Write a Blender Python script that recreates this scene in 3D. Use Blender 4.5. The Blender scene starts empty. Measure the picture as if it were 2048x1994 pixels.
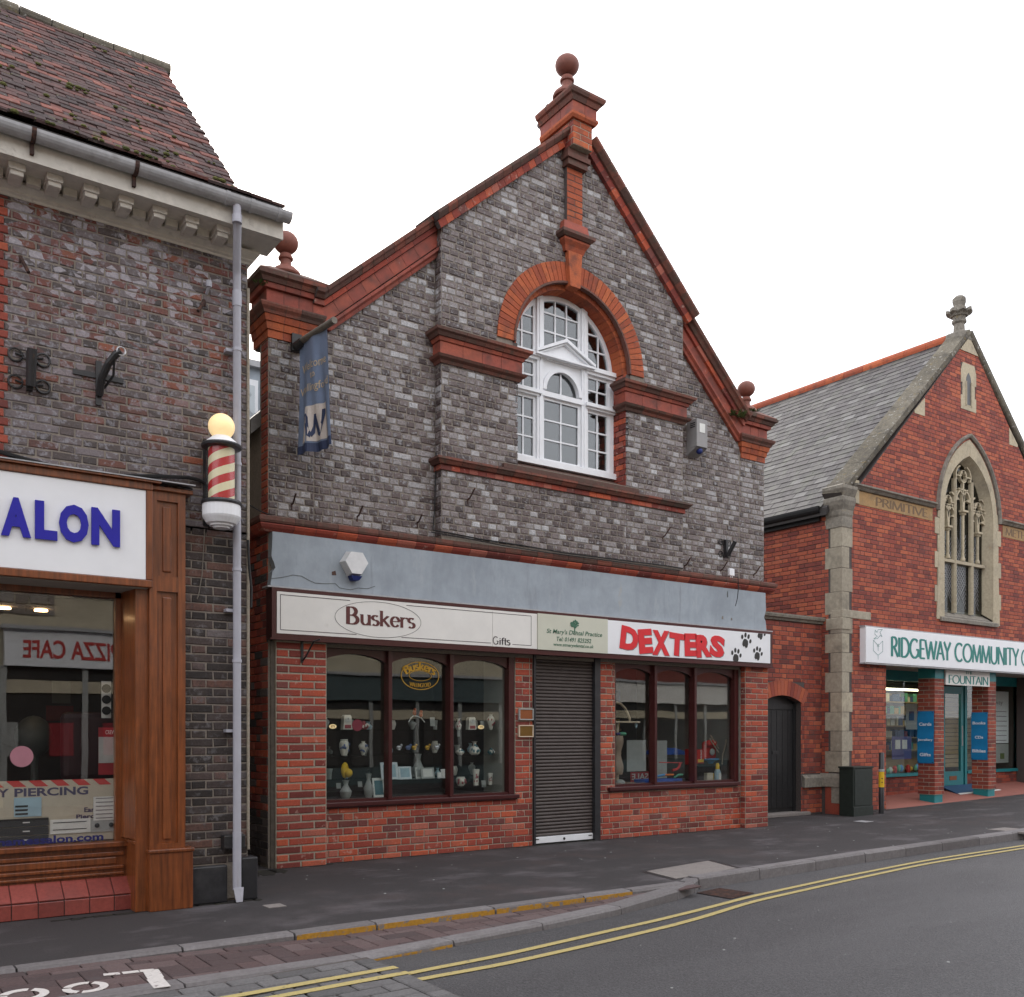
import bpy, bmesh, math, random
from mathutils import Vector, Matrix
R = math.radians
rng = random.Random(7)
sc = bpy.context.scene
COL = sc.collection

# ------------------------------------------------------------------ camera, sky, sun, exposure
EYE, FPX, CXP, YHP, TH = 1.35, 1904.0, 1024.0, 1461.6, R(35.08)
CT, ST = math.cos(TH), math.sin(TH)
cam = bpy.data.objects.new('camera', bpy.data.cameras.new('camera'))
COL.objects.link(cam)
sc.camera = cam
cam.location = (0, 0, EYE)
cam.rotation_euler = (R(90), 0, -TH)
cam.data.sensor_width = 36.0
cam.data.lens = FPX / 2048 * 36
cam.data.shift_y = (YHP - 997) / 2048
cam.data.clip_end = 800

W = bpy.data.worlds.new('World'); sc.world = W; W.use_nodes = True
nt = W.node_tree
for n in list(nt.nodes): nt.nodes.remove(n)
sky = nt.nodes.new('ShaderNodeTexSky'); sky.sky_type = 'NISHITA'; sky.sun_disc = False
SUN_EL, SUN_AZ = R(32), R(16)
sky.sun_elevation = SUN_EL; sky.sun_rotation = SUN_AZ
sky.air_density = 1.0; sky.dust_density = 4.0
mix = nt.nodes.new('ShaderNodeMix'); mix.data_type = 'RGBA'; mix.inputs[0].default_value = 0.82   # an even white cloud layer over the blue
mix.inputs[7].default_value = (13.2, 13.3, 13.9, 1)
bg = nt.nodes.new('ShaderNodeBackground'); bg.inputs[1].default_value = 0.10
wo = nt.nodes.new('ShaderNodeOutputWorld')
nt.links.new(sky.outputs[0], mix.inputs[6]); nt.links.new(mix.outputs[2], bg.inputs[0]); nt.links.new(bg.outputs[0], wo.inputs[0])
sun = bpy.data.objects.new('sun', bpy.data.lights.new('sun', 'SUN')); COL.objects.link(sun)
sun.data.energy = 0.9; sun.data.angle = R(14); sun.data.color = (1, .94, .84)
sd = Vector((math.sin(SUN_AZ) * math.cos(SUN_EL), math.cos(SUN_AZ) * math.cos(SUN_EL), math.sin(SUN_EL)))
sun.rotation_euler = sd.to_track_quat('Z', 'Y').to_euler()
sun.location = sd * 60
vs = sc.view_settings
vs.view_transform = 'Standard'; vs.look = 'None'; vs.exposure = 0.74; vs.gamma = 1.0; vs.use_curve_mapping = False
sc.cycles.max_bounces = 10; sc.cycles.transparent_max_bounces = 24

# ------------------------------------------------------------------ survey: a measured pixel of the photograph -> a point of a known plane
def ray(x, y):
    u, v = x - CXP, YHP - y
    return (CT * u + ST * FPX, -ST * u + CT * FPX, v)
def P(x, y, Y):                                   # on a wall facing the street at depth Y
    a, b, v = ray(x, y); s = Y / b
    return Vector((a * s, Y, EYE + v * s))
def PX(x, y, X):                                  # on a wall running away from the street
    a, b, v = ray(x, y); s = X / a
    return Vector((X, b * s, EYE + v * s))
def gz(X): return max(0.0, X - 13.0) * 0.02       # the pavement climbs gently beyond the chapel corner
def roadz(X): return gz(X) - .10 + .036 * min(1.0, max(0.0, (5.0 - X) / 2.4))     # the road ramps up to the table at lower left
def bayz(X):                                        # the paved bay dips a little along its middle
    t = min(1.0, max(0.0, (X - 1.2) / 1.5)) * min(1.0, max(0.0, (6.2 - X) / 1.2)); return -.014 - .034 * t
def GR(x, y, f, off=.0045):
    a, b, v = ray(x, y); z = -.06
    for _ in range(8): s = (z - EYE) / v; z = f(a * s) + off
    return Vector((a * s, b * s, z))
def G(x, y, off=0.0):                             # on the ground
    a, b, v = ray(x, y); z = off
    for _ in range(6):
        s = (z - EYE) / v; z = off + gz(a * s)
    return Vector((a * s, b * s, z))
def proj(p):
    f = p[0] * ST + p[1] * CT; u = p[0] * CT - p[1] * ST
    if f < .1: return None
    return (CXP + FPX * u / f, YHP - FPX * (p[2] - EYE) / f)

# ------------------------------------------------------------------ materials (all procedural)
MATS = {}
def srgb(h):
    c = [int(h[i:i + 2], 16) / 255 for i in (0, 2, 4)]
    return tuple((x / 12.92 if x <= .04045 else ((x + .055) / 1.055) ** 2.4) for x in c)
class NT:
    def __init__(s, name):
        s.m = bpy.data.materials.new(name); s.m.use_nodes = True; s.t = s.m.node_tree
        s.b = s.t.nodes['Principled BSDF']; s.out = s.t.nodes['Material Output']
        MATS[name] = s.m
    def n(s, typ, **kw):
        o = s.t.nodes.new('ShaderNode' + typ)
        for k, v in kw.items(): setattr(o, k, v)
        return o
    def l(s, a, b): s.t.links.new(a, b)
    def math(s, op, a, b=None):
        m = s.n('Math', operation=op)
        for i, q in enumerate((a, b)):
            if q is None: continue
            if isinstance(q, (int, float)): m.inputs[i].default_value = q
            else: s.l(q, m.inputs[i])
        return m.outputs[0]
    def ramp(s, fac, stops, const=False):
        r = s.n('ValToRGB'); e = r.color_ramp.elements
        if const: r.color_ramp.interpolation = 'CONSTANT'
        while len(e) < len(stops): e.new(.5)
        for i, (p, c) in enumerate(stops):
            e[i].position = p; c = (c, c, c) if isinstance(c, (int, float)) else c
            e[i].color = (*c[:3], 1)
        s.l(fac, r.inputs[0]); return r.outputs[0]
    def mix(s, fac, a, b, blend='MIX'):
        m = s.n('Mix', data_type='RGBA', blend_type=blend)
        for i, q in ((0, fac), (6, a), (7, b)):
            if isinstance(q, (int, float)): m.inputs[i].default_value = q
            elif isinstance(q, tuple): m.inputs[i].default_value = (*q[:3], 1)
            else: s.l(q, m.inputs[i])
        return m.outputs[2]
    def pos(s, scale=(1, 1, 1)):
        g = s.n('NewGeometry'); mp = s.n('Mapping'); mp.inputs['Scale'].default_value = scale
        s.l(g.outputs['Position'], mp.inputs[0]); return mp.outputs[0]
    def noise(s, scale, detail=4, rough=.6, stretch=(1, 1, 1)):
        t = s.n('TexNoise'); t.inputs['Scale'].default_value = scale; t.inputs['Detail'].default_value = detail
        t.inputs['Roughness'].default_value = rough
        s.l(s.pos(stretch), t.inputs['Vector']); return t.outputs[0]
    def rnd(s, k=1.0):
        a = s.n('Attribute', attribute_name='rnd'); o = s.n('ObjectInfo')
        q = s.math('ADD', a.outputs['Fac'], o.outputs['Random'])
        if k != 1.0: q = s.math('MULTIPLY', q, k)
        return s.math('FRACT', q)
def mat(name, cols, rough=.75, mott=(30, .35), patches=(), bump=(60, .25, .004), spec=.35, streak=None, coat=0, metal=0, rvar=0, drift=None):
    """cols: stops picked per piece; mott: fine mottling; patches: (scale, lo, hi, colour, strength[, stretch]) stains with their own shape"""
    k = NT(name)
    if isinstance(cols, tuple): cols = [(0, cols)]
    rv = k.rnd()
    if drift:                                     # batches of lighter and darker pieces
        rv = k.math('ADD', k.math('MULTIPLY', rv, 1 - drift[1] * .5), k.math('MULTIPLY', k.math('SUBTRACT', k.noise(drift[0], 3, .6, drift[2]), .42), drift[1] * 1.6))
    c = k.ramp(rv, cols) if len(cols) > 1 else None
    base = c if c is not None else tuple(cols[0][1])
    if mott:
        m = k.ramp(k.noise(mott[0], 5), [(.25, 1 - mott[1]), (.75, 1 + mott[1] * .6)])
        base = k.mix(1.0, base, m, 'MULTIPLY')
    if streak:
        m = k.ramp(k.noise(streak[0], 4, .6, streak[1]), [(.3, 1 - streak[2]), (.7, 1 + streak[2] * .5)])
        base = k.mix(1.0, base, m, 'MULTIPLY')
    for p in patches:
        sc_, lo, hi, colr, st = p[:5]
        fac = k.ramp(k.noise(sc_, 6, .65, p[5] if len(p) > 5 else (1, 1, 1)), [(lo, 0.0), (hi, st)])
        base = k.mix(fac, base, colr)
    if isinstance(base, tuple): k.b.inputs['Base Color'].default_value = (*base, 1)
    else: k.l(base, k.b.inputs['Base Color'])
    if rvar:
        rr = k.ramp(k.noise(5, 4), [(.3, max(.05, rough - rvar)), (.7, min(1, rough + rvar))]); k.l(rr, k.b.inputs['Roughness'])
    else: k.b.inputs['Roughness'].default_value = rough
    k.b.inputs['Specular IOR Level'].default_value = spec
    k.b.inputs['Metallic'].default_value = metal
    if coat: k.b.inputs['Coat Weight'].default_value = coat; k.b.inputs['Coat Roughness'].default_value = .15
    if bump:
        b = k.n('Bump'); b.inputs['Strength'].default_value = bump[1]; b.inputs['Distance'].default_value = bump[2]
        k.l(k.noise(bump[0], 5), b.inputs['Height']); k.l(b.outputs[0], k.b.inputs['Normal'])
    return k.m
def glass_mat(name, ior=1.5, tint=(1, 1, 1), wave=0.0):
    k = NT(name); k.t.nodes.remove(k.b)
    tr = k.n('BsdfTransparent'); tr.inputs[0].default_value = (*tint, 1)
    gl = k.n('BsdfGlossy'); gl.inputs['Roughness'].default_value = 0.0
    fr = k.n('Fresnel'); g_ = k.n('NewGeometry'); k.l(k.math('ADD', k.math('MULTIPLY', g_.outputs['Backfacing'], 1 / ior - ior), ior), fr.inputs[0])   # both faces of a thin pane act alike
    if wave:
        b = k.n('Bump'); b.inputs['Strength'].default_value = wave; b.inputs['Distance'].default_value = .02
        k.l(k.noise(1.6, 1), b.inputs['Height']); k.l(b.outputs[0], gl.inputs['Normal'])
    mx = k.n('MixShader'); k.l(fr.outputs[0], mx.inputs[0]); k.l(tr.outputs[0], mx.inputs[1]); k.l(gl.outputs[0], mx.inputs[2])
    k.l(mx.outputs[0], k.out.inputs[0]); return k.m
def emis(name, col, s):
    k = NT(name); k.b.inputs['Base Color'].default_value = (*col, 1)
    k.b.inputs['Emission Color'].default_value = (*col, 1); k.b.inputs['Emission Strength'].default_value = s
    return k.m
def flat(name, col, rough=.5, spec=.4, metal=0, coat=0, mott=(14, .1)):
    return mat(name, col, rough, mott, (), None, spec, None, coat, metal)

SOOT = (.05, .045, .042)
mat('grey_brick', [(0, (.042, .027, .026)), (.2, (.078, .051, .048)), (.38, (.13, .094, .088)), (.55, (.195, .157, .150)), (.75, (.30, .274, .271)), (.95, (.53, .53, .54))], .5, (55, .45),
    [(26, .53, .64, (.38, .385, .40), .6), (34, .56, .66, (.045, .037, .036), .75), (3, .60, .72, (.16, .105, .09), .4)], (70, .6, .006), .5, rvar=.15, drift=(.9, .42, (1, 1, 1.4)))
mat('dark_brick', [(0, (.05, .045, .045)), (.5, (.09, .075, .073)), (1, (.15, .125, .12))], .7, (60, .3), [(45, .58, .7, (.28, .27, .27), .5)], (90, .4, .004))
def salon_brick(name, low=1.0):
    k = NT(name)
    base = k.ramp(k.rnd(), [(0, (.046, .034, .031)), (.25, (.075, .056, .052)), (.5, (.115, .088, .087)), (.72, (.165, .138, .143)), (.84, (.10, .043, .034)), (.95, (.16, .052, .031)), (1, (.24, .068, .032))])
    v = k.n('TexVoronoi'); v.inputs['Scale'].default_value = 14; k.l(k.pos((1, 1, 1.5)), v.inputs['Vector'])
    sel = k.n('SeparateColor'); k.l(v.outputs['Color'], sel.inputs[0])
    g = k.n('SeparateXYZ'); gp = k.n('NewGeometry'); k.l(gp.outputs['Position'], g.inputs[0])
    hi = k.ramp(k.math('MULTIPLY', g.outputs[2], .2), [(.70, 0.0), (.95, 1.0)])     # the flared bricks lie high on the wall
    f1 = k.math('MULTIPLY', k.ramp(sel.outputs[0], [(.0, 0), (.58, 1)], True), hi)
    base = k.mix(k.math('MULTIPLY', f1, .85), base, (.16, .046, .034))
    f2 = k.math('MULTIPLY', k.ramp(sel.outputs[0], [(.0, 0), (.8, 1)], True), hi)
    base = k.mix(k.math('MULTIPLY', f2, .85), base, (.38, .365, .395))
    f3 = k.ramp(k.noise(24, 6, .7), [(.51, 0.0), (.60, .62)]); base = k.mix(f3, base, (.28, .272, .30))
    f4 = k.ramp(k.noise(70, 4), [(.3, .7), (.7, 1.15)]); base = k.mix(1.0, base, f4, 'MULTIPLY')
    k.l(base, k.b.inputs['Base Color']); k.b.inputs['Roughness'].default_value = .6
    b = k.n('Bump'); b.inputs['Strength'].default_value = .4; b.inputs['Distance'].default_value = .004
    k.l(k.noise(80, 5), b.inputs['Height']); k.l(b.outputs[0], k.b.inputs['Normal'])
salon_brick('salon_brick')
mat('sooty_brick', [(0, (.032, .026, .024)), (.45, (.055, .043, .04)), (.75, (.085, .062, .057)), (.9, (.14, .07, .053)), (1, (.15, .135, .135))], .7, (60, .4),
    [(20, .54, .66, (.20, .19, .195), .65), (5, .5, .7, (.025, .022, .022), .75)], (80, .5, .005))
mat('red_brick', [(0, (.15, .036, .03)), (.25, (.26, .052, .037)), (.55, (.38, .072, .042)), (.8, (.50, .105, .048)), (.93, (.42, .13, .09)), (1, (.16, .05, .045))], .8, (70, .25),
    [(14, .60, .67, (.50, .33, .27), .55), (3, .5, .72, (.17, .075, .062), .55), (40, .60, .68, (.14, .04, .035), .5)], (90, .4, .004))
mat('orange_brick', [(0, (.29, .066, .032)), (.5, (.39, .09, .036)), (1, (.46, .12, .045))], .8, (60, .3), [(6, .5, .68, (.13, .048, .034), .75)], (90, .3, .003))
mat('terracotta', [(0, (.26, .062, .042)), (.5, (.33, .074, .048)), (1, (.38, .095, .052))], .65, (40, .3), [(5, .46, .68, (.105, .042, .034), .85), (16, .66, .74, (.45, .33, .3), .35)], (70, .3, .003))
mat('ball_terracotta', [(0, (.20, .072, .052)), (1, (.24, .085, .06))], .6, (30, .2), [(7, .5, .7, (.13, .065, .05), .6)], (60, .3, .003))
mat('weathered_terracotta', [(0, (.10, .055, .044)), (.5, (.155, .066, .05)), (1, (.24, .078, .052))], .8, (40, .3), [(9, .5, .66, (.085, .065, .05), .8), (14, .62, .72, (.20, .20, .12), .45)], (70, .4, .004))
mat('chapel_brick', [(0, (.19, .050, .040)), (.25, (.29, .068, .047)), (.6, (.39, .095, .053)), (.85, (.47, .125, .062)), (1, (.32, .09, .065))], .8, (60, .25), [(1.6, .52, .72, (.19, .055, .045), .6), (20, .66, .74, (.5, .34, .28), .3)], (90, .35, .003))
mat('old_brick', [(0, (.16, .04, .033)), (.4, (.26, .058, .04)), (.8, (.34, .075, .045)), (1, (.41, .10, .05))], .8, (60, .25), [(2.5, .5, .72, (.09, .05, .045), .7)], (90, .35, .003))
mat('mortar', (.24, .208, .175), .95, (50, .3), [(3, .5, .75, (.15, .13, .12), .6)], (120, .5, .003))
mat('pale_mortar', (.36, .315, .25), .95, (50, .3), [(4, .55, .8, (.16, .14, .12), .5)], (120, .5, .003))
mat('dark_mortar', (.10, .085, .08), .95, (50, .3), (), (120, .5, .003))
mat('stained_stone', (.40, .25, .115), .85, (25, .2), [(5, .5, .7, (.22, .17, .11), .7), (9, .6, .7, (.5, .4, .24), .6)], (60, .35, .004))
mat('lichen_stone', [(0, (.115, .10, .075)), (1, (.17, .15, .115))], .9, (20, .35), [(4, .5, .66, (.065, .058, .048), .75), (14, .60, .66, (.40, .39, .36), .75), (9, .60, .68, (.22, .16, .055), .6), (30, .62, .68, (.33, .31, .26), .6)], (35, .8, .01))
mat('quoin_stone', [(0, (.31, .27, .21)), (.6, (.40, .355, .275)), (1, (.46, .40, .30))], .9, (18, .25), [(4, .5, .7, (.17, .15, .12), .6), (9, .6, .7, (.48, .43, .34), .4)], (50, .4, .005))
mat('stone', [(0, (.40, .345, .25)), (1, (.53, .455, .32))], .85, (25, .2), [(3, .52, .75, (.17, .15, .12), .6), (9, .6, .72, (.42, .26, .13), .4)], (60, .35, .004))
mat('grey_stone', [(0, (.22, .20, .17)), (1, (.31, .28, .23))], .9, (22, .3), [(5, .5, .68, (.10, .09, .075), .75), (16, .64, .7, (.42, .42, .38), .7), (11, .62, .7, (.27, .19, .06), .5)], (40, .7, .008))
mat('cream_wood', (.62, .585, .52), .6, (20, .15), [(12, .6, .7, (.28, .24, .2), .5), (5, .55, .75, (.38, .35, .31), .6)], (80, .2, .002))
mat('roof_tile', [(0, (.038, .024, .023)), (.4, (.068, .037, .034)), (.7, (.105, .046, .040)), (.9, (.17, .060, .046)), (1, (.26, .088, .062))], .85, (35, .35),
    [(5, .5, .68, (.05, .038, .036), .6), (24, .60, .68, (.20, .18, .15), .6), (7, .62, .7, (.12, .115, .045), .7)], (60, .6, .006))
mat('slate', [(0, (.042, .036, .037)), (.5, (.072, .062, .062)), (.85, (.098, .09, .085)), (1, (.155, .147, .143))], .55, (16, .35), [(2.2, .48, .7, (.11, .115, .085), .6, (1, 2.2, 1)), (30, .60, .68, (.24, .24, .235), .5), (7, .62, .72, (.22, .215, .215), .4)], (50, .5, .005), .3)
mat('contact_shade', (.022, .020, .016), .95, (60, .5), [(9, .55, .65, (.05, .05, .025), .6)], (90, .6, .005))
mat('moss', [(0, (.06, .07, .02)), (1, (.13, .13, .04))], .95, (60, .5), (), (90, .8, .01))
mat('leaf', [(0, (.05, .09, .02)), (1, (.12, .16, .05))], .6, (40, .3), (), None)
mat('timber', [(0, (.19, .050, .012)), (1, (.235, .064, .015))], .38, (9, .2), [(3, .52, .75, (.09, .022, .007), .7, (2, 2, .4))], (60, .05, .002), .5, (9, (5, 5, .3), .5), .3)
mat('maroon_paint', (.060, .012, .012), .32, (20, .15), [(6, .6, .8, (.10, .035, .03), .4)], None, .5)
mat('grey_render', (.335, .375, .415), .8, (6, .14), [(2.2, .5, .72, (.24, .27, .305), .75, (1, 1, .35)), (11, .60, .72, (.22, .235, .25), .6, (1, 1, .12)), (4, .68, .76, (.40, .37, .31), .5, (1.5, 1, .5)), (7, .6, .75, (.40, .43, .46), .6, (1, 1, .3)), (30, .68, .74, (.22, .22, .23), .4)], (30, .25, .004))
mat('cement', (.22, .195, .165), .95, (18, .3), [(5, .5, .7, (.13, .12, .11), .6)], (50, .5, .005))
mat('white_paint', (.80, .81, .83), .45, (10, .05), [(22, .66, .74, (.5, .48, .44), .4)], None)
mat('sign_cream', (.76, .74, .70), .5, (5, .06), [(9, .62, .75, (.5, .48, .44), .35)], None)
mat('sign_white', (.82, .83, .85), .35, (4, .05), [(30, .72, .78, (.45, .45, .45), .3)], None)
mat('sign_green', (.58, .58, .48), .5, (4, .05), (), None)
mat('iron', (.022, .021, .022), .45, (40, .3), [(18, .6, .7, (.10, .05, .03), .6)], (60, .4, .003), .5)
mat('rusty_iron', (.06, .035, .03), .85, (50, .4), [(25, .5, .65, (.14, .06, .035), .8)], (60, .5, .003))
mat('grey_pipe', (.42, .42, .47), .45, (9, .1), [(7, .6, .75, (.27, .26, .27), .5, (3, 3, .5))], None, .45)
mat('lead_gutter', (.40, .40, .41), .5, (14, .2), [(8, .55, .72, (.22, .21, .19), .6)], None)
mat('black_plastic', (.015, .015, .016), .45, (20, .2), (), None)
mat('black_paint', (.026, .026, .029), .4, (8, .25), [(4, .55, .75, (.06, .06, .063), .6)], (40, .2, .003), .5)
mat('shutter', (.085, .068, .062), .5, (12, .15), [(3, .55, .8, (.13, .11, .10), .5)], None, .4)
mat('door_black', (.022, .022, .023), .42, (30, .3), [(10, .6, .72, (.08, .08, .08), .5, (3, 3, .6))], (40, .2, .002))
mat('cabinet_green', (.020, .027, .022), .5, (12, .25), [(14, .6, .74, (.06, .075, .06), .5)], (150, .2, .002))
mat('teal_paint', (.02, .215, .235), .45, (10, .15), [(16, .62, .72, (.25, .3, .28), .35)], None)
mat('quarry_tile', [(0, (.22, .045, .035)), (1, (.30, .065, .05))], .45, (40, .25), [(3, .5, .75, (.14, .05, .045), .5)], (60, .2, .002), .5)
mat('red_floor', [(0, (.30, .11, .085)), (1, (.36, .14, .11))], .7, (60, .2), [(3, .5, .75, (.20, .08, .07), .5)], (60, .2, .002))
mat('asphalt_path', (.046, .041, .042), .8, (120, .6), [(1.1, .52, .66, (.075, .066, .068), .7), (1.5, .54, .68, (.135, .12, .127), .6, (.7, 1.3, 1)), (110, .68, .74, (.30, .28, .28), .55), (.7, .55, .75, (.10, .066, .06), .45), (9, .62, .7, (.028, .025, .025), .6)], (130, .8, .006), .4)
mat('asphalt_road', (.070, .067, .070), .6, (75, .75), [(.55, .45, .65, (.10, .097, .10), .6, (.3, 1, 1)), (90, .60, .70, (.22, .215, .215), .65), (1.7, .56, .7, (.042, .04, .042), .6, (.5, 1, 1)), (60, .62, .70, (.02, .02, .02), .7), (38, .58, .68, (.15, .146, .148), .5)], (60, 1, .016), .5)
mat('kerb_stone', [(0, (.15, .137, .137)), (1, (.215, .20, .20))], .75, (40, .25), [(6, .5, .7, (.13, .115, .115), .6)], (60, .4, .004))
mat('kerb_yellow', (.46, .24, .03), .7, (40, .25), [(14, .52, .6, (.2, .185, .18), .95)], (60, .3, .003))
mat('paver', [(0, (.075, .054, .054)), (.5, (.108, .070, .068)), (1, (.14, .10, .097))], .8, (90, .35), [(4, .55, .75, (.09, .08, .082), .6)], (120, .4, .004))
mat('grey_sett', [(0, (.10, .096, .096)), (1, (.165, .158, .158))], .8, (70, .35), [(5, .5, .7, (.10, .095, .095), .6)], (90, .5, .005))
mat('yellow_line', (.46, .37, .15), .7, (80, .2), [(26, .60, .66, (.14, .13, .12), .85), (6, .55, .8, (.42, .36, .2), .5)], (160, .4, .003))
mat('white_line', (.62, .58, .55), .7, (60, .15), [(24, .60, .66, (.15, .11, .11), .9)], (120, .4, .003))
mat('concrete', (.24, .215, .20), .9, (60, .25), [(5, .5, .7, (.17, .15, .145), .6)], (120, .4, .003))
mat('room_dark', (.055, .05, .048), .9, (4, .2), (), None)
mat('room_pale', (.36, .34, .30), .9, (4, .1), (), None)
mat('tan_board', (.40, .29, .16), .6, (6, .1), (), None)
mat('cream_wall', (.52, .46, .34), .85, (6, .12), [(2, .5, .75, (.38, .33, .25), .5)], (30, .2, .003))
mat('rubble', [(0, (.16, .13, .11)), (.5, (.25, .21, .18)), (1, (.33, .30, .27))], .9, (20, .3), (), (30, .5, .01))
mat('teal_fascia', (.07, .10, .105), .5, (6, .15), (), None)
mat('red_glaze', (.55, .03, .035), .25, (8, .1), (), None, .5)
emis('globe_glass', (.95, .70, .36), .32)
for nm, c in dict(blue_letter='140a9a', maroon_letter='5c2a28', teal_letter='2a8078', dark_letter='3a3033', green_letter='3f6b55', red_letter='d8242c', shadow_grey='8a8286',
                  paw_black='2b2826', purple_letter='4b4160', navy_letter='1c2060', gold='c9a044', brass='8a6a3a', bronze='8a4a1e', banner_blue='8395b4', banner_navy='3d4a6c',
                  banner_tan='e8d0a8', banner_white='e6ddd6', blue_banner='0a7cb4', pale_lettering='d8e4ee', alarm_white='dcdcdc', alarm_blue='1a2a6c', alarm_grey='8f8c8b',
                  china_white='e0dbd0', china_teal='3a6a74', china_pink='9c4a50', china_blue='5c6c92', silver='c8c8cc', robin_orange='b04a1e', maroon_disc='6a1c2c', frame_white='d4dde2',
                  frame_blue='9fbac6', wood_pale='cbb8a0', plush='a08a78', toy_blue='1c4fa6', toy_sky='5aa0d8', toy_red='c62a24', toy_green='5fae8c', toy_yellow='dcb21e', toy_orange='d8721e',
                  card_white='d9d9d4', card_grey='a3a5a2', poster_red='8a1a24', black_case='121214', pink_disc='a5707c', book_a='8c3b2e', book_b='2e4d7a', book_c='c7a34a', book_d='d7cdb4',
                  purple_board='4b4880', mat_blue='34587c', incised='6a5030', stripe_cream='ecdcb8', stripe_red='c23a36', bib_cream='bcb3a0', burgundy='2c0a10', dim_grey='4c504c', dim_red='5a1416').items():
    flat(nm, srgb(c), .4 if nm in ('silver', 'gold', 'brass') or 'china' in nm else .6, .5, .8 if nm in ('silver', 'gold', 'brass') else 0)
glass_mat('shop_glass', 1.78, (.93, .95, .94), .05)
glass_mat('leaded_glass', 1.28, (.8, .82, .8))
glass_mat('salon_glass', 1.85, (.97, .97, .965), .03)
glass_mat('window_glass', 2.0, (.7, .74, .75), .08)
glass_mat('clear_glass', 1.4, (.93, .96, .95))
emis('lamp_warm', (1, .62, .3), 14); emis('tube_light', (1, .9, .62), 3.0)

# ------------------------------------------------------------------ objects
ORG = {}
def link(o, parent=None):
    COL.objects.link(o)
    if parent is not None:
        o.parent = parent
        o.location = -ORG.get(parent.name, Vector((0, 0, 0))); ORG[o.name] = Vector((0, 0, 0))
    return o
def tag(o, label=None, cat=None, group=None, kind=None):
    for k, v in (('label', label), ('category', cat), ('group', group), ('kind', kind)):
        if v: o[k] = v
    return o
def thing(name, label, cat, loc, group=None):
    o = bpy.data.objects.new(name, None); COL.objects.link(o); o.empty_display_size = .2
    o.location = loc; ORG[o.name] = Vector(loc); return tag(o, label, cat, group)
def mesh(name, v, f, m, rnd=None, smooth=False):
    me = bpy.data.meshes.new(name); me.from_pydata([tuple(q) for q in v], [], f); me.materials.append(MATS[m])
    if rnd is not None:
        a = me.attributes.new('rnd', 'FLOAT', 'FACE'); a.data.foreach_set('value', rnd)
    if smooth: me.polygons.foreach_set('use_smooth', [True] * len(f)); me.set_sharp_from_angle(angle=R(42))
    me.update(); return me
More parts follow.
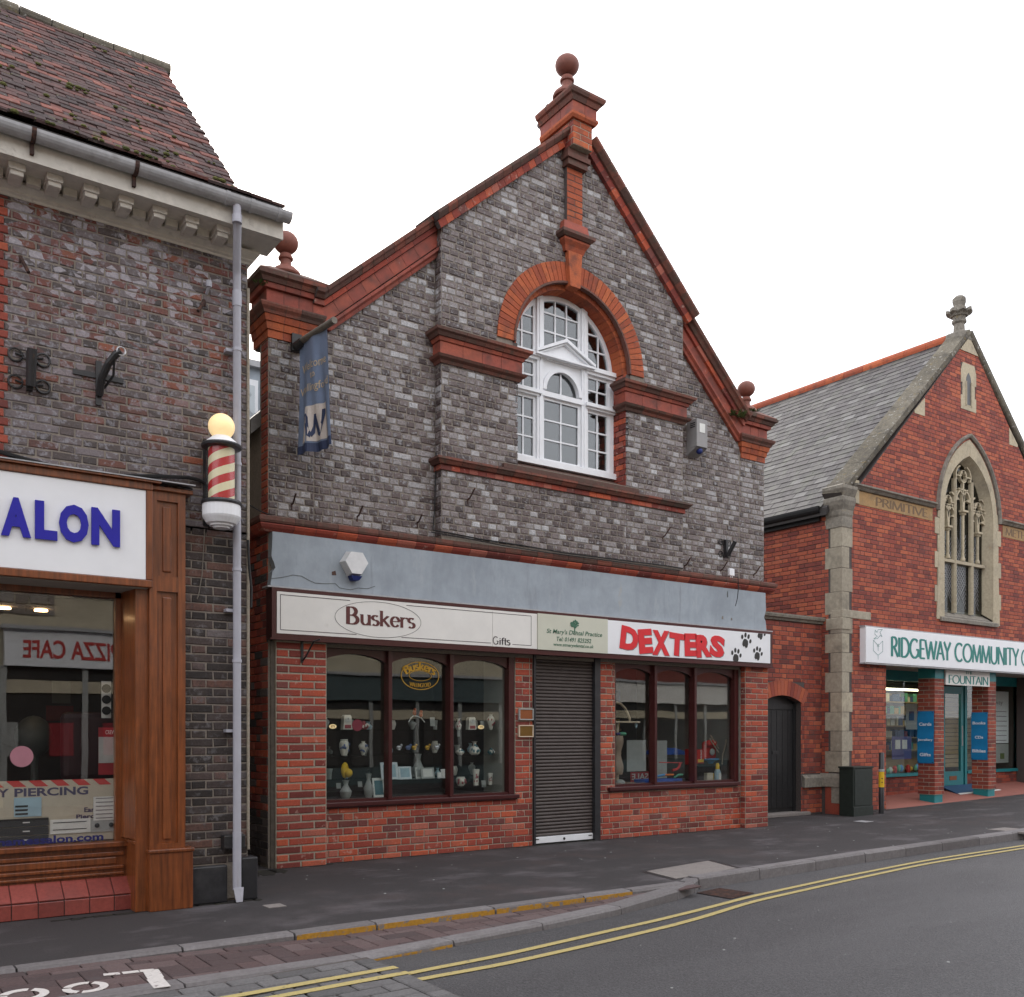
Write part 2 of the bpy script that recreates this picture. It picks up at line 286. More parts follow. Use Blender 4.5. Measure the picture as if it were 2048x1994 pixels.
class MB:
    """collects boxes, prisms, tubes, lathes ... in world coordinates and links them as ONE mesh object"""
    def __init__(s): s.v, s.f, s.r, s.c = [], [], [], 0.0
    def add(s, v, f):
        b = len(s.v); s.v += [Vector(q) for q in v]; s.f += [tuple(b + i for i in q) for q in f]; s.r += [s.c] * len(f); return s
    def box(s, a, b, bev=0):
        (x0, y0, z0), (x1, y1, z1) = a, b
        x0, x1 = min(x0, x1), max(x0, x1); y0, y1 = min(y0, y1), max(y0, y1); z0, z1 = min(z0, z1), max(z0, z1)
        if bev:
            bm = bmesh.new(); bmesh.ops.create_cube(bm, size=1)
            for q in bm.verts: q.co = Vector(((x0 + x1) / 2 + q.co.x * (x1 - x0), (y0 + y1) / 2 + q.co.y * (y1 - y0), (z0 + z1) / 2 + q.co.z * (z1 - z0)))
            bmesh.ops.bevel(bm, geom=bm.edges[:], offset=bev, segments=2, affect='EDGES', profile=.5)
            bm.verts.index_update(); s.add([q.co.copy() for q in bm.verts], [[w.index for w in q.verts] for q in bm.faces]); bm.free(); return s
        return s.add([(x0, y0, z0), (x1, y0, z0), (x1, y1, z0), (x0, y1, z0), (x0, y0, z1), (x1, y0, z1), (x1, y1, z1), (x0, y1, z1)],
                     [(3, 2, 1, 0), (4, 5, 6, 7), (0, 1, 5, 4), (1, 2, 6, 5), (2, 3, 7, 6), (3, 0, 4, 7)])
    def prism(s, pts, d):                         # polygon (3-D points) pushed along the vector d
        n = len(pts); d = Vector(d); a = [Vector(p) for p in pts]
        return s.add(a + [p + d for p in a], [tuple(range(n))[::-1], tuple(range(n, 2 * n))] + [(i, (i + 1) % n, n + (i + 1) % n, n + i) for i in range(n)])
    def lathe(s, c, prof, seg=20, axis=2):        # prof: (radius, height)
        v, f = [], []
        for r, h in prof:
            for k in range(seg):
                a = 2 * math.pi * k / seg; q = [r * math.cos(a), r * math.sin(a), h]
                if axis == 1: q = [q[0], q[2], q[1]]
                v.append(Vector(c) + Vector(q))
        for i in range(len(prof) - 1):
            for k in range(seg): f.append((i * seg + k, i * seg + (k + 1) % seg, (i + 1) * seg + (k + 1) % seg, (i + 1) * seg + k))
        f.append(tuple(range(seg))[::-1]); f.append(tuple((len(prof) - 1) * seg + k for k in range(seg)))
        return s.add(v, f)
    def ball(s, c, r, seg=18, rings=10, sq=(1, 1, 1)):
        v, f = [], []
        for i in range(1, rings):
            t = math.pi * i / rings
            for k in range(seg):
                a = 2 * math.pi * k / seg
                v.append(Vector(c) + Vector((r * sq[0] * math.sin(t) * math.cos(a), r * sq[1] * math.sin(t) * math.sin(a), r * sq[2] * math.cos(t))))
        for i in range(rings - 2):
            for k in range(seg): f.append((i * seg + k, (i + 1) * seg + k, (i + 1) * seg + (k + 1) % seg, i * seg + (k + 1) % seg))
        n = len(v); v += [Vector(c) + Vector((0, 0, r * sq[2])), Vector(c) - Vector((0, 0, r * sq[2]))]
        for k in range(seg): f.append((n, k, (k + 1) % seg)); f.append((n + 1, (rings - 2) * seg + (k + 1) % seg, (rings - 2) * seg + k))
        return s.add(v, f)
    def tube(s, pts, r, seg=8, taper=None):
        pts = [Vector(p) for p in pts]; v, f = [], []; up = None
        for i, p in enumerate(pts):
            t = (pts[min(i + 1, len(pts) - 1)] - pts[max(i - 1, 0)]).normalized()
            if up is None: up = t.orthogonal().normalized()
            up = (up - t * up.dot(t)).normalized(); w = t.cross(up)
            rr = r if taper is None else r + (taper - r) * i / (len(pts) - 1)
            for k in range(seg):
                a = 2 * math.pi * k / seg; v.append(p + (up * math.cos(a) + w * math.sin(a)) * rr)
        for i in range(len(pts) - 1):
            for k in range(seg): f.append((i * seg + k, i * seg + (k + 1) % seg, (i + 1) * seg + (k + 1) % seg, (i + 1) * seg + k))
        f.append(tuple(range(seg))[::-1]); f.append(tuple((len(pts) - 1) * seg + k for k in range(seg)))
        return s.add(v, f)
    def sweep(s, path, prof, side, closed=True):
        """moulding: profile points (out, up) carried along a planar path; side = 'h' (path in plan, out is horizontal, up is Z) or 'v' (path on a wall facing -Y, out is -Y, up is normal to the path)"""
        path = [Vector(p) for p in path]; n = len(path); m = len(prof); v, f = [], []
        for i, p in enumerate(path):
            d0 = (p - path[i - 1]).normalized() if i else None
            d1 = (path[i + 1] - p).normalized() if i < n - 1 else None
            if d0 is None: d0 = d1
            if d1 is None: d1 = d0
            if side == 'h': n0, n1 = Vector((d0.y, -d0.x, 0)), Vector((d1.y, -d1.x, 0))
            else: n0, n1 = Vector((-d0.z, 0, d0.x)), Vector((-d1.z, 0, d1.x))
            b = (n0 + n1).normalized(); b = b / max(.3, b.dot(n0))
            for (o, u) in prof:
                v.append(p + (b * o + Vector((0, 0, u)) if side == 'h' else b * u + Vector((0, -o, 0))))
        for i in range(n - 1):
            for k in range(m): f.append((i * m + k, (i + 1) * m + k, (i + 1) * m + (k + 1) % m, i * m + (k + 1) % m))
        f.append(tuple(range(m))); f.append(tuple((n - 1) * m + k for k in range(m))[::-1])
        return s.add(v, f)
    def build(s, name, m, parent=None, smooth=False, label=None, kind=None):
        me = mesh(name, s.v, s.f, m, s.r if any(s.r) else None, smooth)
        bm = bmesh.new(); bm.from_mesh(me); bmesh.ops.recalc_face_normals(bm, faces=bm.faces[:]); bm.to_mesh(me); bm.free()
        o = link(bpy.data.objects.new(name, me), parent); return tag(o, label, None, None, kind)
    def solo(s, name, m, label, cat, group=None, smooth=False, kind=None):     # a thing that is one mesh
        lo = Vector([min(q[i] for q in s.v) for i in range(3)]); hi = Vector([max(q[i] for q in s.v) for i in range(3)])
        c = Vector(((lo.x + hi.x) / 2, (lo.y + hi.y) / 2, lo.z)); s.v = [q - c for q in s.v]
        o = s.build(name, m, None, smooth); o.location = c; ORG[o.name] = c; return tag(o, label, cat, group, kind)
def arc(c, r, a0, a1, n):                          # arc in the XZ plane
    return [Vector((c[0] + r * math.cos(R(a0 + (a1 - a0) * i / n)), c[1], c[2] + r * math.sin(R(a0 + (a1 - a0) * i / n)))) for i in range(n + 1)]

# ------------------------------------------------------------------ laid pieces: bricks, tiles, slates, pavers
class Frame:
    def __init__(s, o, u, v):
        s.o, s.u, s.v = Vector(o), Vector(u).normalized(), Vector(v).normalized(); s.n = s.u.cross(s.v)
    def at(s, a, b, c=0): return s.o + s.u * a + s.v * b + s.n * c
def FR(Y, X0=0): return Frame((X0, Y, 0), (1, 0, 0), (0, 0, 1))          # a wall facing the street: u = X, v = Z, n = -Y
def FS(X): return Frame((X, 0, 0), (0, -1, 0), (0, 0, 1))                 # a wall facing -X: u = -Y
def clip(poly, a, b, c):                            # keep a*u + b*v <= c
    out = []
    for i, p in enumerate(poly):
        q = poly[(i + 1) % len(poly)]; dp, dq = a * p[0] + b * p[1] - c, a * q[0] + b * q[1] - c
        if dp <= 0: out.append(p)
        if dp * dq < 0: t = dp / (dp - dq); out.append((p[0] + (q[0] - p[0]) * t, p[1] + (q[1] - p[1]) * t))
    return out
def area2(p): return .5 * sum(p[i][0] * p[(i + 1) % len(p)][1] - p[(i + 1) % len(p)][0] * p[i][1] for i in range(len(p)))
def slab(poly, proud, bev, back=.006, jit=0.0):     # local mesh of one bevelled piece
    n = len(poly); cx = sum(p[0] for p in poly) / n; cy = sum(p[1] for p in poly) / n
    p0 = [(p[0] + rng.uniform(-jit, jit), p[1] + rng.uniform(-jit, jit)) for p in poly]; ins = []
    for i in range(n):
        a, b, c = p0[i - 1], p0[i], p0[(i + 1) % n]
        d0 = Vector((b[0] - a[0], b[1] - a[1])); d1 = Vector((c[0] - b[0], c[1] - b[1]))
        if d0.length < 1e-6 or d1.length < 1e-6: ins.append(b); continue
        d0.normalize(); d1.normalize(); m = Vector((-d0.y - d1.y, d0.x + d1.x))
        if m.length < 1e-4: ins.append(b); continue
        m.normalize(); m *= bev / max(.4, m.dot(Vector((-d0.y, d0.x)))); ins.append((b[0] + m.x, b[1] + m.y))
    t = [proud + rng.uniform(-.25, .25) * min(proud, .004) for _ in range(n)]
    v = [(p[0], p[1], -back) for p in p0] + [(p[0], p[1], t[i] - bev * .8) for i, p in enumerate(p0)] + [(p[0], p[1], t[i]) for i, p in enumerate(ins)]
    f = []
    for i in range(n):
        j = (i + 1) % n; f += [(i, j, n + j, n + i), (n + i, n + j, 2 * n + j, 2 * n + i)]
    f.append(tuple(range(2 * n, 3 * n))); return v, f
class Pieces:
    """every piece is an object of its own up to 300, those that show largest first; the rest is one part of kind stuff"""
    def __init__(s, name, parent, m, most=300, proud=.006, bev=.004, jit=.0015): s.name, s.parent, s.m, s.most, s.p, s.L, s.proud, s.bev, s.jit = name, parent, m, most, None, [], proud, bev, jit
    def add(s, fr, poly, proud=None, m=None, back=.006):
        if len(poly) < 3 or area2(poly) < 2e-4: return
        s.L.append((fr, poly, proud or s.proud, m or s.m, back))
    def size(s, q):
        fr, poly = q[0], q[1]; pp = [proj(fr.at(*p, q[2])) for p in poly]
        if any(p is None for p in pp): return 0
        cx = sum(p[0] for p in pp) / len(pp); cy = sum(p[1] for p in pp) / len(pp)
        if not (-5 < cx < 2053 and -5 < cy < 1999): return 0
        if (fr.at(*poly[0]) - Vector((0, 0, EYE))).dot(fr.n) > 0: return 0
        return abs(area2(pp))
    def done(s):
        order = sorted(s.L, key=s.size, reverse=True); cache = {}; org = ORG.get(s.parent.name, Vector((0, 0, 0)))
        for q in order[:s.most]:
            fr, poly, proud, m, back = q
            x0 = min(p[0] for p in poly); y0 = min(p[1] for p in poly); w = max(p[0] for p in poly) - x0; h = max(p[1] for p in poly) - y0
            plain = len(poly) == 4 and abs(area2(poly) - w * h) < 1e-6
            key = (round(w, 3), round(h, 3), round(proud, 3), m, rng.randrange(3)) if plain else None
            me = cache.get(key) if key else None
            if me is None:
                loc = [(p[0] - x0, p[1] - y0) for p in poly]; v, f = slab(loc, proud, s.bev, back, s.jit); me = mesh(s.name, v, f, m)
                if key: cache[key] = me
            o = bpy.data.objects.new(s.name, me); COL.objects.link(o); o.parent = s.parent
            M = Matrix((fr.u, fr.v, fr.n)).transposed().to_4x4(); M.translation = fr.at(x0, y0) - org; o.matrix_basis = M
        by = {}
        for q in order[s.most:]: by.setdefault(q[3], []).append(q)
        for m, L in by.items():
            V, Fc, rn = [], [], []
            for fr, poly, proud, _, back in L:
                v, f = slab(poly, proud, s.bev, back, s.jit); b = len(V); V += [fr.at(*q) for q in v]; Fc += [tuple(b + i for i in q) for q in f]; rn += [rng.random()] * len(f)
            o = link(bpy.data.objects.new(s.name + '_field', mesh(s.name + '_field', V, Fc, m, rn)), s.parent); o['kind'] = 'stuff'
def courses(u0, u1, v0, v1, ch, pats, joint=.009, vary=.0, first=0.0):
    """rows of rectangles; pats: list of functions row -> (start offset, generator of lengths)"""
    v, r = v0, 0
    while v < v1 - .01:
        off, lens = pats[r % len(pats)]; u = u0 - off * 1.0; k = 0
        while u < u1:
            l = lens[k % len(lens)] if not callable(lens) else lens(k); k += 1
            a, b = max(u, u0), min(u + l, u1)
            if b - a > .03: yield [(a + joint / 2, v + joint / 2), (b - joint / 2, v + joint / 2), (b - joint / 2, min(v + ch, v1) - joint / 2), (a + joint / 2, min(v + ch, v1) - joint / 2)], r
            u += l
        v += ch; r += 1
def cut_rect(poly, h):                              # poly minus the rectangle h = (u0, u1, v0, v1): a list of convex remains
    u0, u1, v0, v1 = h; res = []; rest = poly
    for (a, b, c) in ((1, 0, u0), (-1, 0, -u1), (0, 1, v0), (0, -1, -v1)):
        o = clip(rest, a, b, c)
        if len(o) >= 3 and area2(o) > 3e-4: res.append(o)
        rest = clip(rest, -a, -b, -c)
        if len(rest) < 3: return res
    return res
FLEM = [(0, [.225, .1125]), (.16875, [.225, .1125])]
STRE = [(0, [.225]), (.1125, [.225])]
ENGL = [(0, [.225]), (.05625, [.1125])]
def headers(): return [(rng.uniform(0, .1), lambda k: .225 if rng.random() < .10 else .1125 + rng.uniform(-.004, .004)) for _ in range(40)]
def wall_bricks(pc, fr, u0, u1, v0, v1, ch, pats, holes=(), cuts=(), circles=(), joint=.009, m=None, pick=None, proud=None):
    for poly, r in courses(u0, u1, v0, v1, ch, pats, joint):
        L = [poly]
        for c in cuts: L = [q for q in (clip(p, *c) for p in L) if len(q) >= 3]
        for h in holes: L = [q for p in L for q in cut_rect(p, h)]
        for p in L:
            cx = sum(q[0] for q in p) / len(p); cy = sum(q[1] for q in p) / len(p)
            if any(math.hypot(cx - c[0], cy - c[1]) < c[2] and cy >= c[1] - .02 for c in circles): continue
            mm = pick(cx, cy) if pick else m
            pc.add(fr, p, proud, mm)
def blocks(path, prof, side, L, name, m, parent, gap=.005, pick=None, core='dark_mortar', plumb=()):
    """a moulding cut into its terracotta blocks, each a part, on a slightly smaller mortar core"""
    path = [Vector(p) for p in path]
    cx = sum(p[0] for p in prof) / len(prof); cy = sum(p[1] for p in prof) / len(prof)
    MB().sweep(path, [(cx + (o - cx) * .97 - .003, cy + (u - cy) * .95) for o, u in prof], side).build(name + '_bed', core, parent)
    for i in range(len(path) - 1):
        a, b = path[i], path[i + 1]; d = (b - a); n = max(1, round(d.length / L)); st = d / n
        def mit(j): return path[j]
        for k in range(n):
            p0, p1 = a + st * k, a + st * (k + 1); e = d.normalized() * gap / 2
            pts = [p0 + (e if k or i == 0 else Vector()), p1 - (e if k < n - 1 or i == len(path) - 2 else Vector())]
            mb = MB()
            pre = path[i - 1] if (k == 0 and i > 0) else None; post = path[i + 2] if (k == n - 1 and i < len(path) - 2) else None
            full = ([pre] if pre else []) + pts + ([post] if post else [])
            mb.sweep(full, prof, side); mcount = len(prof)
            s0 = 1 if pre else 0                                              # keep only the middle span, mitred at the corner
            ring = mb.v[s0 * mcount:(s0 + 2) * mcount]; mb2 = MB()
            if 0 in plumb and i == 0 and k == 0:
                for q in range(mcount): ring[q] = ring[q] + d * ((a.x - ring[q].x) / d.x)
            if 1 in plumb and i == len(path) - 2 and k == n - 1:
                for q in range(mcount, 2 * mcount): ring[q] = ring[q] + d * ((b.x - ring[q].x) / d.x)
            f = [(q, mcount + q, mcount + (q + 1) % mcount, (q + 1) % mcount) for q in range(mcount)] + [tuple(range(mcount)), tuple(range(mcount, 2 * mcount))[::-1]]
            mb2.add(ring, f).build(name, pick(k) if pick else m, parent)

# ------------------------------------------------------------------ lettering
_ref = {}
def text(s, fr, u0, v0, w=None, h=None, m='dark_letter', parent=None, depth=.002, bold=0, shear=0, name='lettering', lift=.001, rot=0, mirror=False, align_h=True):
    cu = bpy.data.curves.new('t', 'FONT'); cu.body = s; cu.shear = shear; cu.offset = bold; cu.resolution_u = 3; cu.extrude = .5
    ob = bpy.data.objects.new('t', cu); me0 = bpy.data.meshes.new_from_object(ob)
    V = [q.co.copy() for q in me0.vertices]; F_ = [tuple(p.vertices) for p in me0.polygons]
    bpy.data.objects.remove(ob); bpy.data.curves.remove(cu); bpy.data.meshes.remove(me0)
    x0 = min(q.x for q in V); x1 = max(q.x for q in V); y0 = min(q.y for q in V); y1 = max(q.y for q in V)
    if not align_h: y0, y1 = 0.0, .73
    sy = (h / (y1 - y0)) if h else None; sx = (w / (x1 - x0)) if w else None
    sx = sx or sy; sy = sy or sx; out = []
    for q in V:
        a, b = (q.x - x0) * sx, (q.y - y0) * sy
        if mirror: a = (x1 - x0) * sx - a
        if rot: cxx, cyy = (x1 - x0) * sx / 2, (y1 - y0) * sy / 2; c_, s_ = math.cos(R(rot)), math.sin(R(rot)); a, b = cxx + (a - cxx) * c_ - (b - cyy) * s_, cyy + (a - cxx) * s_ + (b - cyy) * c_
        out.append(fr.at(u0 + a, v0 + b, lift + (q.z + .5) * depth))
    mb = MB(); mb.add(out, F_)
    return mb.build(name, m, parent)
def A_(cx, cy, rx, ry, a0, a1, n=10): return [(cx + rx * math.cos(R(a0 + (a1 - a0) * i / n)), cy + ry * math.sin(R(a0 + (a1 - a0) * i / n))) for i in range(n + 1)]
# pen-drawn roman letters on a 10-unit cap height: strokes, serif feet (x, y), advance
GL = {
 'A': ([[(0, 0), (3.6, 10)], [(3.6, 10), (7.2, 0)], [(1.3, 3.4), (5.9, 3.4)]], [(0, 0), (7.2, 0)], 7.4),
 'B': ([[(1, 0), (1, 10)], [(1, 10), (2.8, 10)] + A_(2.8, 7.6, 2.1, 2.4, 90, -90), [(1, 5.2), (3.2, 5.2)] + A_(3.2, 2.6, 2.5, 2.6, 90, -90) + [(1, 0)]], [(1, 0), (1, 10)], 6.6),
 'C': ([A_(4.6, 5, 4.2, 5, 50, 310, 20)], [], 8.2), 'D': ([[(1, 0), (1, 10)], [(1, 10), (3, 10)] + A_(3, 5, 4.6, 5, 90, -90, 16) + [(1, 0)]], [(1, 0), (1, 10)], 8.4),
 'E': ([[(1, 0), (1, 10)], [(1, 10), (5, 10)], [(1, 5.2), (4.6, 5.2)], [(1, 0), (5.2, 0)]], [], 5.8), 'F': ([[(1, 0), (1, 10)], [(1, 10), (5, 10)], [(1, 5.2), (4.4, 5.2)]], [(1, 0)], 5.4),
 'G': ([A_(4.6, 5, 4.2, 5, 50, 350, 20), [(8.2, 0.6), (8.2, 4.4)], [(6.2, 4.4), (8.4, 4.4)]], [], 9.2), 'H': ([[(1, 0), (1, 10)], [(7, 0), (7, 10)], [(1, 5.2), (7, 5.2)]], [], 8.2),
 'L': ([[(1, 0), (1, 10)], [(1, 0), (5.2, 0)]], [(1, 10)], 5.6),
 'I': ([[(1, 0), (1, 10)]], [(1, 0), (1, 10)], 2.4), 'M': ([[(.6, 0), (1.4, 10)], [(1.4, 10), (4.8, .4)], [(4.8, .4), (8.2, 10)], [(8.2, 10), (9, 0)]], [], 9.8),
 'N': ([[(1, 0), (1, 10)], [(1, 10), (7.2, 0)], [(7.2, 0), (7.2, 10)]], [], 8.4), 'O': ([A_(4.8, 5, 4.3, 5, 90, 450, 26)], [], 9.8),
 'P': ([[(1, 0), (1, 10)], [(1, 10), (2.8, 10)] + A_(2.8, 7.4, 2.4, 2.6, 90, -90) + [(1, 4.8)]], [(1, 0)], 5.8),
 'R': ([[(1, 0), (1, 10)], [(1, 10), (2.8, 10)] + A_(2.8, 7.5, 2.4, 2.5, 90, -90) + [(1, 5)], [(2.8, 5), (6.4, 0)]], [(1, 0)], 6.6),
 'S': ([A_(2.9, 7.6, 2.2, 2.4, 50, 270, 12) + A_(2.9, 2.6, 2.5, 2.6, 90, -130, 12)], [], 6.0), 'T': ([[(3.2, 0), (3.2, 10)], [(0, 10), (6.4, 10)]], [(3.2, 0)], 6.6),
 'U': ([[(1, 10), (1, 3.4)] + A_(4, 3.4, 3, 3.4, 180, 360, 12) + [(7, 10)]], [], 8.0), 'V': ([[(0, 10), (3.4, 0)], [(3.4, 0), (6.8, 10)]], [], 7.0),
 'W': ([[(0, 10), (2.8, 0)], [(2.8, 0), (5.4, 9.4)], [(5.4, 9.4), (8.2, 0)], [(8.2, 0), (10.8, 10)]], [(0, 10), (10.8, 10)], 11.2), 'Y': ([[(0, 10), (3.2, 4.8)], [(6.4, 10), (3.2, 4.8)], [(3.2, 4.8), (3.2, 0)]], [], 6.6),
 'u': ([[(.8, 6.4), (.8, 2.2)] + A_(2.6, 2.2, 1.8, 2.2, 180, 330, 8), [(4.6, 6.4), (4.6, 0)]], [(.5, 6.4), (4.3, 6.4), (4.9, 0)], 5.8),
 's': ([A_(2, 4.9, 1.5, 1.5, 40, 270, 10) + A_(2, 1.7, 1.6, 1.7, 90, -140, 10)], [], 4.3), 'k': ([[(1, 0), (1, 9.6)], [(1, 2.6), (4.4, 6.4)], [(2.2, 3.8), (5, 0)]], [(1, 0), (.7, 9.6), (4.4, 6.4), (5, 0)], 5.6),
 'e': ([[(.8, 3.5), (4.6, 3.5)] + A_(2.8, 3.3, 2.1, 3.2, 5, 320, 18)], [], 5.4), 'r': ([[(1, 0), (1, 6.4)], [(1, 4.4)] + A_(2.9, 4.4, 1.9, 1.9, 180, 50, 8)], [(1, 0), (.7, 6.4)], 4.3),
 'i': ([[(1, 0), (1, 6)], [(.6, 8), (1.4, 8)]], [], 2.4), 'f': ([[(1.4, 0), (1.4, 7)] + A_(2.6, 7, 1.2, 2, 180, 60, 6), [(.3, 5.6), (2.6, 5.6)]], [], 3.2), 't': ([[(1.4, 8.6), (1.4, 1)] + A_(2.3, 1, .9, 1, 180, 300, 5), [(.3, 5.6), (2.6, 5.6)]], [], 3.2),
 ' ': ([], [], 3.6)}
def pen(s, fr, u0, v0, h, w=None, m='teal_letter', parent=None, thick=1.5, thin=.55, serif=0, depth=.002, lift=.001, name='lettering', curve=None):
    total = sum(GL[c][2] for c in s); sy = h / 10; sx = (w / total) if w else sy; mb = MB(); x = 0
    for ch in s:
        st, sf, adv = GL[ch]; quads = []
        for line in st:
            for i in range(len(line) - 1):
                (ax, ay), (bx, by) = line[i], line[i + 1]; d = math.hypot(bx - ax, by - ay)
                if d < 1e-6: continue
                t = thin + (thick - thin) * abs(by - ay) / d; nx, ny = -(by - ay) / d * t / 2, (bx - ax) / d * t / 2; ex, ey = (bx - ax) / d * .12, (by - ay) / d * .12
                quads.append([(ax + nx - ex, ay + ny - ey), (ax - nx - ex, ay - ny - ey), (bx - nx + ex, by - ny + ey), (bx + nx + ex, by + ny + ey)])
        if serif:
            for (px, py) in sf: quads.append([(px - serif, py - .22), (px + serif, py - .22), (px + serif, py + .22), (px - serif, py + .22)])
        for j, q in enumerate(quads):
            pts = []
            for a, b in q:
                uu, vv = (x + a) * sx, b * sy
                if curve: uu, vv = curve(uu, vv)
                pts.append(fr.at(u0 + uu, v0 + vv, lift + (j % 5) * .00006))
            mb.prism(pts, fr.n * depth)
        x += adv
    return mb.build(name, m, parent)
def line2(fr, pts, t, m, parent, name='border_line', lift=.001, depth=.001, closed=False):
    mb = MB(); pts = list(pts) + ([pts[0]] if closed else [])
    for i in range(len(pts) - 1):
        (ax, ay), (bx, by) = pts[i], pts[i + 1]; d = math.hypot(bx - ax, by - ay) or 1; nx, ny = -(by - ay) / d * t / 2, (bx - ax) / d * t / 2
        mb.prism([fr.at(ax + nx, ay + ny, lift), fr.at(ax - nx, ay - ny, lift), fr.at(bx - nx, by - ny, lift), fr.at(bx + nx, by + ny, lift)], fr.n * depth)
    return mb.build(name, m, parent)
def ell(cx, cy, rx, ry, n=40, rot=0): return [(cx + rx * math.cos(2 * math.pi * i / n) * math.cos(R(rot)) - ry * math.sin(2 * math.pi * i / n) * math.sin(R(rot)), cy + rx * math.cos(2 * math.pi * i / n) * math.sin(R(rot)) + ry * math.sin(2 * math.pi * i / n) * math.cos(R(rot))) for i in range(n)]
def plate(fr, u0, u1, v0, v1, n0, n1): # box in a wall frame
    return [fr.at(u0, v0, n0), fr.at(u1, v0, n0), fr.at(u1, v1, n0), fr.at(u0, v1, n0)], fr.n * (n1 - n0)
# ================================================================== the brick shop building with the gable
XL, XR, YW, YB, YPIL, YST = 3.41, 10.71, 9.02, 8.89, 8.94, 9.03
BX0, BX1 = 5.308, 8.971
shop = thing('shop_building', 'grey brick gabled shop building with red terracotta trim and arched white window', 'building', (XL, YPIL, 0))
def zl(x): return 6.85 + .865 * (x - 5.315)          # top edge of the brickwork, left and right of the peak
def zr(x): return 8.237 - .965 * (x - 7.438)
PEAK = (7.19, zl(7.19))
ZS0, ZS1 = 3.295, 3.465                               # brick string course
AC = (7.15, 5.80)                                     # arch centre
RO, RI, RW = 1.115, .885, .83
m = MB()
m.prism([(XL, YW, 0), (XL + .06, YW, 0), (XL + .06, YW, 2.2), (XL, YW, 2.2)], (0, .22, 0))
m.prism([(XL, YW, 2.2), (BX0, YW, 2.2), (BX0, YW, 6.93), (4.02, YW, 5.80), (XL, YW, 5.62)], (0, .22, 0))
m.prism([(BX1, YW, 2.2), (XR, YW, 2.2), (XR, YW, 5.5), (10.16, YW, 5.72), (BX1, YW, 6.88)], (0, .22, 0))
m.prism([(BX0, YW, 2.2), (BX1, YW, 2.2), (BX1, YW, 3.6), (BX0, YW, 3.6)], (0, .22, 0))
aL = arc((AC[0], YB, AC[1]), .90, 180, 90, 10); aR = arc((AC[0], YB, AC[1]), .90, 0, 90, 10)
m.prism([(BX0, YB, 3.4), (7.15, YB, 3.4), (7.15, YB, 4.40), (6.32, YB, 4.40)] + aL + [(7.15, YB, zl(7.15) - .02), (BX0, YB, zl(BX0) - .02)], (0, .35, 0))
m.prism([(BX1, YB, 3.4), (7.15, YB, 3.4), (7.15, YB, 4.40), (7.98, YB, 4.40)] + aR + [(7.15, YB, zl(7.15) - .02), PEAK and (PEAK[0], YB, PEAK[1] - .02), (BX1, YB, zr(BX1) - .02)], (0, .35, 0))
m.build('wall', 'mortar', shop)
b = MB()                                              # the body behind the front: side walls, back, ceilings
b.box((XL + .02, 9.24, 0), (XL + .25, 16, 4.5)); b.box((XR - .25, 9.24, 0), (XR, 16, 4.5)); b.box((XL, 15.8, 0), (XR, 16, 4.5))
b.box((XL + .2, 9.25, 2.62), (XR - .2, 15.9, 2.75)); b.build('side_wall', 'mortar', shop)
rf = MB()
for s0, s1 in ((XL - .1, 7.15), (XR + .1, 7.15)): rf.prism([(s0, 9.22, 4.45), (s1, 9.22, 8.1), (s1, 9.22, 7.95), (s0, 9.22, 4.3)], (0, 6.9, 0))
rf.build('roof', 'slate', shop)
# ---- upper grey brickwork
gb = Pieces('brick', shop, 'grey_brick', 300, .007, .008, .0035)
lcut = [(-.875, 1, 6.63 - .875 * BX0)]; H = headers()
wall_bricks(gb, FR(YW), 3.89, BX0, ZS1, 6.7, .0715, H, joint=.0115, cuts=[(-.875, 1, 5.50 - .875 * 4.05)]); wall_bricks(gb, FR(YW), XL, 3.89, ZS1, 5.26, .0715, H, joint=.0115)
wall_bricks(gb, FR(YW), BX1, 10.2, ZS1, 6.8, .0715, H, joint=.0115, cuts=[(1.0, 1, 6.50 + 1.0 * BX1)]); wall_bricks(gb, FR(YW), 10.2, XR, ZS1, 5.2, .0715, H, joint=.0115)
wall_bricks(gb, FR(YB), BX0, BX1, ZS1, 8.3, .0715, H, joint=.0115, cuts=[(-.865, 1, zl(0) - .02), (.965, 1, zr(0) - .02)], holes=[(6.322, 7.978, 4.19, 5.80), (BX0 - .01, 8.99, 4.19, 4.31)], circles=[(AC[0], AC[1], RO - .03)])
wall_bricks(gb, FS(BX0), -YW, -YB, ZS1, 6.75, .0715, [(0, [.13]), (0, [.065])])
wall_bricks(gb, FS(XL), -9.2, -YW, ZS1, 5.2, .0715, [(0, [.18]), (0, [.07])], m='chapel_brick')
gb.done()
# ---- window reveal, arch, keystone strip
vs_ = Pieces('reveal_brick', shop, 'red_brick', 120, .004, .003)
wall_bricks(vs_, FS(7.98), -9.14, -YB - .0, 4.4, 5.8, .0715, [(0, [.115, .14]), (.06, [.115, .14])])
vs_.done()
n = 46
for i in range(n):
    a0, a1 = 180 * i / n + .22, 180 * (i + 1) / n - .22
    if abs((a0 + a1) / 2 - 90) < 5.5: continue
    q = [(AC[0] + r * math.cos(R(a)), YB - .018 + rng.uniform(-.002, .002), AC[1] + r * math.sin(R(a))) for r, a in ((RI, a0), (RO, a0), (RO, a1), (RI, a1))]
    MB().prism(q, (0, .1, 0)).build('voussoir', 'orange_brick', shop)
n = 34
for i in range(n):
    a0, a1 = 180 * i / n + .15, 180 * (i + 1) / n - .15
    q = [(AC[0] + r * math.cos(R(a)), YB + .05, AC[1] + r * math.sin(R(a))) for r, a in ((RW - .015, a0), (RI + .05, a0), (RI + .05, a1), (RW - .015, a1))]
    MB().prism(q, (0, .20, 0)).build('inner_voussoir', 'orange_brick', shop)
mb = MB(); pts = arc((AC[0], 0, AC[1]), RI - .004, 0, 180, 30)
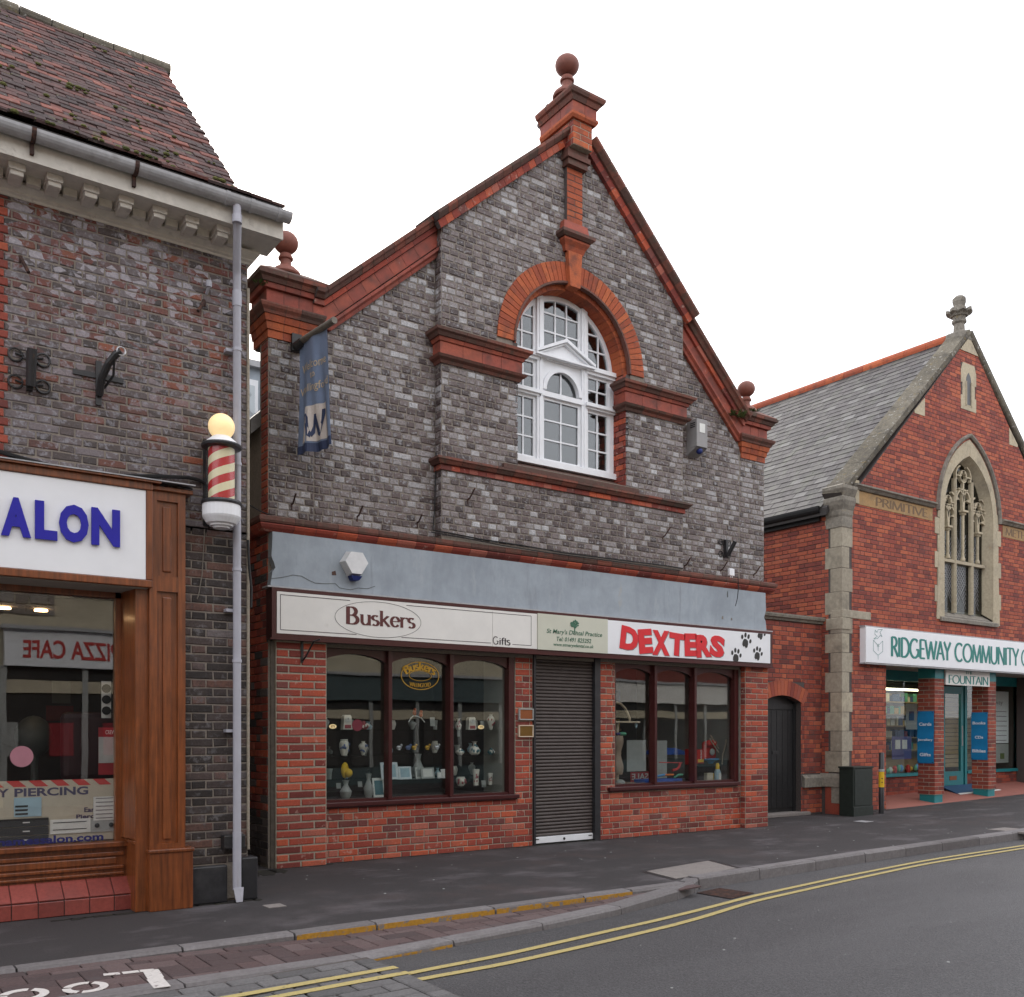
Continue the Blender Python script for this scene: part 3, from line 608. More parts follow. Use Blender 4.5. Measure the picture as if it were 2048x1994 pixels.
mb.sweep([(p.x, YB + .03, p.z) for p in pts][::-1], [(0, -.012), (.062, -.012), (.062, .012), (0, .02)], 'v').build('arch_bead', 'weathered_terracotta', shop)
kx = 7.115
MB().prism([(kx - .075, YB - .07, 6.62), (kx + .075, YB - .07, 6.62), (kx + .105, YB - .07, 7.03), (kx - .105, YB - .07, 7.03)], (0, .12, 0)).build('keystone', 'orange_brick', shop)
def capping(x0, x1, yf, yb, prof, name, m='terracotta', L=.2, core='dark_mortar'):   # a moulding wrapped round three sides of a pier
    blocks([(x0, yb, 0), (x0, yf, 0), (x1, yf, 0), (x1, yb, 0)], prof, 'h', L, name, m, shop)
capping(kx - .105, kx + .105, YB - .02, YB + .02, [(0, 7.03), (.03, 7.03), (.05, 7.09), (.085, 7.14), (.085, 7.165), (0, 7.165)], 'corbel_block', 'orange_brick')
capping(kx - .11, kx + .11, YB - .02, YB + .02, [(0, 7.17), (.10, 7.17), (.135, 7.20), (.135, 7.235), (.09, 7.25), (0, 7.27)], 'corbel_block', 'weathered_terracotta')
capping(kx - .115, kx + .115, YB - .02, YB + .02, [(0, 7.275), (.075, 7.275), (.06, 7.37), (0, 7.37)], 'corbel_block', 'terracotta')
MB().box((kx - .12, YB - .03, 7.03), (kx + .12, YB + .02, 7.27)).box((kx - .118, YB - .05, 7.27), (kx + .118, YB + .02, 7.375)).build('corbel_core', 'terracotta', shop)
pb = Pieces('strip_brick', shop, 'orange_brick', 120, .003, .003)
wall_bricks(pb, FR(YB - .057), kx - .12, kx + .12, 7.375, 8.08, .0715, [(0, [.24]), (0, [.12])]); pb.done()
MB().box((kx - .117, YB - .055, 7.375), (kx + .117, YB + .01, 8.1)).build('strip_core', 'dark_mortar', shop)
mb = MB()
for (z0, z1, e) in ((8.02, 8.09, .02), (8.09, 8.15, .045), (8.15, 8.21, .025)): mb.box((kx - .125 - e, YB - .10 - e, z0 + .002), (kx + .125 + e, YB + .05, z1))
mb.build('pier_corbel', 'weathered_terracotta', shop)
# ---- peak pier, its cap and ball
px0, px1, pyf, pyb = kx - .145, kx + .145, 8.68, 9.28
MB().box((px0 + .004, pyf + .004, 8.21), (px1 - .004, pyb, 8.62)).build('peak_pier', 'pale_mortar', shop)
pp = Pieces('pier_brick', shop, 'red_brick', 150, .004, .003)
wall_bricks(pp, FR(pyf + .004), px0, px1, 8.21, 8.56, .0715, [(0, [.235, .115]), (0, [.115, .235])], m='orange_brick')
wall_bricks(pp, FS(px0 + .004), -pyb, -pyf, 8.21, 8.56, .0715, FLEM); pp.done()
def cap(x0, x1, yf, yb, z, prof, L, parent=shop):
    for j, (pr, nm, mt) in enumerate(prof): blocks([(x0, yb, z), (x0, yf, z), (x1, yf, z), (x1, yb, z), (x0 + .001, yb + .001, z)], pr, 'h', L, nm, mt, parent)
cap(px0, px1, pyf, pyb, 8.5, [([(-.02, 0), (.03, 0), (.05, .03), (.05, .06), (-.02, .06)], 'cap_moulding', 'orange_brick'),
    ([(-.02, .062), (.035, .062), (.035, .185), (-.02, .185)], 'cap_block', 'terracotta'),
    ([(-.02, .187), (.05, .187), (.075, .235), (.10, .245), (.115, .275), (.115, .30), (-.02, .30)], 'cap_moulding', 'weathered_terracotta'),
    ([(-.10, .302), (.10, .302), (.10, .315), (-.07, .44), (-.10, .44)], 'cap_slope', 'weathered_terracotta')], .19)
MB().box((px0 + .02, pyf + .02, 8.5), (px1 - .02, pyb - .02, 8.86)).box((px0 + .06, pyf + .06, 8.8), (px1 - .06, pyb - .06, 8.95)).build('cap_core', 'dark_mortar', shop)
def finial(c, r, nm, par=shop, sq=.88):
    mb = MB(); mb.lathe(c, [(r * 1.15, -r * 2.75), (r * 1.22, -r * 2.62), (r * 1.15, -r * 2.4), (r * .8, -r * 2.08), (r * .48, -r * 1.9), (r * .43, -r * 1.65), (r * .45, -r * 1.42), (r * .58, -r * 1.36), (r * .60, -r * 1.22), (r * .52, -r * 1.12), (r * .47, -r * .95)], 24)
    mb.ball(c, r, 28, 18, (1, 1, sq)); mb.build(nm, 'ball_terracotta', par, True)
finial((kx, 8.98, 9.34), .146, 'ball_finial', shop, .80)
# ---- corner piers
def corner_pier(x0, x1, dz, side):
    yf, yb = 9.0, 9.21
    st = [([(-.03, 5.21), (.0, 5.21), (.0, 5.285), (-.03, 5.285)], 'flare_brick', 'orange_brick'), ([(-.03, 5.289), (.012, 5.289), (.025, 5.355), (-.03, 5.355)], 'flare_brick', 'orange_brick'),
          ([(-.03, 5.36), (.035, 5.36), (.05, 5.42), (-.03, 5.42)], 'flare_brick', 'orange_brick'),
          ([(-.03, 5.424), (.06, 5.424), (.07, 5.45), (.095, 5.475), (.105, 5.50), (.105, 5.515), (-.03, 5.53)], 'pier_moulding', 'weathered_terracotta'),
          ([(-.03, 5.535), (.02, 5.535), (.02, 5.67), (-.03, 5.67)], 'pier_frieze', 'terracotta'),
          ([(-.03, 5.675), (.055, 5.675), (.065, 5.72), (-.03, 5.72)], 'pier_moulding', 'terracotta'),
          ([(-.03, 5.723), (.08, 5.723), (.10, 5.76), (.13, 5.775), (.135, 5.81), (-.03, 5.815)], 'pier_moulding', 'weathered_terracotta'),
          ([(-.12, 5.817), (.12, 5.817), (.12, 5.83), (-.04, 5.93), (-.12, 5.93)], 'cap_slope', 'weathered_terracotta')]
    for pr, nm, mt in st:
        blocks([(x0, yb + .2, dz), (x0, yf, dz), (x1, yf, dz), (x1, yb + .2, dz)], pr, 'h', .16, nm, mt, shop)
    MB().box((x0 + .02, yf + .02, 5.2 + dz), (x1 - .02, yb + .2, 5.82 + dz)).box((x0 + .08, yf + .08, 5.7 + dz), (x1 - .08, yb + .14, 5.94 + dz)).build('pier_core', 'dark_mortar', shop)
    finial(((x0 + x1) / 2, 9.13, 6.25 + dz), .125, 'ball_finial')
corner_pier(3.40, 3.87, 0, -1); corner_pier(10.22, 10.71, -.06, 1)
# ---- sloping frieze and copings
LF = [(3.86, YW, 5.42), (4.06, YW, 5.42), (BX0 - .002, YW, 6.52)]
RF = [(BX1 + .002, YW, 6.45), (10.12, YW, 5.36), (10.23, YW, 5.36)]
for path, PL_ in ((LF, (1,)), (RF, (0,))):
    blocks(path, [(0, .0), (.045, .0), (.055, .03), (.085, .05), (.085, .075), (0, .085)], 'v', .22, 'raking_moulding', 'terracotta', shop, plumb=PL_)
    blocks(path, [(0, .09), (.045, .09), (.045, .215), (0, .215)], 'v', .21, 'raking_frieze', 'terracotta', shop, plumb=PL_)
    blocks(path, [(0, .22), (.075, .22), (.085, .265), (0, .265)], 'v', .22, 'raking_brick', 'red_brick', shop, plumb=PL_)
    blocks(path, [(0, .27), (.11, .27), (.135, .30), (.165, .315), (.175, .35), (-.22, .37), (-.22, .27)], 'v', .16, 'coping_brick', 'weathered_terracotta', shop, plumb=PL_)
LC = [(BX0 - .06, YB, zl(BX0 - .06)), (PEAK[0] - .15, YB, zl(PEAK[0] - .15))]; RC = [(PEAK[0] + .10, YB, zr(PEAK[0] + .10)), (BX1 + .07, YB, zr(BX1 + .07))]
for path in (LC, RC):
    blocks(path, [(0, -.03), (.06, -.03), (.075, .045), (0, .045)], 'v', .115, 'coping_moulding', 'red_brick', shop)
    blocks(path, [(0, .05), (.105, .05), (.135, .075), (.155, .095), (.155, .125), (-.3, .15), (-.3, .05)], 'v', .16, 'coping_brick', 'weathered_terracotta', shop)
# ---- imposts, sill string, string course
def impost(x0, x1, r0, r1):
    for pr, nm, mt in (([(-.05, 5.34), (.02, 5.34), (.035, 5.37), (.07, 5.39), (.085, 5.415), (-.05, 5.43)], 'impost_moulding', 'weathered_terracotta'), ([(-.05, 5.433), (.035, 5.433), (.035, 5.565), (-.05, 5.565)], 'impost_block', 'terracotta'),
                       ([(-.05, 5.568), (.05, 5.568), (.065, 5.605), (-.05, 5.605)], 'impost_moulding', 'terracotta'), ([(-.05, 5.608), (.08, 5.608), (.10, 5.64), (.125, 5.655), (.13, 5.685), (-.05, 5.72)], 'impost_moulding', 'weathered_terracotta')):
        blocks([(x0, YB + r0, 0), (x0, YB, 0), (x1, YB, 0), (x1, YB + r1, 0)], pr, 'h', .23, nm, mt, shop)
    MB().box((x0 + .003, YB + .004, 5.36), (x1 - .003, YB + .1, 5.79)).build('impost_core', 'dark_mortar', shop)
impost(BX0, 6.325, .13, .16); impost(7.975, BX1, .16, .1)
SP = [(BX0, YW, 0), (BX0, YB, 0), (BX1, YB, 0), (BX1, YW, 0)]
blocks(SP, [(0, 4.185), (.022, 4.185), (.022, 4.24), (0, 4.24)], 'h', .115, 'sill_brick', 'red_brick', shop)
blocks(SP, [(0, 4.243), (.05, 4.243), (.075, 4.275), (.09, 4.285), (.09, 4.31), (0, 4.335)], 'h', .225, 'sill_moulding', 'weathered_terracotta', shop)
MB().prism([(6.1, YB - .05, 4.325), (8.15, YB - .05, 4.325), (8.15, YB + .22, 4.325), (6.1, YB + .22, 4.325)], (0, 0, .05)).prism([(6.3, YB, 4.37), (6.3, YB + .28, 4.37), (6.3, YB + .28, 4.53)], (1.7, 0, 0)).build('window_sill', 'weathered_terracotta', shop)
WP = [(XL, 9.6, 0), (XL, YW, 0), (XR, YW, 0), (XR, 9.3, 0)]
blocks(WP, [(0, ZS0), (.065, ZS0), (.105, ZS0 + .035), (.12, ZS0 + .06), (.12, ZS0 + .072), (0, ZS0 + .075)], 'h', .225, 'string_brick', 'red_brick', shop)
blocks(WP, [(0, ZS0 + .08), (.125, ZS0 + .08), (.135, ZS0 + .10), (.135, ZS0 + .135), (.10, ZS0 + .15), (0, ZS0 + .168)], 'h', .225, 'string_brick', 'weathered_terracotta', shop)
# ---- rendered fascia with its shaped ends, and the left brick return below
def fend(x, s): return [(x, 3.293), (x - s * .0, 3.22), (x + s * .01, 3.05), (x - s * .02, 2.98), (x - s * .03, 2.94), (x + s * .0, 2.90), (x + s * .015, 2.80), (x + s * .02, 2.755)]
pts = [(a, 8.93, z) for a, z in fend(3.42, -1)] + [(a, 8.93, z) for a, z in fend(10.64, 1)[::-1]]
MB().prism(pts, (0, .1, 0)).build('rendered_fascia', 'grey_render', shop)
MB().box((3.35, 8.87, 2.742), (10.72, 9.02, 2.757)).build('drip_flashing', 'lead_gutter', shop)
sb = Pieces('side_brick', shop, 'old_brick', 120, .005, .004)
wall_bricks(sb, FS(XL), -9.9, -YW, .03, ZS0, .0755, FLEM, pick=lambda a, z: 'dark_brick' if z < .45 else 'red_brick' if rng.random() < .4 else ('dark_brick' if rng.random() < .35 else 'old_brick')); sb.done()
MB().prism([(XL + .022, 9.0, 0), (XL + .050, YPIL + .025, 0), (XL + .055, YW + .02, 0), (XL + .01, YW + .05, 0)], (0, 0, 2.23)).build('corner_fillet', 'cement', shop)
# ---- arched window
win = MB(); Yw = 9.14
def bar(x0, x1, z0, z1, y0, y1, mb=None): (mb or win).box((x0, y0, z0), (x1, y1, z1))
ring = [(AC[0] + r * math.cos(R(a)), AC[1] + r * math.sin(R(a))) for r, a in []]
pts = arc((AC[0], Yw, AC[1]), RW - .005, 180, 0, 24)
win.sweep(pts, [(-.03, -.075), (.02, -.075), (.02, -.02), (.005, 0.0), (-.03, 0.0)], 'v')
wx0, wx1 = 6.325, 7.975
for x in (wx0, wx1 - .07): bar(x, x + .07, 4.52, 5.82, Yw - .02, Yw + .04)
for x in (6.755, 7.44): bar(x, x + .09, 4.52, 6.55, Yw - .045, Yw + .04); bar(x + .03, x + .06, 4.56, 6.5, Yw - .055, Yw - .04)
bar(wx0 - .02, wx1 + .02, 4.515, 4.585, Yw - .07, Yw + .04)
for x0, x1 in ((wx0, 6.80), (7.49, wx1)):
    bar(x0, x1, 5.36, 5.40, Yw - .085, Yw + .04); bar(x0, x1, 5.335, 5.362, Yw - .055, Yw + .03); bar(x0, x1, 5.80, 5.85, Yw - .085, Yw + .04); bar(x0, x1, 5.765, 5.802, Yw - .055, Yw + .03)
bar(6.80, 7.49, 5.36, 5.42, Yw - .05, Yw + .04); bar(6.78, 7.51, 5.80, 5.83, Yw - .05, Yw + .04)
wo_ = win.build('arched_window', 'white_paint', shop)
mb = MB()
mb.prism([(6.74, Yw - .055, 5.832), (7.56, Yw - .055, 5.832), (7.15, Yw - .055, 6.05)], (0, .06, 0))
for s in (-1, 1): mb.prism([(7.15 + s * .45, Yw - .12, 5.835), (7.15 + s * .45, Yw - .12, 5.868), (7.15, Yw - .12, 6.085), (7.15, Yw - .12, 6.045)], (0, .1, 0)); mb.prism([(7.15 + s * .43, Yw - .09, 5.83), (7.15 + s * .40, Yw - .09, 5.83), (7.15, Yw - .09, 6.022), (7.15, Yw - .09, 6.046)], (0, .06, 0))
mb.box((6.70, Yw - .118, 5.812), (7.60, Yw - .03, 5.836)); mb.build('pediment', 'white_paint', wo_)
circ = [(math.cos(R(a)), math.sin(R(a)), AC[0] * math.cos(R(a)) + AC[1] * math.sin(R(a)) + RW - .075) for a in range(0, 181, 10)]
bars = MB()
def light(x0, x1, z0, z1, cols, rows, cuts=(), fr=.035, sash=True):
    if sash:
        for a in ((x0, x0 + fr, z0, z1), (x1 - fr, x1, z0, z1), (x0 + fr, x1 - fr, z0, z0 + fr), (x0 + fr, x1 - fr, z1 - fr, z1)):
            p = [(a[0], a[2]), (a[1], a[2]), (a[1], a[3]), (a[0], a[3])]
            for c in cuts: p = clip(p, *c)
            if len(p) >= 3: bars.prism([(q[0], Yw - .012, q[1]) for q in p], (0, .03, 0))
    a0, a1, b0, b1 = x0 + fr, x1 - fr, z0 + fr, z1 - fr
    if len(cuts): b1 = z1
    for i in range(1, cols):
        x = a0 + (a1 - a0) * i / cols; p = [(x - .009, b0), (x + .009, b0), (x + .009, b1), (x - .009, b1)]
        for c in cuts: p = clip(p, *c)
        if len(p) >= 3: bars.prism([(q[0], Yw - .005, q[1]) for q in p], (0, .02, 0))
    zs = [b0 + (b1 - b0) * i / rows for i in range(rows + 1)] if isinstance(rows, int) else rows
    for z in zs[1:-1]:
        p = [(a0, z - .009), (a1, z - .009), (a1, z + .009), (a0, z + .009)]
        for c in cuts: p = clip(p, *c)
        if len(p) >= 3: bars.prism([(q[0], Yw - .006, q[1]) for q in p], (0, .02, 0))
    for i in range(cols):
        for j in range(len(zs) - 1):
            p = [(a0 + (a1 - a0) * i / cols, zs[j]), (a0 + (a1 - a0) * (i + 1) / cols, zs[j]), (a0 + (a1 - a0) * (i + 1) / cols, zs[j + 1]), (a0 + (a1 - a0) * i / cols, zs[j + 1])]
            for c in cuts: p = clip(p, *c)
            if len(p) >= 3 and area2(p) > .002: MB().prism([(q[0], Yw + .008 + rng.uniform(-.001, .001), q[1]) for q in p], (0, .004, 0)).build('pane', 'window_glass', wo_)
light(6.395, 6.755, 4.585, 5.335, 2, 3); light(6.845, 7.44, 4.585, 5.36, 2, 3); light(7.53, 7.905, 4.585, 5.335, 2, 3)
light(6.395, 6.755, 5.40, 5.765, 2, 2); light(7.53, 7.905, 5.40, 5.765, 2, 2)
light(6.36, 6.755, 5.85, 6.6, 2, [5.885, 6.08, 6.28, 6.48, 6.6], circ); light(6.845, 7.44, 5.87, 6.7, 3, [5.9, 6.16, 6.38, 6.56, 6.7], circ); light(7.53, 7.94, 5.85, 6.6, 2, [5.885, 6.08, 6.28, 6.48, 6.6], circ)
fc = (7.142, 5.44); fan = [(math.cos(R(a)), math.sin(R(a)), fc[0] * math.cos(R(a)) + fc[1] * math.sin(R(a)) + .25) for a in range(0, 181, 10)]
light(6.86, 7.425, 5.42, 5.80, 2, [5.45, 5.80], fan, .02, False)
bars.build('glazing_bar', 'white_paint', wo_)
mb = MB(); ap = arc((fc[0], Yw - .02, fc[1]), .25, 0, 180, 18)
mb.prism([(6.84, Yw - .02, 5.43), (6.88, Yw - .02, 5.43)] + ap[::-1][1:-1] + [(7.40, Yw - .02, 5.43), (7.445, Yw - .02, 5.43), (7.445, Yw - .02, 5.805), (6.84, Yw - .02, 5.805)], (0, .035, 0))
mb.sweep(ap[::-1], [(0, 0), (.03, 0), (.03, .05), (0, .05)], 'v'); mb.build('fanlight', 'white_paint', wo_)
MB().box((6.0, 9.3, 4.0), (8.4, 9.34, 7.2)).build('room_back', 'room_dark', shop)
# ---- red shopfront brickwork
rb = Pieces('red_brick', shop, 'red_brick', 300, .007, .006, .002)
PL0, PL1, PR0, PR1 = 3.457, 3.99, 10.233, 10.70
big = [(0, [.2665]), (.1335, [.2665])]
wall_bricks(rb, FR(YPIL), PL0, PL1, -.02, 2.25, .0775, [(0, [.262, .271]), (.13, [.262, .271])], joint=.017)
wall_bricks(rb, FR(YPIL), PR0, PR1, -.02, 2.25, .0755, [(0, [.235]), (.118, [.235])], joint=.011)
wall_bricks(rb, FS(PR0), -YST, -YPIL, -.02, 2.25, .0755, [(0, [.1])], joint=.011)
x = {k: P(k, 1500, YST).x for k in (653, 1030, 1065, 1069, 1187, 1198, 1230, 1480)}
wall_bricks(rb, FR(YST), PL1, x[1065], -.02, .56, .074, FLEM, joint=.010)
wall_bricks(rb, FR(YST), x[1030], x[1065], .56, 2.27, .0755, [(0, [.105]), (0, [.21])], joint=.012)
wall_bricks(rb, FR(YST), x[1198], x[1230], .60, 2.27, .0755, [(0, [.115]), (.02, [.23])], joint=.012)
wall_bricks(rb, FR(YST), x[1198], PR0, -.02, .60, .074, FLEM, joint=.010); rb.done()
mb = MB(); mb.box((PL0, YPIL, 0), (PL1, 9.12, 2.26)); mb.box((PR0, YPIL, 0), (PR1, 9.12, 2.26)); mb.box((PL1, YST, 0), (x[1065], 9.15, .57)); mb.box((x[1030] , YST, .57), (x[1065], 9.15, 2.28)); mb.box((x[1198], YST, 0), (PR0, 9.15, .605)); mb.box((x[1198], YST, .605), (x[1230], 9.15, 2.28))
mb.build('shopfront_bed', 'pale_mortar', shop)
# ---- sign frame, window frames, sills
mb = MB(); mb.box((3.39, 8.865, 2.25), (10.70, 9.02, 2.296)).box((3.39, 8.865, 2.706), (10.70, 9.02, 2.742)).box((3.39, 8.865, 2.296), (3.435, 9.02, 2.706)).box((10.655, 8.865, 2.296), (10.70, 9.02, 2.706)).box((3.40, 8.90, 2.28), (10.69, 9.02, 2.72)); mb.box((3.37, 8.85, 2.235), (10.715, 8.93, 2.252))
mb.build('sign_frame', 'maroon_paint', shop)
def shop_window(nm, X0, X1, cuts, z0, zc, ztop, sx0, sx1, zs):
    YF = 9.04; fr = MB(); fr.box((X0, YF, ztop), (X1, YF + .09, 2.285)); fr.box((X1 - .075, YF - .005, z0), (X1, YF + .09, ztop)); fr.box((X0, YF, z0), (X0 + .012, YF + .09, ztop))
    fr.box((X0, YF + .005, z0 - .01), (X1, YF + .12, z0 + .02))
    for c in cuts: fr.box((c - .022, YF - .03, z0), (c + .022, YF + .085, ztop), .004)
    w = fr.build(nm, 'maroon_paint', shop); L = [X0 + .012] + cuts + [X1 - .075]
    for i in range(len(L) - 1):
        a, b = L[i] + (.022 if i else 0), L[i + 1] - (.022 if i < len(L) - 2 else 0); h = zc - .085; n = 12
        pts = [(a, YF + .022, ztop), (a, YF + .022, h)] + [(a + (b - a) * k / n, YF + .022, h + (zc - h) * math.sin(math.pi * k / n) ** .7) for k in range(1, n)] + [(b, YF + .022, h), (b, YF + .022, ztop)]
        MB().prism(pts, (0, .03, 0)).build('arched_head', 'maroon_paint', w)
        MB().box((a - .01, YF + .06, z0), (b + .01, YF + .066, ztop)).build('pane', 'shop_glass', w)
    MB().box((sx0, YST - .055, zs - .045), (sx1, YST + .08, zs), .006).box((sx0 + .02, YST - .03, zs - .06), (sx1 - .02, YST, zs - .044)).build('sill', 'maroon_paint', w)
    return w
shop_window('display_window', PL1, P(1028, 1500, 9.04).x, [P(780, 1500, 9.02).x, P(903, 1500, 9.02).x], .62, 2.15, 2.20, PL1, P(1039.4, 1597, 8.98).x, .615)
shop_window('display_window', P(1230, 1500, 9.04).x, P(1476, 1500, 9.04).x, [P(1311, 1500, 9.02).x, P(1390.5, 1500, 9.02).x], .655, 2.15, 2.20, P(1221, 1580, 8.97).x, P(1481, 1565, 8.97).x, .645)
MB().box((P(1477, 1500, 9.04).x, 9.02, .6), (PR0, 9.1, 2.26)).build('window_fillet', 'cement', shop)
# ---- roller shutter
d0, d1, YD = x[1069], x[1187], 9.06
mb = MB(); mb.box((x[1065], 9.0, 0), (d0, 9.2, 2.27)).box((d1, 9.0, 0), (x[1198], 9.2, 2.27)).box((x[1065], 9.02, 2.24), (x[1198], 9.3, 2.3)); rs = mb.build('shutter_guide', 'black_paint', shop)
nsl = 52; h = (2.245 - .09) / nsl
for i in range(nsl):
    z = .09 + i * h
    MB().prism([(d0, YD + .014, z), (d0, YD + .004, z + .004), (d0, YD - .006, z + h * .35), (d0, YD - .006, z + h * .6), (d0, YD + .004, z + h * .92), (d0, YD + .014, z + h)], (d1 - d0, 0, 0)).build('slat', 'shutter', shop)
sbar = MB().box((d0, YD - .02, .015), (d1, YD + .02, .09), .004).build('bottom_bar', 'white_paint', shop)
MB().lathe(((d0 + d1) / 2, YD - .021, .05), [(.016, -.004), (.016, .004)], 12, 1).build('lock', 'iron', sbar)
MB().box((d0 + .02, YD - .026, .06), (d0 + .07, YD - .019, .07)).box((d1 - .07, YD - .026, .06), (d1 - .02, YD - .019, .07)).build('bolt', 'iron', sbar)
MB().box((d0 - .1, YD + .03, 0), (d1 + .1, YD + .06, 2.3)).build('door_back', 'black_paint', shop)
# ---- shop rooms behind the glass
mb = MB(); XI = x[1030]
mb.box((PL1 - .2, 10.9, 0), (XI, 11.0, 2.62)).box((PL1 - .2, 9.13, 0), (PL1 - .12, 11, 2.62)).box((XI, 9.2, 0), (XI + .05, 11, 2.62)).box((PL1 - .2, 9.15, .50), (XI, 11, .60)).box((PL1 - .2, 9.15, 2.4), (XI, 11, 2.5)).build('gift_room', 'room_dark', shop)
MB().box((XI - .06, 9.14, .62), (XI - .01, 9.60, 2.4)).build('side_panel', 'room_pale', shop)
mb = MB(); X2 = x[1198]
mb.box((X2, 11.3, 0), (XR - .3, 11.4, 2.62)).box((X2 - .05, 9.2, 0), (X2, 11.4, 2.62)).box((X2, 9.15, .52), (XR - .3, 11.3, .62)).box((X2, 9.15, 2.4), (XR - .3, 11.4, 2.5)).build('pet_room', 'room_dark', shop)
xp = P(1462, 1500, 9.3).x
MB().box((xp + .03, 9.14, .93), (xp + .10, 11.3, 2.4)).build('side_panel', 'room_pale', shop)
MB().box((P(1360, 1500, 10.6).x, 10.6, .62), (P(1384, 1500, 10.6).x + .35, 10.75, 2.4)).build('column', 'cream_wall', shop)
# ================================================================== the salon house on the left
YS, SXR = 7.48, 2.656
sal = thing('salon_house', 'old house with salon shopfront, flared brick wall and mossy tiled roof', 'building', (1.0, 7.4, 0))
mb = MB(); mb.box((-2.5, YS, 2.9), (SXR, YS + .3, 5.15)).box((P(368, 1500, YS).x, YS, .02), (SXR, YS + .3, 2.95)).box((SXR - .3, YS + .02, 0), (SXR, 12.8, 5.1)).box((-2.5, 12.5, 0), (SXR, 12.8, 5.1)).box((-2.5, YS + .25, 0), (-2.3, 12.6, 5.1))
mb.prism([(SXR - .2, 7.5, 5.05), (SXR - .2, 12.9, 5.05), (SXR - .2, 10.45, 8.3)], (.2, 0, 0)); mb.build('wall', 'mortar', sal)
pc = Pieces('brick', sal, 'salon_brick', 300, .006, .006, .003)
xw = P(368, 1500, YS).x
SF = [(0, [.205, .102]), (.154, [.205, .102])]
wall_bricks(pc, FR(YS), .3, SXR, 2.93, 5.11, .061, SF, joint=.0105)
wall_bricks(pc, FR(YS), xw, SXR, .30, 2.93, .066, FLEM, joint=.010, m='sooty_brick'); pc.done()
oq = Pieces('quoin_brick', sal, 'orange_brick', 60, .008, .005, .002)
wall_bricks(oq, FR(YS - .004), .72, P(17, 700, YS).x, 2.93, 5.09, .061, [(0, [.2]), (.1, [.2])], m='old_brick'); oq.done()
# ---- cornice, gutter, downpipe
mb = MB(); CX0, CX1 = -2.5, SXR
mb.sweep([(CX0, YS, 0), (CX1, YS, 0), (CX1, YS + .5, 0)], [(0, 5.09), (.012, 5.09), (.018, 5.105), (.035, 5.115), (.035, 5.128), (.06, 5.15), (.075, 5.162), (.075, 5.18), (0, 5.20)], 'h')
mb.sweep([(CX0, YS, 0), (2.818, YS, 0)], [(0, 5.205), (.33, 5.205), (.33, 5.195), (.35, 5.195), (.35, 5.375), (0, 5.40)], 'h').build('cornice', 'cream_wood', sal)
for k in range(-6, 8):
    xm = .965 + .235 * k
    if xm > 2.5: continue
    MB().box((xm - .052, YS - .27, 5.165), (xm + .052, YS - .095, 5.205), .004).box((xm - .042, YS - .255, 5.125), (xm + .042, YS - .095, 5.167), .006).box((xm - .05, YS - .27, 5.157), (xm + .05, YS - .25, 5.167)).build('modillion', 'cream_wood', sal)
    MB().box((xm + .075, YS - .14, 5.15), (xm + .165, YS - .095, 5.205)).build('soffit_block', 'cream_wood', sal)
g = MB(); n = 10; gy, gzz, gr = YS - .41, 5.365, .062
prof = [(gr * math.cos(R(180 + 180 * i / n)), gr * math.sin(R(180 + 180 * i / n))) for i in range(n + 1)] + [(.054 * math.cos(R(360 - 180 * i / n)), .054 * math.sin(R(360 - 180 * i / n)) + .002) for i in range(n + 1)]
gx1 = P(580, 441, gy).x
g.prism([(CX0, gy + a, gzz + b) for a, b in prof], (gx1 - CX0, 0, 0)); g.prism([(gx1 - .006, gy + a * .98, gzz + b * .98) for a, b in prof[:n + 1]], (.006, 0, 0))
gut = g.build('gutter', 'lead_gutter', sal)
for px in (66, 271, 452, 501, 556):
    xg = P(px, 300 + px * .3, gy).x; mb = MB()
    mb.prism([(xg - .014, gy + (gr + .007) * math.cos(R(180 + 18 * i)), gzz + (gr + .007) * math.sin(R(180 + 18 * i))) for i in range(11)] + [(xg - .014, gy + gr * math.cos(R(360 - 18 * i)), gzz + gr * math.sin(R(360 - 18 * i))) for i in range(11)], (.028, 0, 0))
    if px in (66, 271): mb.box((xg - .012, gy + .03, gzz - .13), (xg + .012, gy + .07, gzz - .02))
    mb.build('gutter_bracket', 'lead_gutter' if px > 400 else 'rusty_iron', gut)
pxx, pY = P(474, 1100, 7.38).x, 7.38
mb = MB(); ox_ = P(474, 430, gy).x; mb.tube([(ox_, gy, gzz - .05), (ox_, gy, gzz - .13), (ox_ + .01, gy + .02, gzz - .17), (pxx - .012, pY - .03, gzz - .40), (pxx, pY, gzz - .46), (pxx, pY, .55)], .031, 14)
for z in (5.21, 4.78, 4.72): mb.lathe((pxx if z < 5 else ox_, pY if z < 5 else gy, z), [(.031, -.03), (.0365, -.03), (.0365, .03), (.031, .03)], 14)
for z in (4.35, 2.62, 3.45, 1.9): mb.lathe((pxx, pY, z), [(.031, -.012), (.0365, -.012), (.0365, .012), (.031, .012)], 14)
pipe = mb.build('downpipe', 'grey_pipe', sal, True)
mb = MB(); mb.tube([(pxx, pY, .55), (pxx, pY, .10)], .034, 14); mb.prism([(pxx - .04, pY - .04, .12), (pxx + .04, pY - .04, .12), (pxx + .025, pY - .06, .01), (pxx - .025, pY - .06, .01)], (0, .01, 0)).build('shoe', 'grey_pipe', pipe, True)
MB().box((pxx - .10, YS - .09, .42), (pxx + .075, YS - .005, .53), .01).build('pipe_block', 'iron', pipe)
for z in (4.35, 2.3, 1.35): MB().box((pxx - .075, pY + .03, z - .012), (pxx + .02, YS, z + .012)).build('pipe_clip', 'grey_pipe', pipe)
MB().box((xw, YS - .06, 0), (pxx - .06, YS + .02, .295), .012).box((pxx + .055, YS - .05, 0), (SXR + .07, YS + .1, .34), .012).build('plinth', 'black_paint', sal)
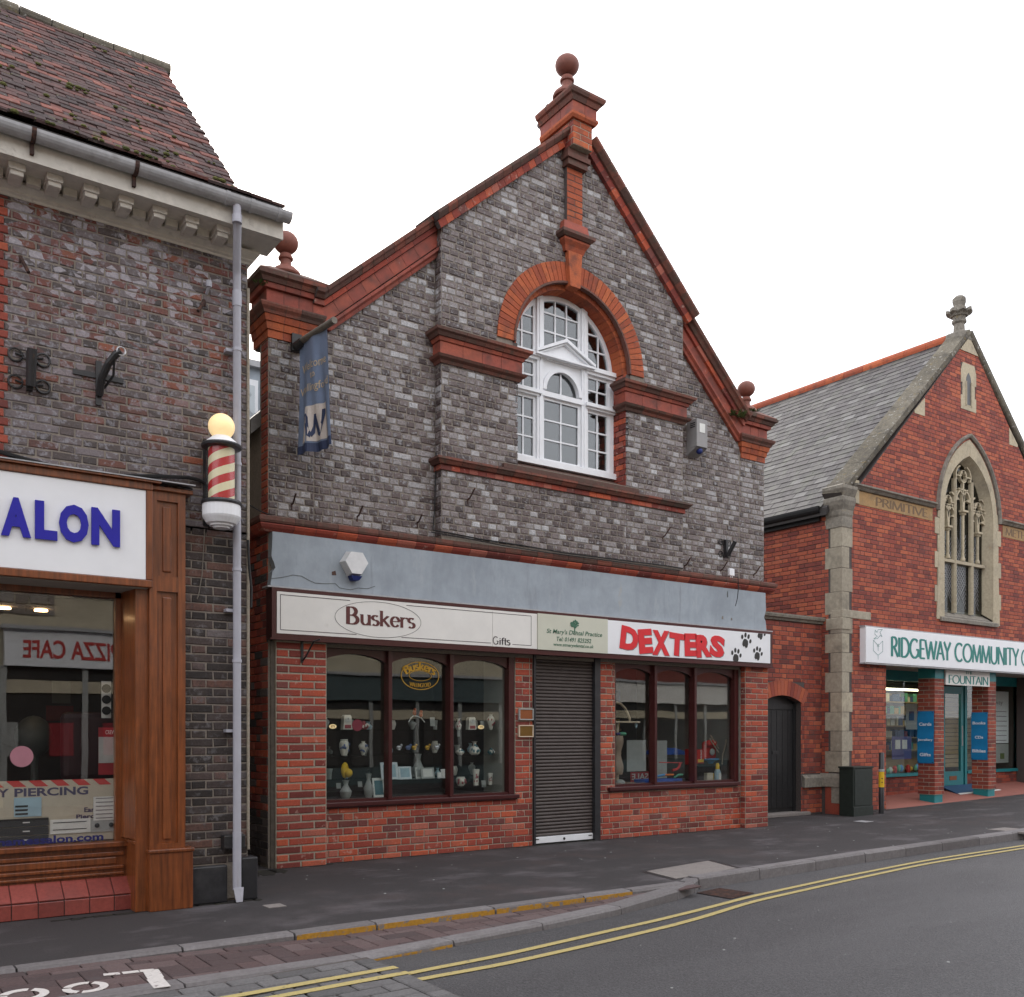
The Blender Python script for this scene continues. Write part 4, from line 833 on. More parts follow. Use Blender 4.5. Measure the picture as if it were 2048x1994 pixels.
MB().tube([(SXR + .002, YS - .01, z) for z in (.4, 1.2, 2.2, 3.2, 4.2, 4.9)], .012, 6).build('mortar_edge', 'pale_mortar', sal)
# ---- tiled roof with a bell-cast foot
VX = 2.80
RP = [(7.045, 5.425), (7.45, 5.61), (8.0, 5.93), (10.45, 8.42)]; RPX0 = -.6
def roof_at(s):
    for (y0, z0), (y1, z1) in zip(RP, RP[1:]):
        L = math.hypot(y1 - y0, z1 - z0)
        if s <= L: return y0 + (y1 - y0) * s / L, z0 + (z1 - z0) * s / L
        s -= L
    return RP[-1]
SL = sum(math.hypot(b[0] - a[0], b[1] - a[1]) for a, b in zip(RP, RP[1:]))
mb = MB(); mb.prism([(VX - .02, y, z - .03) for y, z in RP] + [(VX - .02, y + .01, z - .075) for y, z in RP[::-1]], (RPX0 - 2.5 - VX, 0, 0)); mb.prism([(VX - .03, 10.45, 8.40), (VX - .03, 13.3, 5.2), (VX - .03, 13.3, 5.1), (VX - .03, 10.45, 8.28)], (RPX0 - 2.5 - VX, 0, 0)).build('roof', 'room_dark', sal)
tl = Pieces('roof_tile', sal, 'roof_tile', 300, .013, .004, .003)
ga = .098; nr = int(SL / ga)
for r in range(nr):
    y0, z0 = roof_at(r * ga); y1, z1 = roof_at((r + 1) * ga + .02); sag = .0
    u = RPX0 - (.0825 if r % 2 else 0)
    while u < VX - .02:
        w = min(.165, VX - u); zz = rng.uniform(-.004, .005) + .012 * math.sin(u * 1.9 + r * .05)
        fr = Frame((u, y0, z0 + zz), (1, rng.uniform(-.02, .02), rng.uniform(-.025, .025)), (0, y1 - y0, z1 - z0 - .010))
        tl.add(fr, [(.0015, 0), (w - .0015, 0), (w - .0015, ga + .014), (.0015, ga + .014)], .012 + rng.uniform(0, .004)); u += .165
tl.done()
for k in range(14):
    xa = -1.2 + k * .29
    MB().tube([(xa + .004, 10.45, 8.40 + .012 * math.sin(k)), (xa + .284, 10.45, 8.40 + .012 * math.sin(k + .6))], .070, 12).build('ridge_tile', 'lichen_stone', sal)
mo = MB()
for _ in range(130):
    s = abs(rng.gauss(0, 1.4)) if rng.random() < .7 else rng.uniform(0, SL); s = min(s, SL - .3); y, z = roof_at(math.floor(s / ga) * ga); xx = rng.uniform(.2, VX - .1) if rng.random() < .8 else rng.gauss(1.1, .3)
    mo.c = rng.random()
    for _k in range(rng.choice((1, 1, 2, 4))):
        q = rng.uniform(.008, .02); mo.ball((xx + rng.uniform(-.09, .09), y - .004, z + .022), q, 6, 4, (1.5, 1, .75))
mo.build('moss', 'moss', sal, True, None, 'stuff')
# ---- timber shopfront
SGY = 7.33
sx1 = P(292, 1000, SGY).x
mb = MB(); zt, zb = 2.645 + .0, 2.02
zt = P(292, 980.6, SGY).z; zb = P(291, 1160, SGY).z
mb.box((-1.5, SGY - .02, zt), (sx1 + .045, SGY + .30, zt + .055), .006).box((-1.5, SGY - .015, zb - .055), (sx1 + .045, SGY + .30, zb), .006).box((sx1, SGY - .015, zb), (sx1 + .045, SGY + .3, zt), .006).box((-1.5, SGY + .01, zb), (sx1, SGY + .3, zt))
mb.box((-1.5, SGY - .05, zt + .055), (sx1 + .10, SGY + .3, zt + .075))
p0, p1 = P(299, 1500, 7.36).x, P(371, 1500, 7.36).x
sf = mb.build('shopfront', 'timber', sal)
MB().prism([(-1.5, SGY - .06, zt + .078), (-1.5, YS, zt + .13), (-1.5, YS, zt + .10), (-1.5, SGY - .06, zt + .07)], (p1 + 1.55, 0, 0)).build('flashing', 'lead_gutter', sf)
MB().box((-1.5, SGY + .03, zb - .06), (sx1 + .02, 7.74, zb - .045)).build('soffit', 'room_pale', sf)
pl = MB(); pt = P(340, 985, 7.36).z; bz = P(340, 1700, 7.36).z
pl.box((p0, 7.385, bz), (p1, YS, pt)); pl.box((p0, 7.36, bz), (p0 + .055, 7.39, pt)).box((p1 - .055, 7.36, bz), (p1, 7.39, pt)).box((p0 + .055, 7.36, pt - .07), (p1 - .055, 7.39, pt))
zm = P(340, 1168, 7.36).z; pl.box((p0 + .055, 7.36, zm - .06), (p1 - .055, 7.39, zm + .055)).box((p0 + .055, 7.36, bz), (p1 - .055, 7.39, bz + .05)); pl.box((p0 - .02, 7.33, pt), (p1 + .05, YS, pt + .03), .004)
pl.box((p0 + .10, 7.372, bz + .08), (p1 - .10, 7.39, zm - .10), .008).box((p0 + .10, 7.372, zm + .09), (p1 - .10, 7.39, pt - .11), .008)
pl.build('pilaster', 'timber', sf)
MB().box((p0 - .005, 7.335, 0), (P(386.5, 1800, 7.335).x, YS, bz - .015), .006).box((p0 - .015, 7.325, bz - .018), (P(386.5, 1800, 7.33).x + .01, YS, bz + .012), .008).build('pilaster_base', 'timber', sf)
r0 = P(252, 1400, 7.70).x; r1 = P(230, 1400, 7.72).x
MB().box((p0 - .09, 7.40, .0), (p0, 7.75, zb - .05)).prism([(p0 - .09, 7.42, .54), (p0 - .125, 7.62, .54), (p0 - .125, 7.75, .54), (p0 - .09, 7.75, .54)], (0, 0, zb - .6)).box((P(231, 1400, 7.70).x, 7.70, .0), (p0 - .085, 7.76, zb - .05)).box((p0 - .10, 7.41, .5), (p0, 7.72, .53), .006).build('door_reveal', 'timber', sf)
GY = 7.74; gx = P(230, 1400, GY).x; gt = P(230, 1198, GY).z; gb = P(200, 1680, GY).z
mb = MB(); mb.box((-1.5, GY - .04, gt), (gx + .2, GY + .04, zb - .05)).box((gx, GY - .03, gb), (gx + .12, GY + .04, gt)).box((-1.5, GY - .10, gb - .05), (p0 - .08, GY + .03, gb - .01), .006).box((-1.5, GY - .05, .1), (p0 - .08, GY + .02, gb - .045)).build('window_frame', 'timber', sf)
mb = MB()
for z0, z1 in ((.255, .275), (.30, .325), (.40, .43)): mb.box((-1.5, GY - .07, z0), (gx + .05, GY - .04, z1), .005)
mb.box((-1.4, GY - .062, .335), (gx, GY - .045, .39), .008).build('stall_panel', 'timber', sf)
MB().box((-1.5, GY, gb - .01), (gx + .005, GY + .008, gt)).build('pane', 'salon_glass', sf)
st = MB().prism([(-1.5, 7.55, 0), (-1.5, 7.55, .118), (-1.5, 7.70, .228), (-1.5, 7.70, 0)], (p0 - .03 + 1.5, 0, 0)).build('step', 'dark_mortar', sal)
tp = Pieces('quarry_tile', st, 'quarry_tile', 60, .010, .004, .0005)
for k in range(12):
    u = p0 - .035 - (k + 1) * .172
    tp.add(Frame((0, 7.548, 0), (1, 0, 0), (0, 0, 1)), [(u + .003, .004), (u + .169, .004), (u + .169, .113), (u + .003, .113)])
    tp.add(Frame((0, 7.545, .122), (1, 0, 0), (0, .15, .11)), [(u + .003, .0), (u + .169, .0), (u + .169, .185), (u + .003, .185)])
tp.done()
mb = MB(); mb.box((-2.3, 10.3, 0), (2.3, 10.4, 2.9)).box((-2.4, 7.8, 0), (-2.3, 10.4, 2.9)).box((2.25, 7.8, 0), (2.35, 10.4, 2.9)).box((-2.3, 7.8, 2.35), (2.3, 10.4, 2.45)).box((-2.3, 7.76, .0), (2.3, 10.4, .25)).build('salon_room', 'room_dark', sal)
for px, py in ((82, 1217), (8, 1258)):
    q = P(px, py, 8.6); MB().lathe((q.x, 8.6, 2.33), [(.05, .0), (.05, .012), (.035, .012)], 14).build('downlight', 'lamp_warm', sal)
# ---- sign board and letters
sg = thing('salon_sign', 'white fascia board with raised blue letters over the salon window', 'sign', (.6, SGY, zb))
MB().box((-1.49, SGY - .005, zb + .003), (sx1 - .003, SGY + .012, zt - .003)).build('board', 'sign_white', sg)
f = FR(SGY - .008); lz = P(300, 1095, SGY).z
def let(ch, xa, xb, za=None, bold=.055):
    a, b_ = P(xa, 1000, SGY).x, P(xb, 1000, SGY).x; text(ch, f, a, lz, b_ - a, .268, 'blue_letter', sg, .016, bold, 0, 'letter', .004)
lz = P(59, 1077, SGY).z
let('A', 1, 61); let('L', 69, 113.5); let('O', 117, 176); let('N', 181.5, 238.5); let('S', -62, -8)
# ---- things in and on the salon window
fg = FR(GY - .002)
def gl(px, py): q = P(px, py, GY); return q.x, q.z
bd = thing('piercing_poster', 'wide grey poster with red stripes, piercing words and a web address in salon window', 'poster', (1.0, GY + .03, gb))
bx0, bz1 = gl(229, 1557); fb = FR(GY + .03)
MB().box((-1.4, GY + .03, gb), (gx - .004, GY + .036, bz1)).build('board', 'bib_cream', bd)
for k in range(14):
    xx = gx - .02 - k * .147; MB().prism([fb.at(xx, bz1 - .045, .001), fb.at(xx - .085, bz1 - .045, .001), fb.at(xx - .135, bz1, .001), fb.at(xx - .05, bz1, .001)], (0, -.001, 0)).build('red_stripe', 'stripe_red', bd)
a, za = gl(30, 1594.5); b2, _ = gl(178, 1594.5); text('PIERCING', fb, a, za, b2 - a, .062, 'purple_letter', bd, .001, .03)
a2, _ = gl(-72, 1594.5); b3, _ = gl(19, 1594.5); text('BODY', fb, a2, za, b3 - a2, .062, 'purple_letter', bd, .001, .03)
a, za = gl(170, 1625); text('Ear', fb, a, za, .073, .036, 'purple_letter', bd, .001, .03); a, za = gl(154, 1641); text('Piercing', fb, a, za, .20, .042, 'purple_letter', bd, .001, .03)
a, za = gl(206.5, 1679); text('www.thamessalon.com', fg, a - 1.02, za - .004, 1.02, .058, 'navy_letter', bd, .001, .03, lift=.003)
def card(nm, label, cat, px0, py0, px1, py1, Y, m, t=.004, group=None, extra=None, tilt=0):
    a = P(px0, py0, Y); c = P(px1, py1, Y); o = thing(nm, label, cat, ((a.x + c.x) / 2, Y, c.z), group); f_ = FR(Y - .0005)
    MB().prism([(a.x, Y, c.z), (c.x, Y, c.z), (c.x - tilt, Y, a.z), (a.x - tilt, Y, a.z)], (0, t, 0)).build('sheet', m, o)
    if extra: extra(o, f_, a.x, c.x, c.z, a.z)
    return o
def rows(o, f_, x0, x1, z0, z1, n=5, m='shadow_grey', frac=.7, t=.3):
    for i in range(n):
        z = z0 + (z1 - z0) * (i + .5) / n; h = (z1 - z0) / n * t; MB().prism([f_.at(x0 + (x1 - x0) * (1 - frac) / 2, z, .001), f_.at(x1 - (x1 - x0) * (1 - frac) / 2 * rng.uniform(1, 2), z, .001), f_.at(x1 - (x1 - x0) * (1 - frac) / 2, z + h, .001), f_.at(x0 + (x1 - x0) * (1 - frac) / 2, z + h, .001)], (0, -.001, 0)).build('print', m, o)
card('leaflet', 'pale blue leaflet with red and black title bars stuck on piercing poster', 'leaflet', 28, 1596, 83, 1632, GY + .024, 'frame_blue', extra=lambda o, f_, a, b, c, d: (rows(o, f_, a, b * .55 + a * .45, c, d * .6 + c * .4, 3, 'paw_black', .85, .5)))
card('price_card', 'white price card with rows of print at right end of piercing poster', 'card', 187, 1594, 232, 1639, GY + .018, 'card_white', extra=lambda o, f_, a, b, c, d: rows(o, f_, a, b, c, d, 6, 'shadow_grey', .8, .22))
card('earring_card', 'long white card holding two rows of earrings in salon window', 'card', 100, 1640, 181, 1664, GY + .02, 'card_white', extra=lambda o, f_, a, b, c, d: rows(o, f_, a, b, c, d, 2, 'iron', .85, .12))
def studs(o, f_, a, b, c, d):
    for t in (.25, .8): MB().ball(f_.at(a + (b - a) * t, (c + d) / 2, .008), .018, 12, 8, (1, .5, 1)).build('stud', 'black_plastic', o)
card('stud_card', 'grey card with two round black ear tunnels in salon window', 'card', 181, 1638, 232, 1662, GY + .022, 'card_grey', extra=studs)
dc = thing('display_case', 'low black jewellery case with three drawers behind the salon glass', 'case', (.9, GY + .1, gb)); a = P(97, 1634, GY + .02)
for i in range(3):
    z0 = gb + i * (a.z - gb) / 3; MB().box((.2, GY + .012, z0 + .003), (a.x - i * -.0, GY + .022, z0 + (a.z - gb) / 3 - .003), .002).build('drawer', 'black_case', dc); MB().box((P(46, 1640, GY).x, GY + .009, z0 + .028), (P(60, 1640, GY).x, GY + .012, z0 + .036)).build('label_slot', 'card_white', dc)
card('magazine_poster', 'red hair product poster with black and white photo at right edge of salon window', 'poster', 197, 1455, 232, 1549, GY + .03, 'poster_red', extra=lambda o, f_, a, b, c, d: (MB().prism([f_.at(a, c + (d - c) * .25, .001), f_.at(b, c + (d - c) * .25, .001), f_.at(b, c + (d - c) * .8, .001), f_.at(a, c + (d - c) * .8, .001)], (0, -.001, 0)).build('photo', 'card_grey', o), text('CREW', f_, a + .05, c + (d - c) * .86, .07, .03, 'card_white', o, .001, 0)))
def disc(px, py, r, Y, m, nm, label, cat): q = P(px, py, Y); MB().lathe((q.x, Y, q.z), [(r, -.002), (r, .002)], 26, 1).solo(nm, m, label, cat)
disc(43.5, 1513, .077, GY - .006, 'pink_disc', 'round_sticker', 'pink round sticker low on the salon window', 'sticker')
def lights(o, f_, a, b, c, d):
    for t in (.2, .5, .8): MB().lathe(f_.at((a + b) / 2, c + (d - c) * t, .004), [(.034, -.003), (.034, .003)], 20, 1).build('black_spot', 'black_plastic', o)
card('spot_card', 'narrow white card with three black discs hanging inside salon window', 'card', 203, 1362, 222, 1436, GY + .25, 'card_white', extra=lights)
card('salon_poster', 'grey framed poster on back wall of the salon', 'poster', 104, 1361, 141, 1407, 9.6, 'dim_grey'); card('salon_notice', 'red notice board under the grey salon poster', 'notice', 92, 1411, 147, 1442, 9.6, 'dim_red')
ch = thing('salon_chair', 'burgundy padded salon chair seen dimly through the window', 'chair', (P(176, 1500, 8.3).x, 8.3, .25)); q = P(176, 1500, 8.3)
MB().box((q.x - .22, 8.15, .95), (q.x + .2, 8.27, 1.5), .05).build('backrest', 'burgundy', ch); MB().box((q.x - .24, 8.15, .72), (q.x + .24, 8.62, .84), .04).build('seat', 'burgundy', ch); MB().lathe((q.x, 8.4, .25), [(.24, 0), (.24, .03), (.04, .05), (.04, .48)], 18).build('pedestal', 'silver', ch)
dr = thing('hood_dryer', 'pale hood hair dryer on a stand inside the salon', 'hair dryer', (P(75, 1500, 8.8).x, 8.8, .25)); q = P(75, 1480, 8.8)
MB().ball((q.x, 9.0, 1.3), .15, 18, 10, (1, 1, 1.2)).build('hood', 'dim_grey', dr, True); MB().tube([(q.x, 8.95, .25), (q.x, 8.95, 1.3)], .03).lathe((q.x, 8.95, .25), [(.2, 0), (.2, .03), (.03, .05)], 14).build('stand', 'dim_grey', dr)
# ---- barber pole
bp = thing('barber_pole', 'red and white striped barber pole with glowing cream globe beside the downpipe', 'barber pole', (P(443, 950, 7.24).x, 7.24, 2.85))
bq = P(443, 853.6, 7.24); BX, BYY = bq.x, 7.24
MB().ball((BX, BYY, bq.z), .099, 28, 18).build('globe', 'globe_glass', bp, True)
def Zb(y): return P(443, y, BYY).z
MB().lathe((BX, BYY, 0), [(.05, Zb(884)), (.05, Zb(876)), (.062, Zb(873)), (.085, Zb(878)), (.12, Zb(886)), (.135, Zb(891))][::-1], 28).build('cap', 'white_paint', bp, True)
MB().lathe((BX, BYY, 0), [(.10, Zb(898.5)), (.148, Zb(896.5)), (.152, Zb(893)), (.146, Zb(890)), (.1, Zb(890))], 28).build('collar', 'black_paint', bp)
MB().lathe((BX, BYY, 0), [(.10, Zb(1012)), (.148, Zb(1011)), (.152, Zb(1007)), (.146, Zb(1003)), (.1, Zb(1001))], 28).build('collar', 'black_paint', bp)
MB().lathe((BX, BYY, 0), [(.03, Zb(1058)), (.06, Zb(1057)), (.062, Zb(1054)), (.085, Zb(1053)), (.088, Zb(1050)), (.11, Zb(1048)), (.135, Zb(1038)), (.142, Zb(1034)), (.142, Zb(1011))], 28).build('base', 'white_paint', bp)
z0, z1 = Zb(1002), Zb(898); cy = MB(); rd = MB(); nseg, nz = 32, 64
for i in range(nseg):
    for j in range(nz):
        za, zb_ = z0 + (z1 - z0) * j / nz, z0 + (z1 - z0) * (j + 1) / nz
        qd = []
        for (k, z) in ((i, za), (i + 1, za), (i + 1, zb_), (i, zb_)):
            an = 2 * math.pi * k / nseg + (z - z0) * 24.7; qd.append((BX + .098 * math.cos(an), BYY + .098 * math.sin(an), z))
        (rd if (i % 16) < 8 and (i // 8) % 2 == 0 else cy).add(qd, [(0, 1, 2, 3)])
cy.build('cream_stripe', 'stripe_cream', bp, True); rd.build('red_stripe', 'red_glaze', bp, True)
MB().lathe((BX, BYY, 0), [(.112, z0), (.112, z1)], 28).build('glass_tube', 'clear_glass', bp, True)
MB().box((BX - .05, BYY, 2.98), (BX + .05, YS, 3.04)).box((BX - .05, BYY, 3.55), (BX + .05, YS, 3.60)).box((BX - .07, YS - .02, 2.95), (BX + .07, YS, 3.63)).build('wall_bracket', 'iron', bp)
# ---- ironwork and cables on the salon wall
def socket(x, z, Y, label, s=1.0, group='flagpole sockets on the shop walls'):
    o = thing('flagpole_socket', label, 'bracket', (x, Y, z - .1), group); t = Vector((.0, -.30, 1)).normalized() if s == 1 else Vector((.12, -.62, 1)).normalized(); b_ = Vector((x, Y - .07, z - .12 * s))
    MB().tube([b_, b_ + t * .25 * s], .034 * s, 10).build('tube', 'iron', o)
    for dz in (-.09, .10):
        for sg_ in (-1, 1):
            MB().tube([(x + sg_ * (.03 + (.065 + .05 * math.cos(R(a))) * s * .9), Y - .015, z + dz * s + .045 * s * math.sin(R(a))) for a in range(180, -190, -24)] + [(x + sg_ * .09 * s, Y - .015, z + dz * s + .01)], .007 * s, 6).build('scroll', 'iron', o)
    MB().box((x - .02, Y - .06, z - .14 * s), (x + .02, Y, z + .14 * s)).build('back_plate', 'iron', o)
q = P(58, 744, YS); socket(q.x, q.z, YS, 'black iron flagpole socket with four scrolls high on salon wall')
q = P(1448, 1098, YW); socket(q.x, q.z, YW, 'tilted black iron flagpole socket with scrolls near right corner of gabled shop', .85)
br = thing('hanging_bracket', 'black iron cross-plate bracket with curved arm on salon brick wall', 'bracket', (P(196, 760, YS).x, YS, P(196, 810, YS).z))
a, b_ = P(145, 741, YS), P(246, 766, YS); zm = (a.z + b_.z) / 2; MB().box((a.x, YS - .02, zm - .018), (b_.x, YS - .004, zm + .018)).build('cross_plate', 'iron', br)
a, b_ = P(196, 724, YS), P(197, 812, YS); MB().box((a.x - .02, YS - .028, b_.z), (a.x + .02, YS - .012, a.z)).build('upright', 'iron', br)
c = P(199, 790, YS - .03); MB().tube([c, c + Vector((.0, -.07, .10)), c + Vector((.03, -.15, .19)), c + Vector((.07, -.20, .25)), c + Vector((.10, -.22, .27))], .026, 10).tube([c + Vector((.06, -.2, .22)), c + Vector((.07, -.12, .12)), c + Vector((.03, -.02, .05))], .009, 6).build('arm', 'iron', br)
MB().tube([c + Vector((.10 + .03 * math.cos(R(t)), -.225, .272 + .03 * math.sin(R(t)))) for t in range(0, 361, 30)], .006, 6).build('ring', 'silver', br)
def stub(px0, py0, px1, py1, Y, label, nm='wall_spike', m='rusty_iron', r=.009, out=.12, grp='rusty iron spikes left in the walls'):
    a, b_ = P(px0, py0, Y), P(px1, py1, Y - out); MB().tube([a + Vector((0, .01, 0)), a.lerp(b_, .25) + Vector((0, -.01, -.012)), b_], r, 7).tube([a, a + Vector((0, -.004, -.05))], r * 1.1, 6).solo(nm, m, label, 'spike', grp)
stub(41, 512, 57, 545, YS, 'short rusty pipe stub high on salon wall under the cornice', r=.013, out=.06)
stub(408, 600, 396, 622, YS, 'brown iron stub below small lamp near salon downpipe', r=.013, out=.05)
q = P(413, 580, YS); MB().tube([(q.x, YS, q.z - .03), (q.x, YS - .05, q.z), (q.x, YS - .06, q.z + .02)], .012, 8).lathe((q.x, YS - .06, q.z), [(.022, 0), (.025, .02), (.02, .05)], 10).solo('wall_lamp', 'grey_pipe', 'small grey lamp fitting on salon wall left of downpipe', 'lamp')
def cable(pts, Y, r, nm, label, m='black_plastic'):
    MB().tube([P(x_, y_, Y) for x_, y_ in pts], r, 6).solo(nm, m, label, 'cable')
cable([(-30, 890), (0, 903), (50, 918), (104, 932), (202, 951), (300, 952), (378, 955), (398, 960), (410, 966)], YS - .03, .014, 'cable', 'thick black cable sagging along top of the salon sign')
cable([(-30, 897), (60, 925), (150, 944), (260, 950), (330, 963), (385, 978)], YS - .02, .006, 'cable', 'thin black cable below the thick one over salon sign')
cable([(409, 1058), (407, 1100), (404, 1150), (397, 1190), (394, 1198)], YS - .015, .004, 'cable', 'thin pale wire hanging from base of the barber pole', 'cement')
# ---- a house glimpsed through the gap
dh = thing('distant_house', 'grey dormer of a house glimpsed in the gap beside the downpipe', 'house', (4.0, 15, 0))
a = P(500, 735, 15); MB().box((a.x - .3, 15, a.z - 2.2), (a.x + .9, 16.5, a.z)).build('dormer', 'grey_render', dh); MB().box((a.x - .38, 14.9, a.z), (a.x + 1, 16.6, a.z + .1)).build('dormer_roof', 'lead_gutter', dh)
MB().box((a.x - .2, 14.96, a.z - 1.5), (a.x + .12, 15, a.z - .2)).build('window', 'white_paint', dh); MB().box((a.x - .14, 14.95, a.z - .8), (a.x + .06, 14.965, a.z - .3)).build('pane', 'window_glass', dh)
MB().prism([(2, 13.6, a.z - 1.9), (6, 13.6, a.z - 1.9), (6, 17, a.z + .2), (2, 17, a.z + .2)], (0, 0, -.12)).build('roof', 'slate', dh); MB().box((2, 14, 0), (6, 18, a.z - 1.9)).build('wall', 'old_brick', dh)
# ================================================================== passage wall with the arched door
YPW, XC = 9.84, 13.10
pw = thing('passage_wall', 'low red brick wall with arched black door between the shop and the chapel', 'wall', (11.9, YPW, 0))
DX0, DX1, DZ = 11.66, 12.58, 1.80
dc_, dr_ = ((DX0 + DX1) / 2, 1.50), None
rise = .11; hw = (DX1 - DX0) / 2; rr = (hw * hw + rise * rise) / (2 * rise); cc = (dc_[0], DZ + rise - rr)
dtop = [(cc[0] + rr * math.sin(R(t)), YPW, cc[1] + rr * math.cos(R(t))) for t in [-math.degrees(math.asin(hw / rr)) + 2 * math.degrees(math.asin(hw / rr)) * i / 10 for i in range(11)]]
mb = MB(); mb.prism([(10.7, YPW, 0), (DX0, YPW, 0)] + dtop + [(DX1, YPW, 0), (XC + .1, YPW, 0), (XC + .1, YPW, 3.1), (10.7, YPW, 3.1)], (0, .28, 0)); mb.build('wall', 'dark_mortar', pw)
pc = Pieces('brick', pw, 'old_brick', 300, .005, .004, .002)
wall_bricks(pc, FR(YPW), 10.7, XC + .05, .02, 3.09, .0745, FLEM, holes=[(DX0, DX1, 0, DZ + .02), (DX0 - .08, DX1 + .08, DZ + .01, DZ + .33), (DX1, XC + .1, .44, .66)], pick=lambda a, z: 'chapel_brick' if rng.random() < .45 else 'old_brick'); pc.done()
n = 15; t1 = math.degrees(math.asin(hw / rr)) * 1.14
for i in range(n):
    a0, a1 = -t1 + 2 * t1 * i / n + .15, -t1 + 2 * t1 * (i + 1) / n - .15
    MB().prism([(cc[0] + r_ * math.sin(R(t)), YPW - .008, cc[1] + r_ * math.cos(R(t))) for r_, t in ((rr, a0), (rr + .235, a0), (rr + .235, a1), (rr, a1))], (0, .12, 0)).build('voussoir', 'chapel_brick', pw)
dr = MB().prism([(DX0, YPW + .13, .05)] + [(p.x if hasattr(p, 'x') else p[0], YPW + .13, p[2]) for p in dtop] + [(DX1, YPW + .13, .05)], (0, .06, 0)).build('door', 'door_black', pw)
for k in range(6): MB().box((DX0 + .07 + k * .135, YPW + .118, .12), (DX0 + .07 + k * .135 + .128, YPW + .131, 1.68), .003).build('plank', 'door_black', dr)
MB().box((DX0, YPW + .1, .05), (DX0 + .06, YPW + .135, 1.8)).box((DX1 - .06, YPW + .1, .05), (DX1, YPW + .135, 1.8)).box((DX0 + .06, YPW + .105, 1.69), (DX1 - .06, YPW + .135, 1.78)).build('frame', 'door_black', dr)
MB().box((12.02, YPW + .108, .98), (12.16, YPW + .12, 1.03), .003).build('letter_plate', 'iron', dr)
MB().box((DX0 - .05, YPW - .10, 0), (DX1 + .12, YPW + .15, .055), .01).build('threshold', 'concrete', pw)
cp = [(10.6, YPW, 0), (XC + .02, YPW, 0)]
blocks(cp, [(-.3, 3.09), (.03, 3.09), (.045, 3.12), (.075, 3.135), (.085, 3.17), (.085, 3.19), (-.1, 3.22), (-.3, 3.2)], 'h', .6, 'coping_stone', 'grey_stone', pw)
MB().prism([(DX1 + .03, YPW - .05, .44), (XC + .0, YPW - .05, .44), (XC, YPW - .05, .59), (DX1 + .03, YPW - .05, .59)], (0, .1, 0)).prism([(DX1 + .03, YPW - .05, .59), (DX1 + .03, YPW + .02, .66), (DX1 + .03, YPW + .05, .59)], (XC - DX1 - .03, 0, 0)).build('plinth_stone', 'grey_stone', pw)

# ================================================================== the chapel
YC, CXR, XPK, ZPK = 9.45, 20.6, 16.85, 8.70
chp = thing('chapel', 'red brick chapel with stone traceried window, slate roof and carved gable finial', 'building', (XC, YC, 0))
def cl(x_): return 5.36 + (x_ - 13.55) * .975
def cr(x_): return 5.36 + (20.15 - x_) * .975
OX0 = 14.29; WC = 16.84; SPZ = 5.25; WI, WOU = .82, 1.06
def pointed(c, hw_, z, up, n=12):                  # pointed arch outline from left spring to right spring
    rad = (hw_ * hw_ + up * up) / (2 * hw_); out = []
    a1 = math.degrees(math.asin(min(1, up / rad)))
    for i in range(n + 1): t = R(180 - a1 * i / n); out.append((c + (rad - hw_) + rad * math.cos(t), z + rad * math.sin(t)))
    for i in range(n - 1, -1, -1): t = R(a1 * i / n); out.append((c - (rad - hw_) + rad * math.cos(t), z + rad * math.sin(t)))
    return out
op = pointed(WC, WI, SPZ, 1.12); half = len(op) // 2
mb = MB()
mb.prism([(XC, YC, 0), (OX0, YC, 0), (OX0, YC, 2.5), (WC, YC, 2.5), (WC, YC, 3.4), (WC - WI, YC, 3.4)] + [(a, YC, b) for a, b in op[:half + 1]] + [(WC, YC, cl(WC)), (XC + .1, YC, cl(XC + .1)), (XC, YC, 5.0)], (0, .4, 0))
mb.prism([(CXR, YC, 0), (20.4, YC, 0), (20.4, YC, 2.5), (WC, YC, 2.5), (WC, YC, 3.4), (WC + WI, YC, 3.4)] + [(a, YC, b) for a, b in op[half:][::-1]] + [(WC, YC, cl(WC)), (CXR - .1, YC, cr(CXR - .1)), (CXR, YC, 5.0)], (0, .4, 0))
mb.box((XC + .003, YC + .4, 0), (XC + .35, 18, 4.95)).box((CXR - .3, YC + .4, 0), (CXR, 18, 4.95)).box((XC, 17.7, 0), (CXR, 18, 4.95)).prism([(XC, 17.8, 4.9), (CXR, 17.8, 4.9), (WC, 17.8, 8.5)], (0, .2, 0)); mb.build('wall', 'dark_mortar', chp)
pc = Pieces('brick', chp, 'chapel_brick', 300, .005, .004, .0015)
wall_bricks(pc, FR(YC), XC + .25, OX0, .04, 2.5, .0715, FLEM, holes=[(XC, XC + .33, 0, .66)])
wall_bricks(pc, FR(YC), XC + .25, 20.3, 2.5, 8.6, .0715, FLEM, cuts=[(-.975, 1, 5.36 - .975 * 13.55 - .02), (.975, 1, 5.36 + .975 * 20.15 - .02)], holes=[(WC - WOU + .02, WC + WOU - .02, 3.35, SPZ), (13.4, 15.65, 5.04, 5.34), (18.03, 20.3, 5.04, 5.34), (16.58, 17.08, 7.2, 8.05)],
            circles=[], pick=None)
def in_arch(q):
    if q[0].n.y > -.5: return False
    X = sum(p[0] for p in q[1]) / len(q[1]); Z = sum(p[1] for p in q[1]) / len(q[1]); hw_ = WOU - .12; rad = (hw_ ** 2 + 1.40 ** 2) / (2 * hw_)
    return Z > SPZ - .01 and math.hypot(X - (WC + (rad - hw_) * (1 if X < WC else -1)), Z - SPZ) < rad
pc.L = [q for q in pc.L if not in_arch(q)]
wall_bricks(pc, FS(XC), -12.2, -YC - .25, 3.2, 4.85, .0715, FLEM); wall_bricks(pc, FS(XC), -9.84, -YC - .25, .66, 3.2, .0715, FLEM)
pc.done()
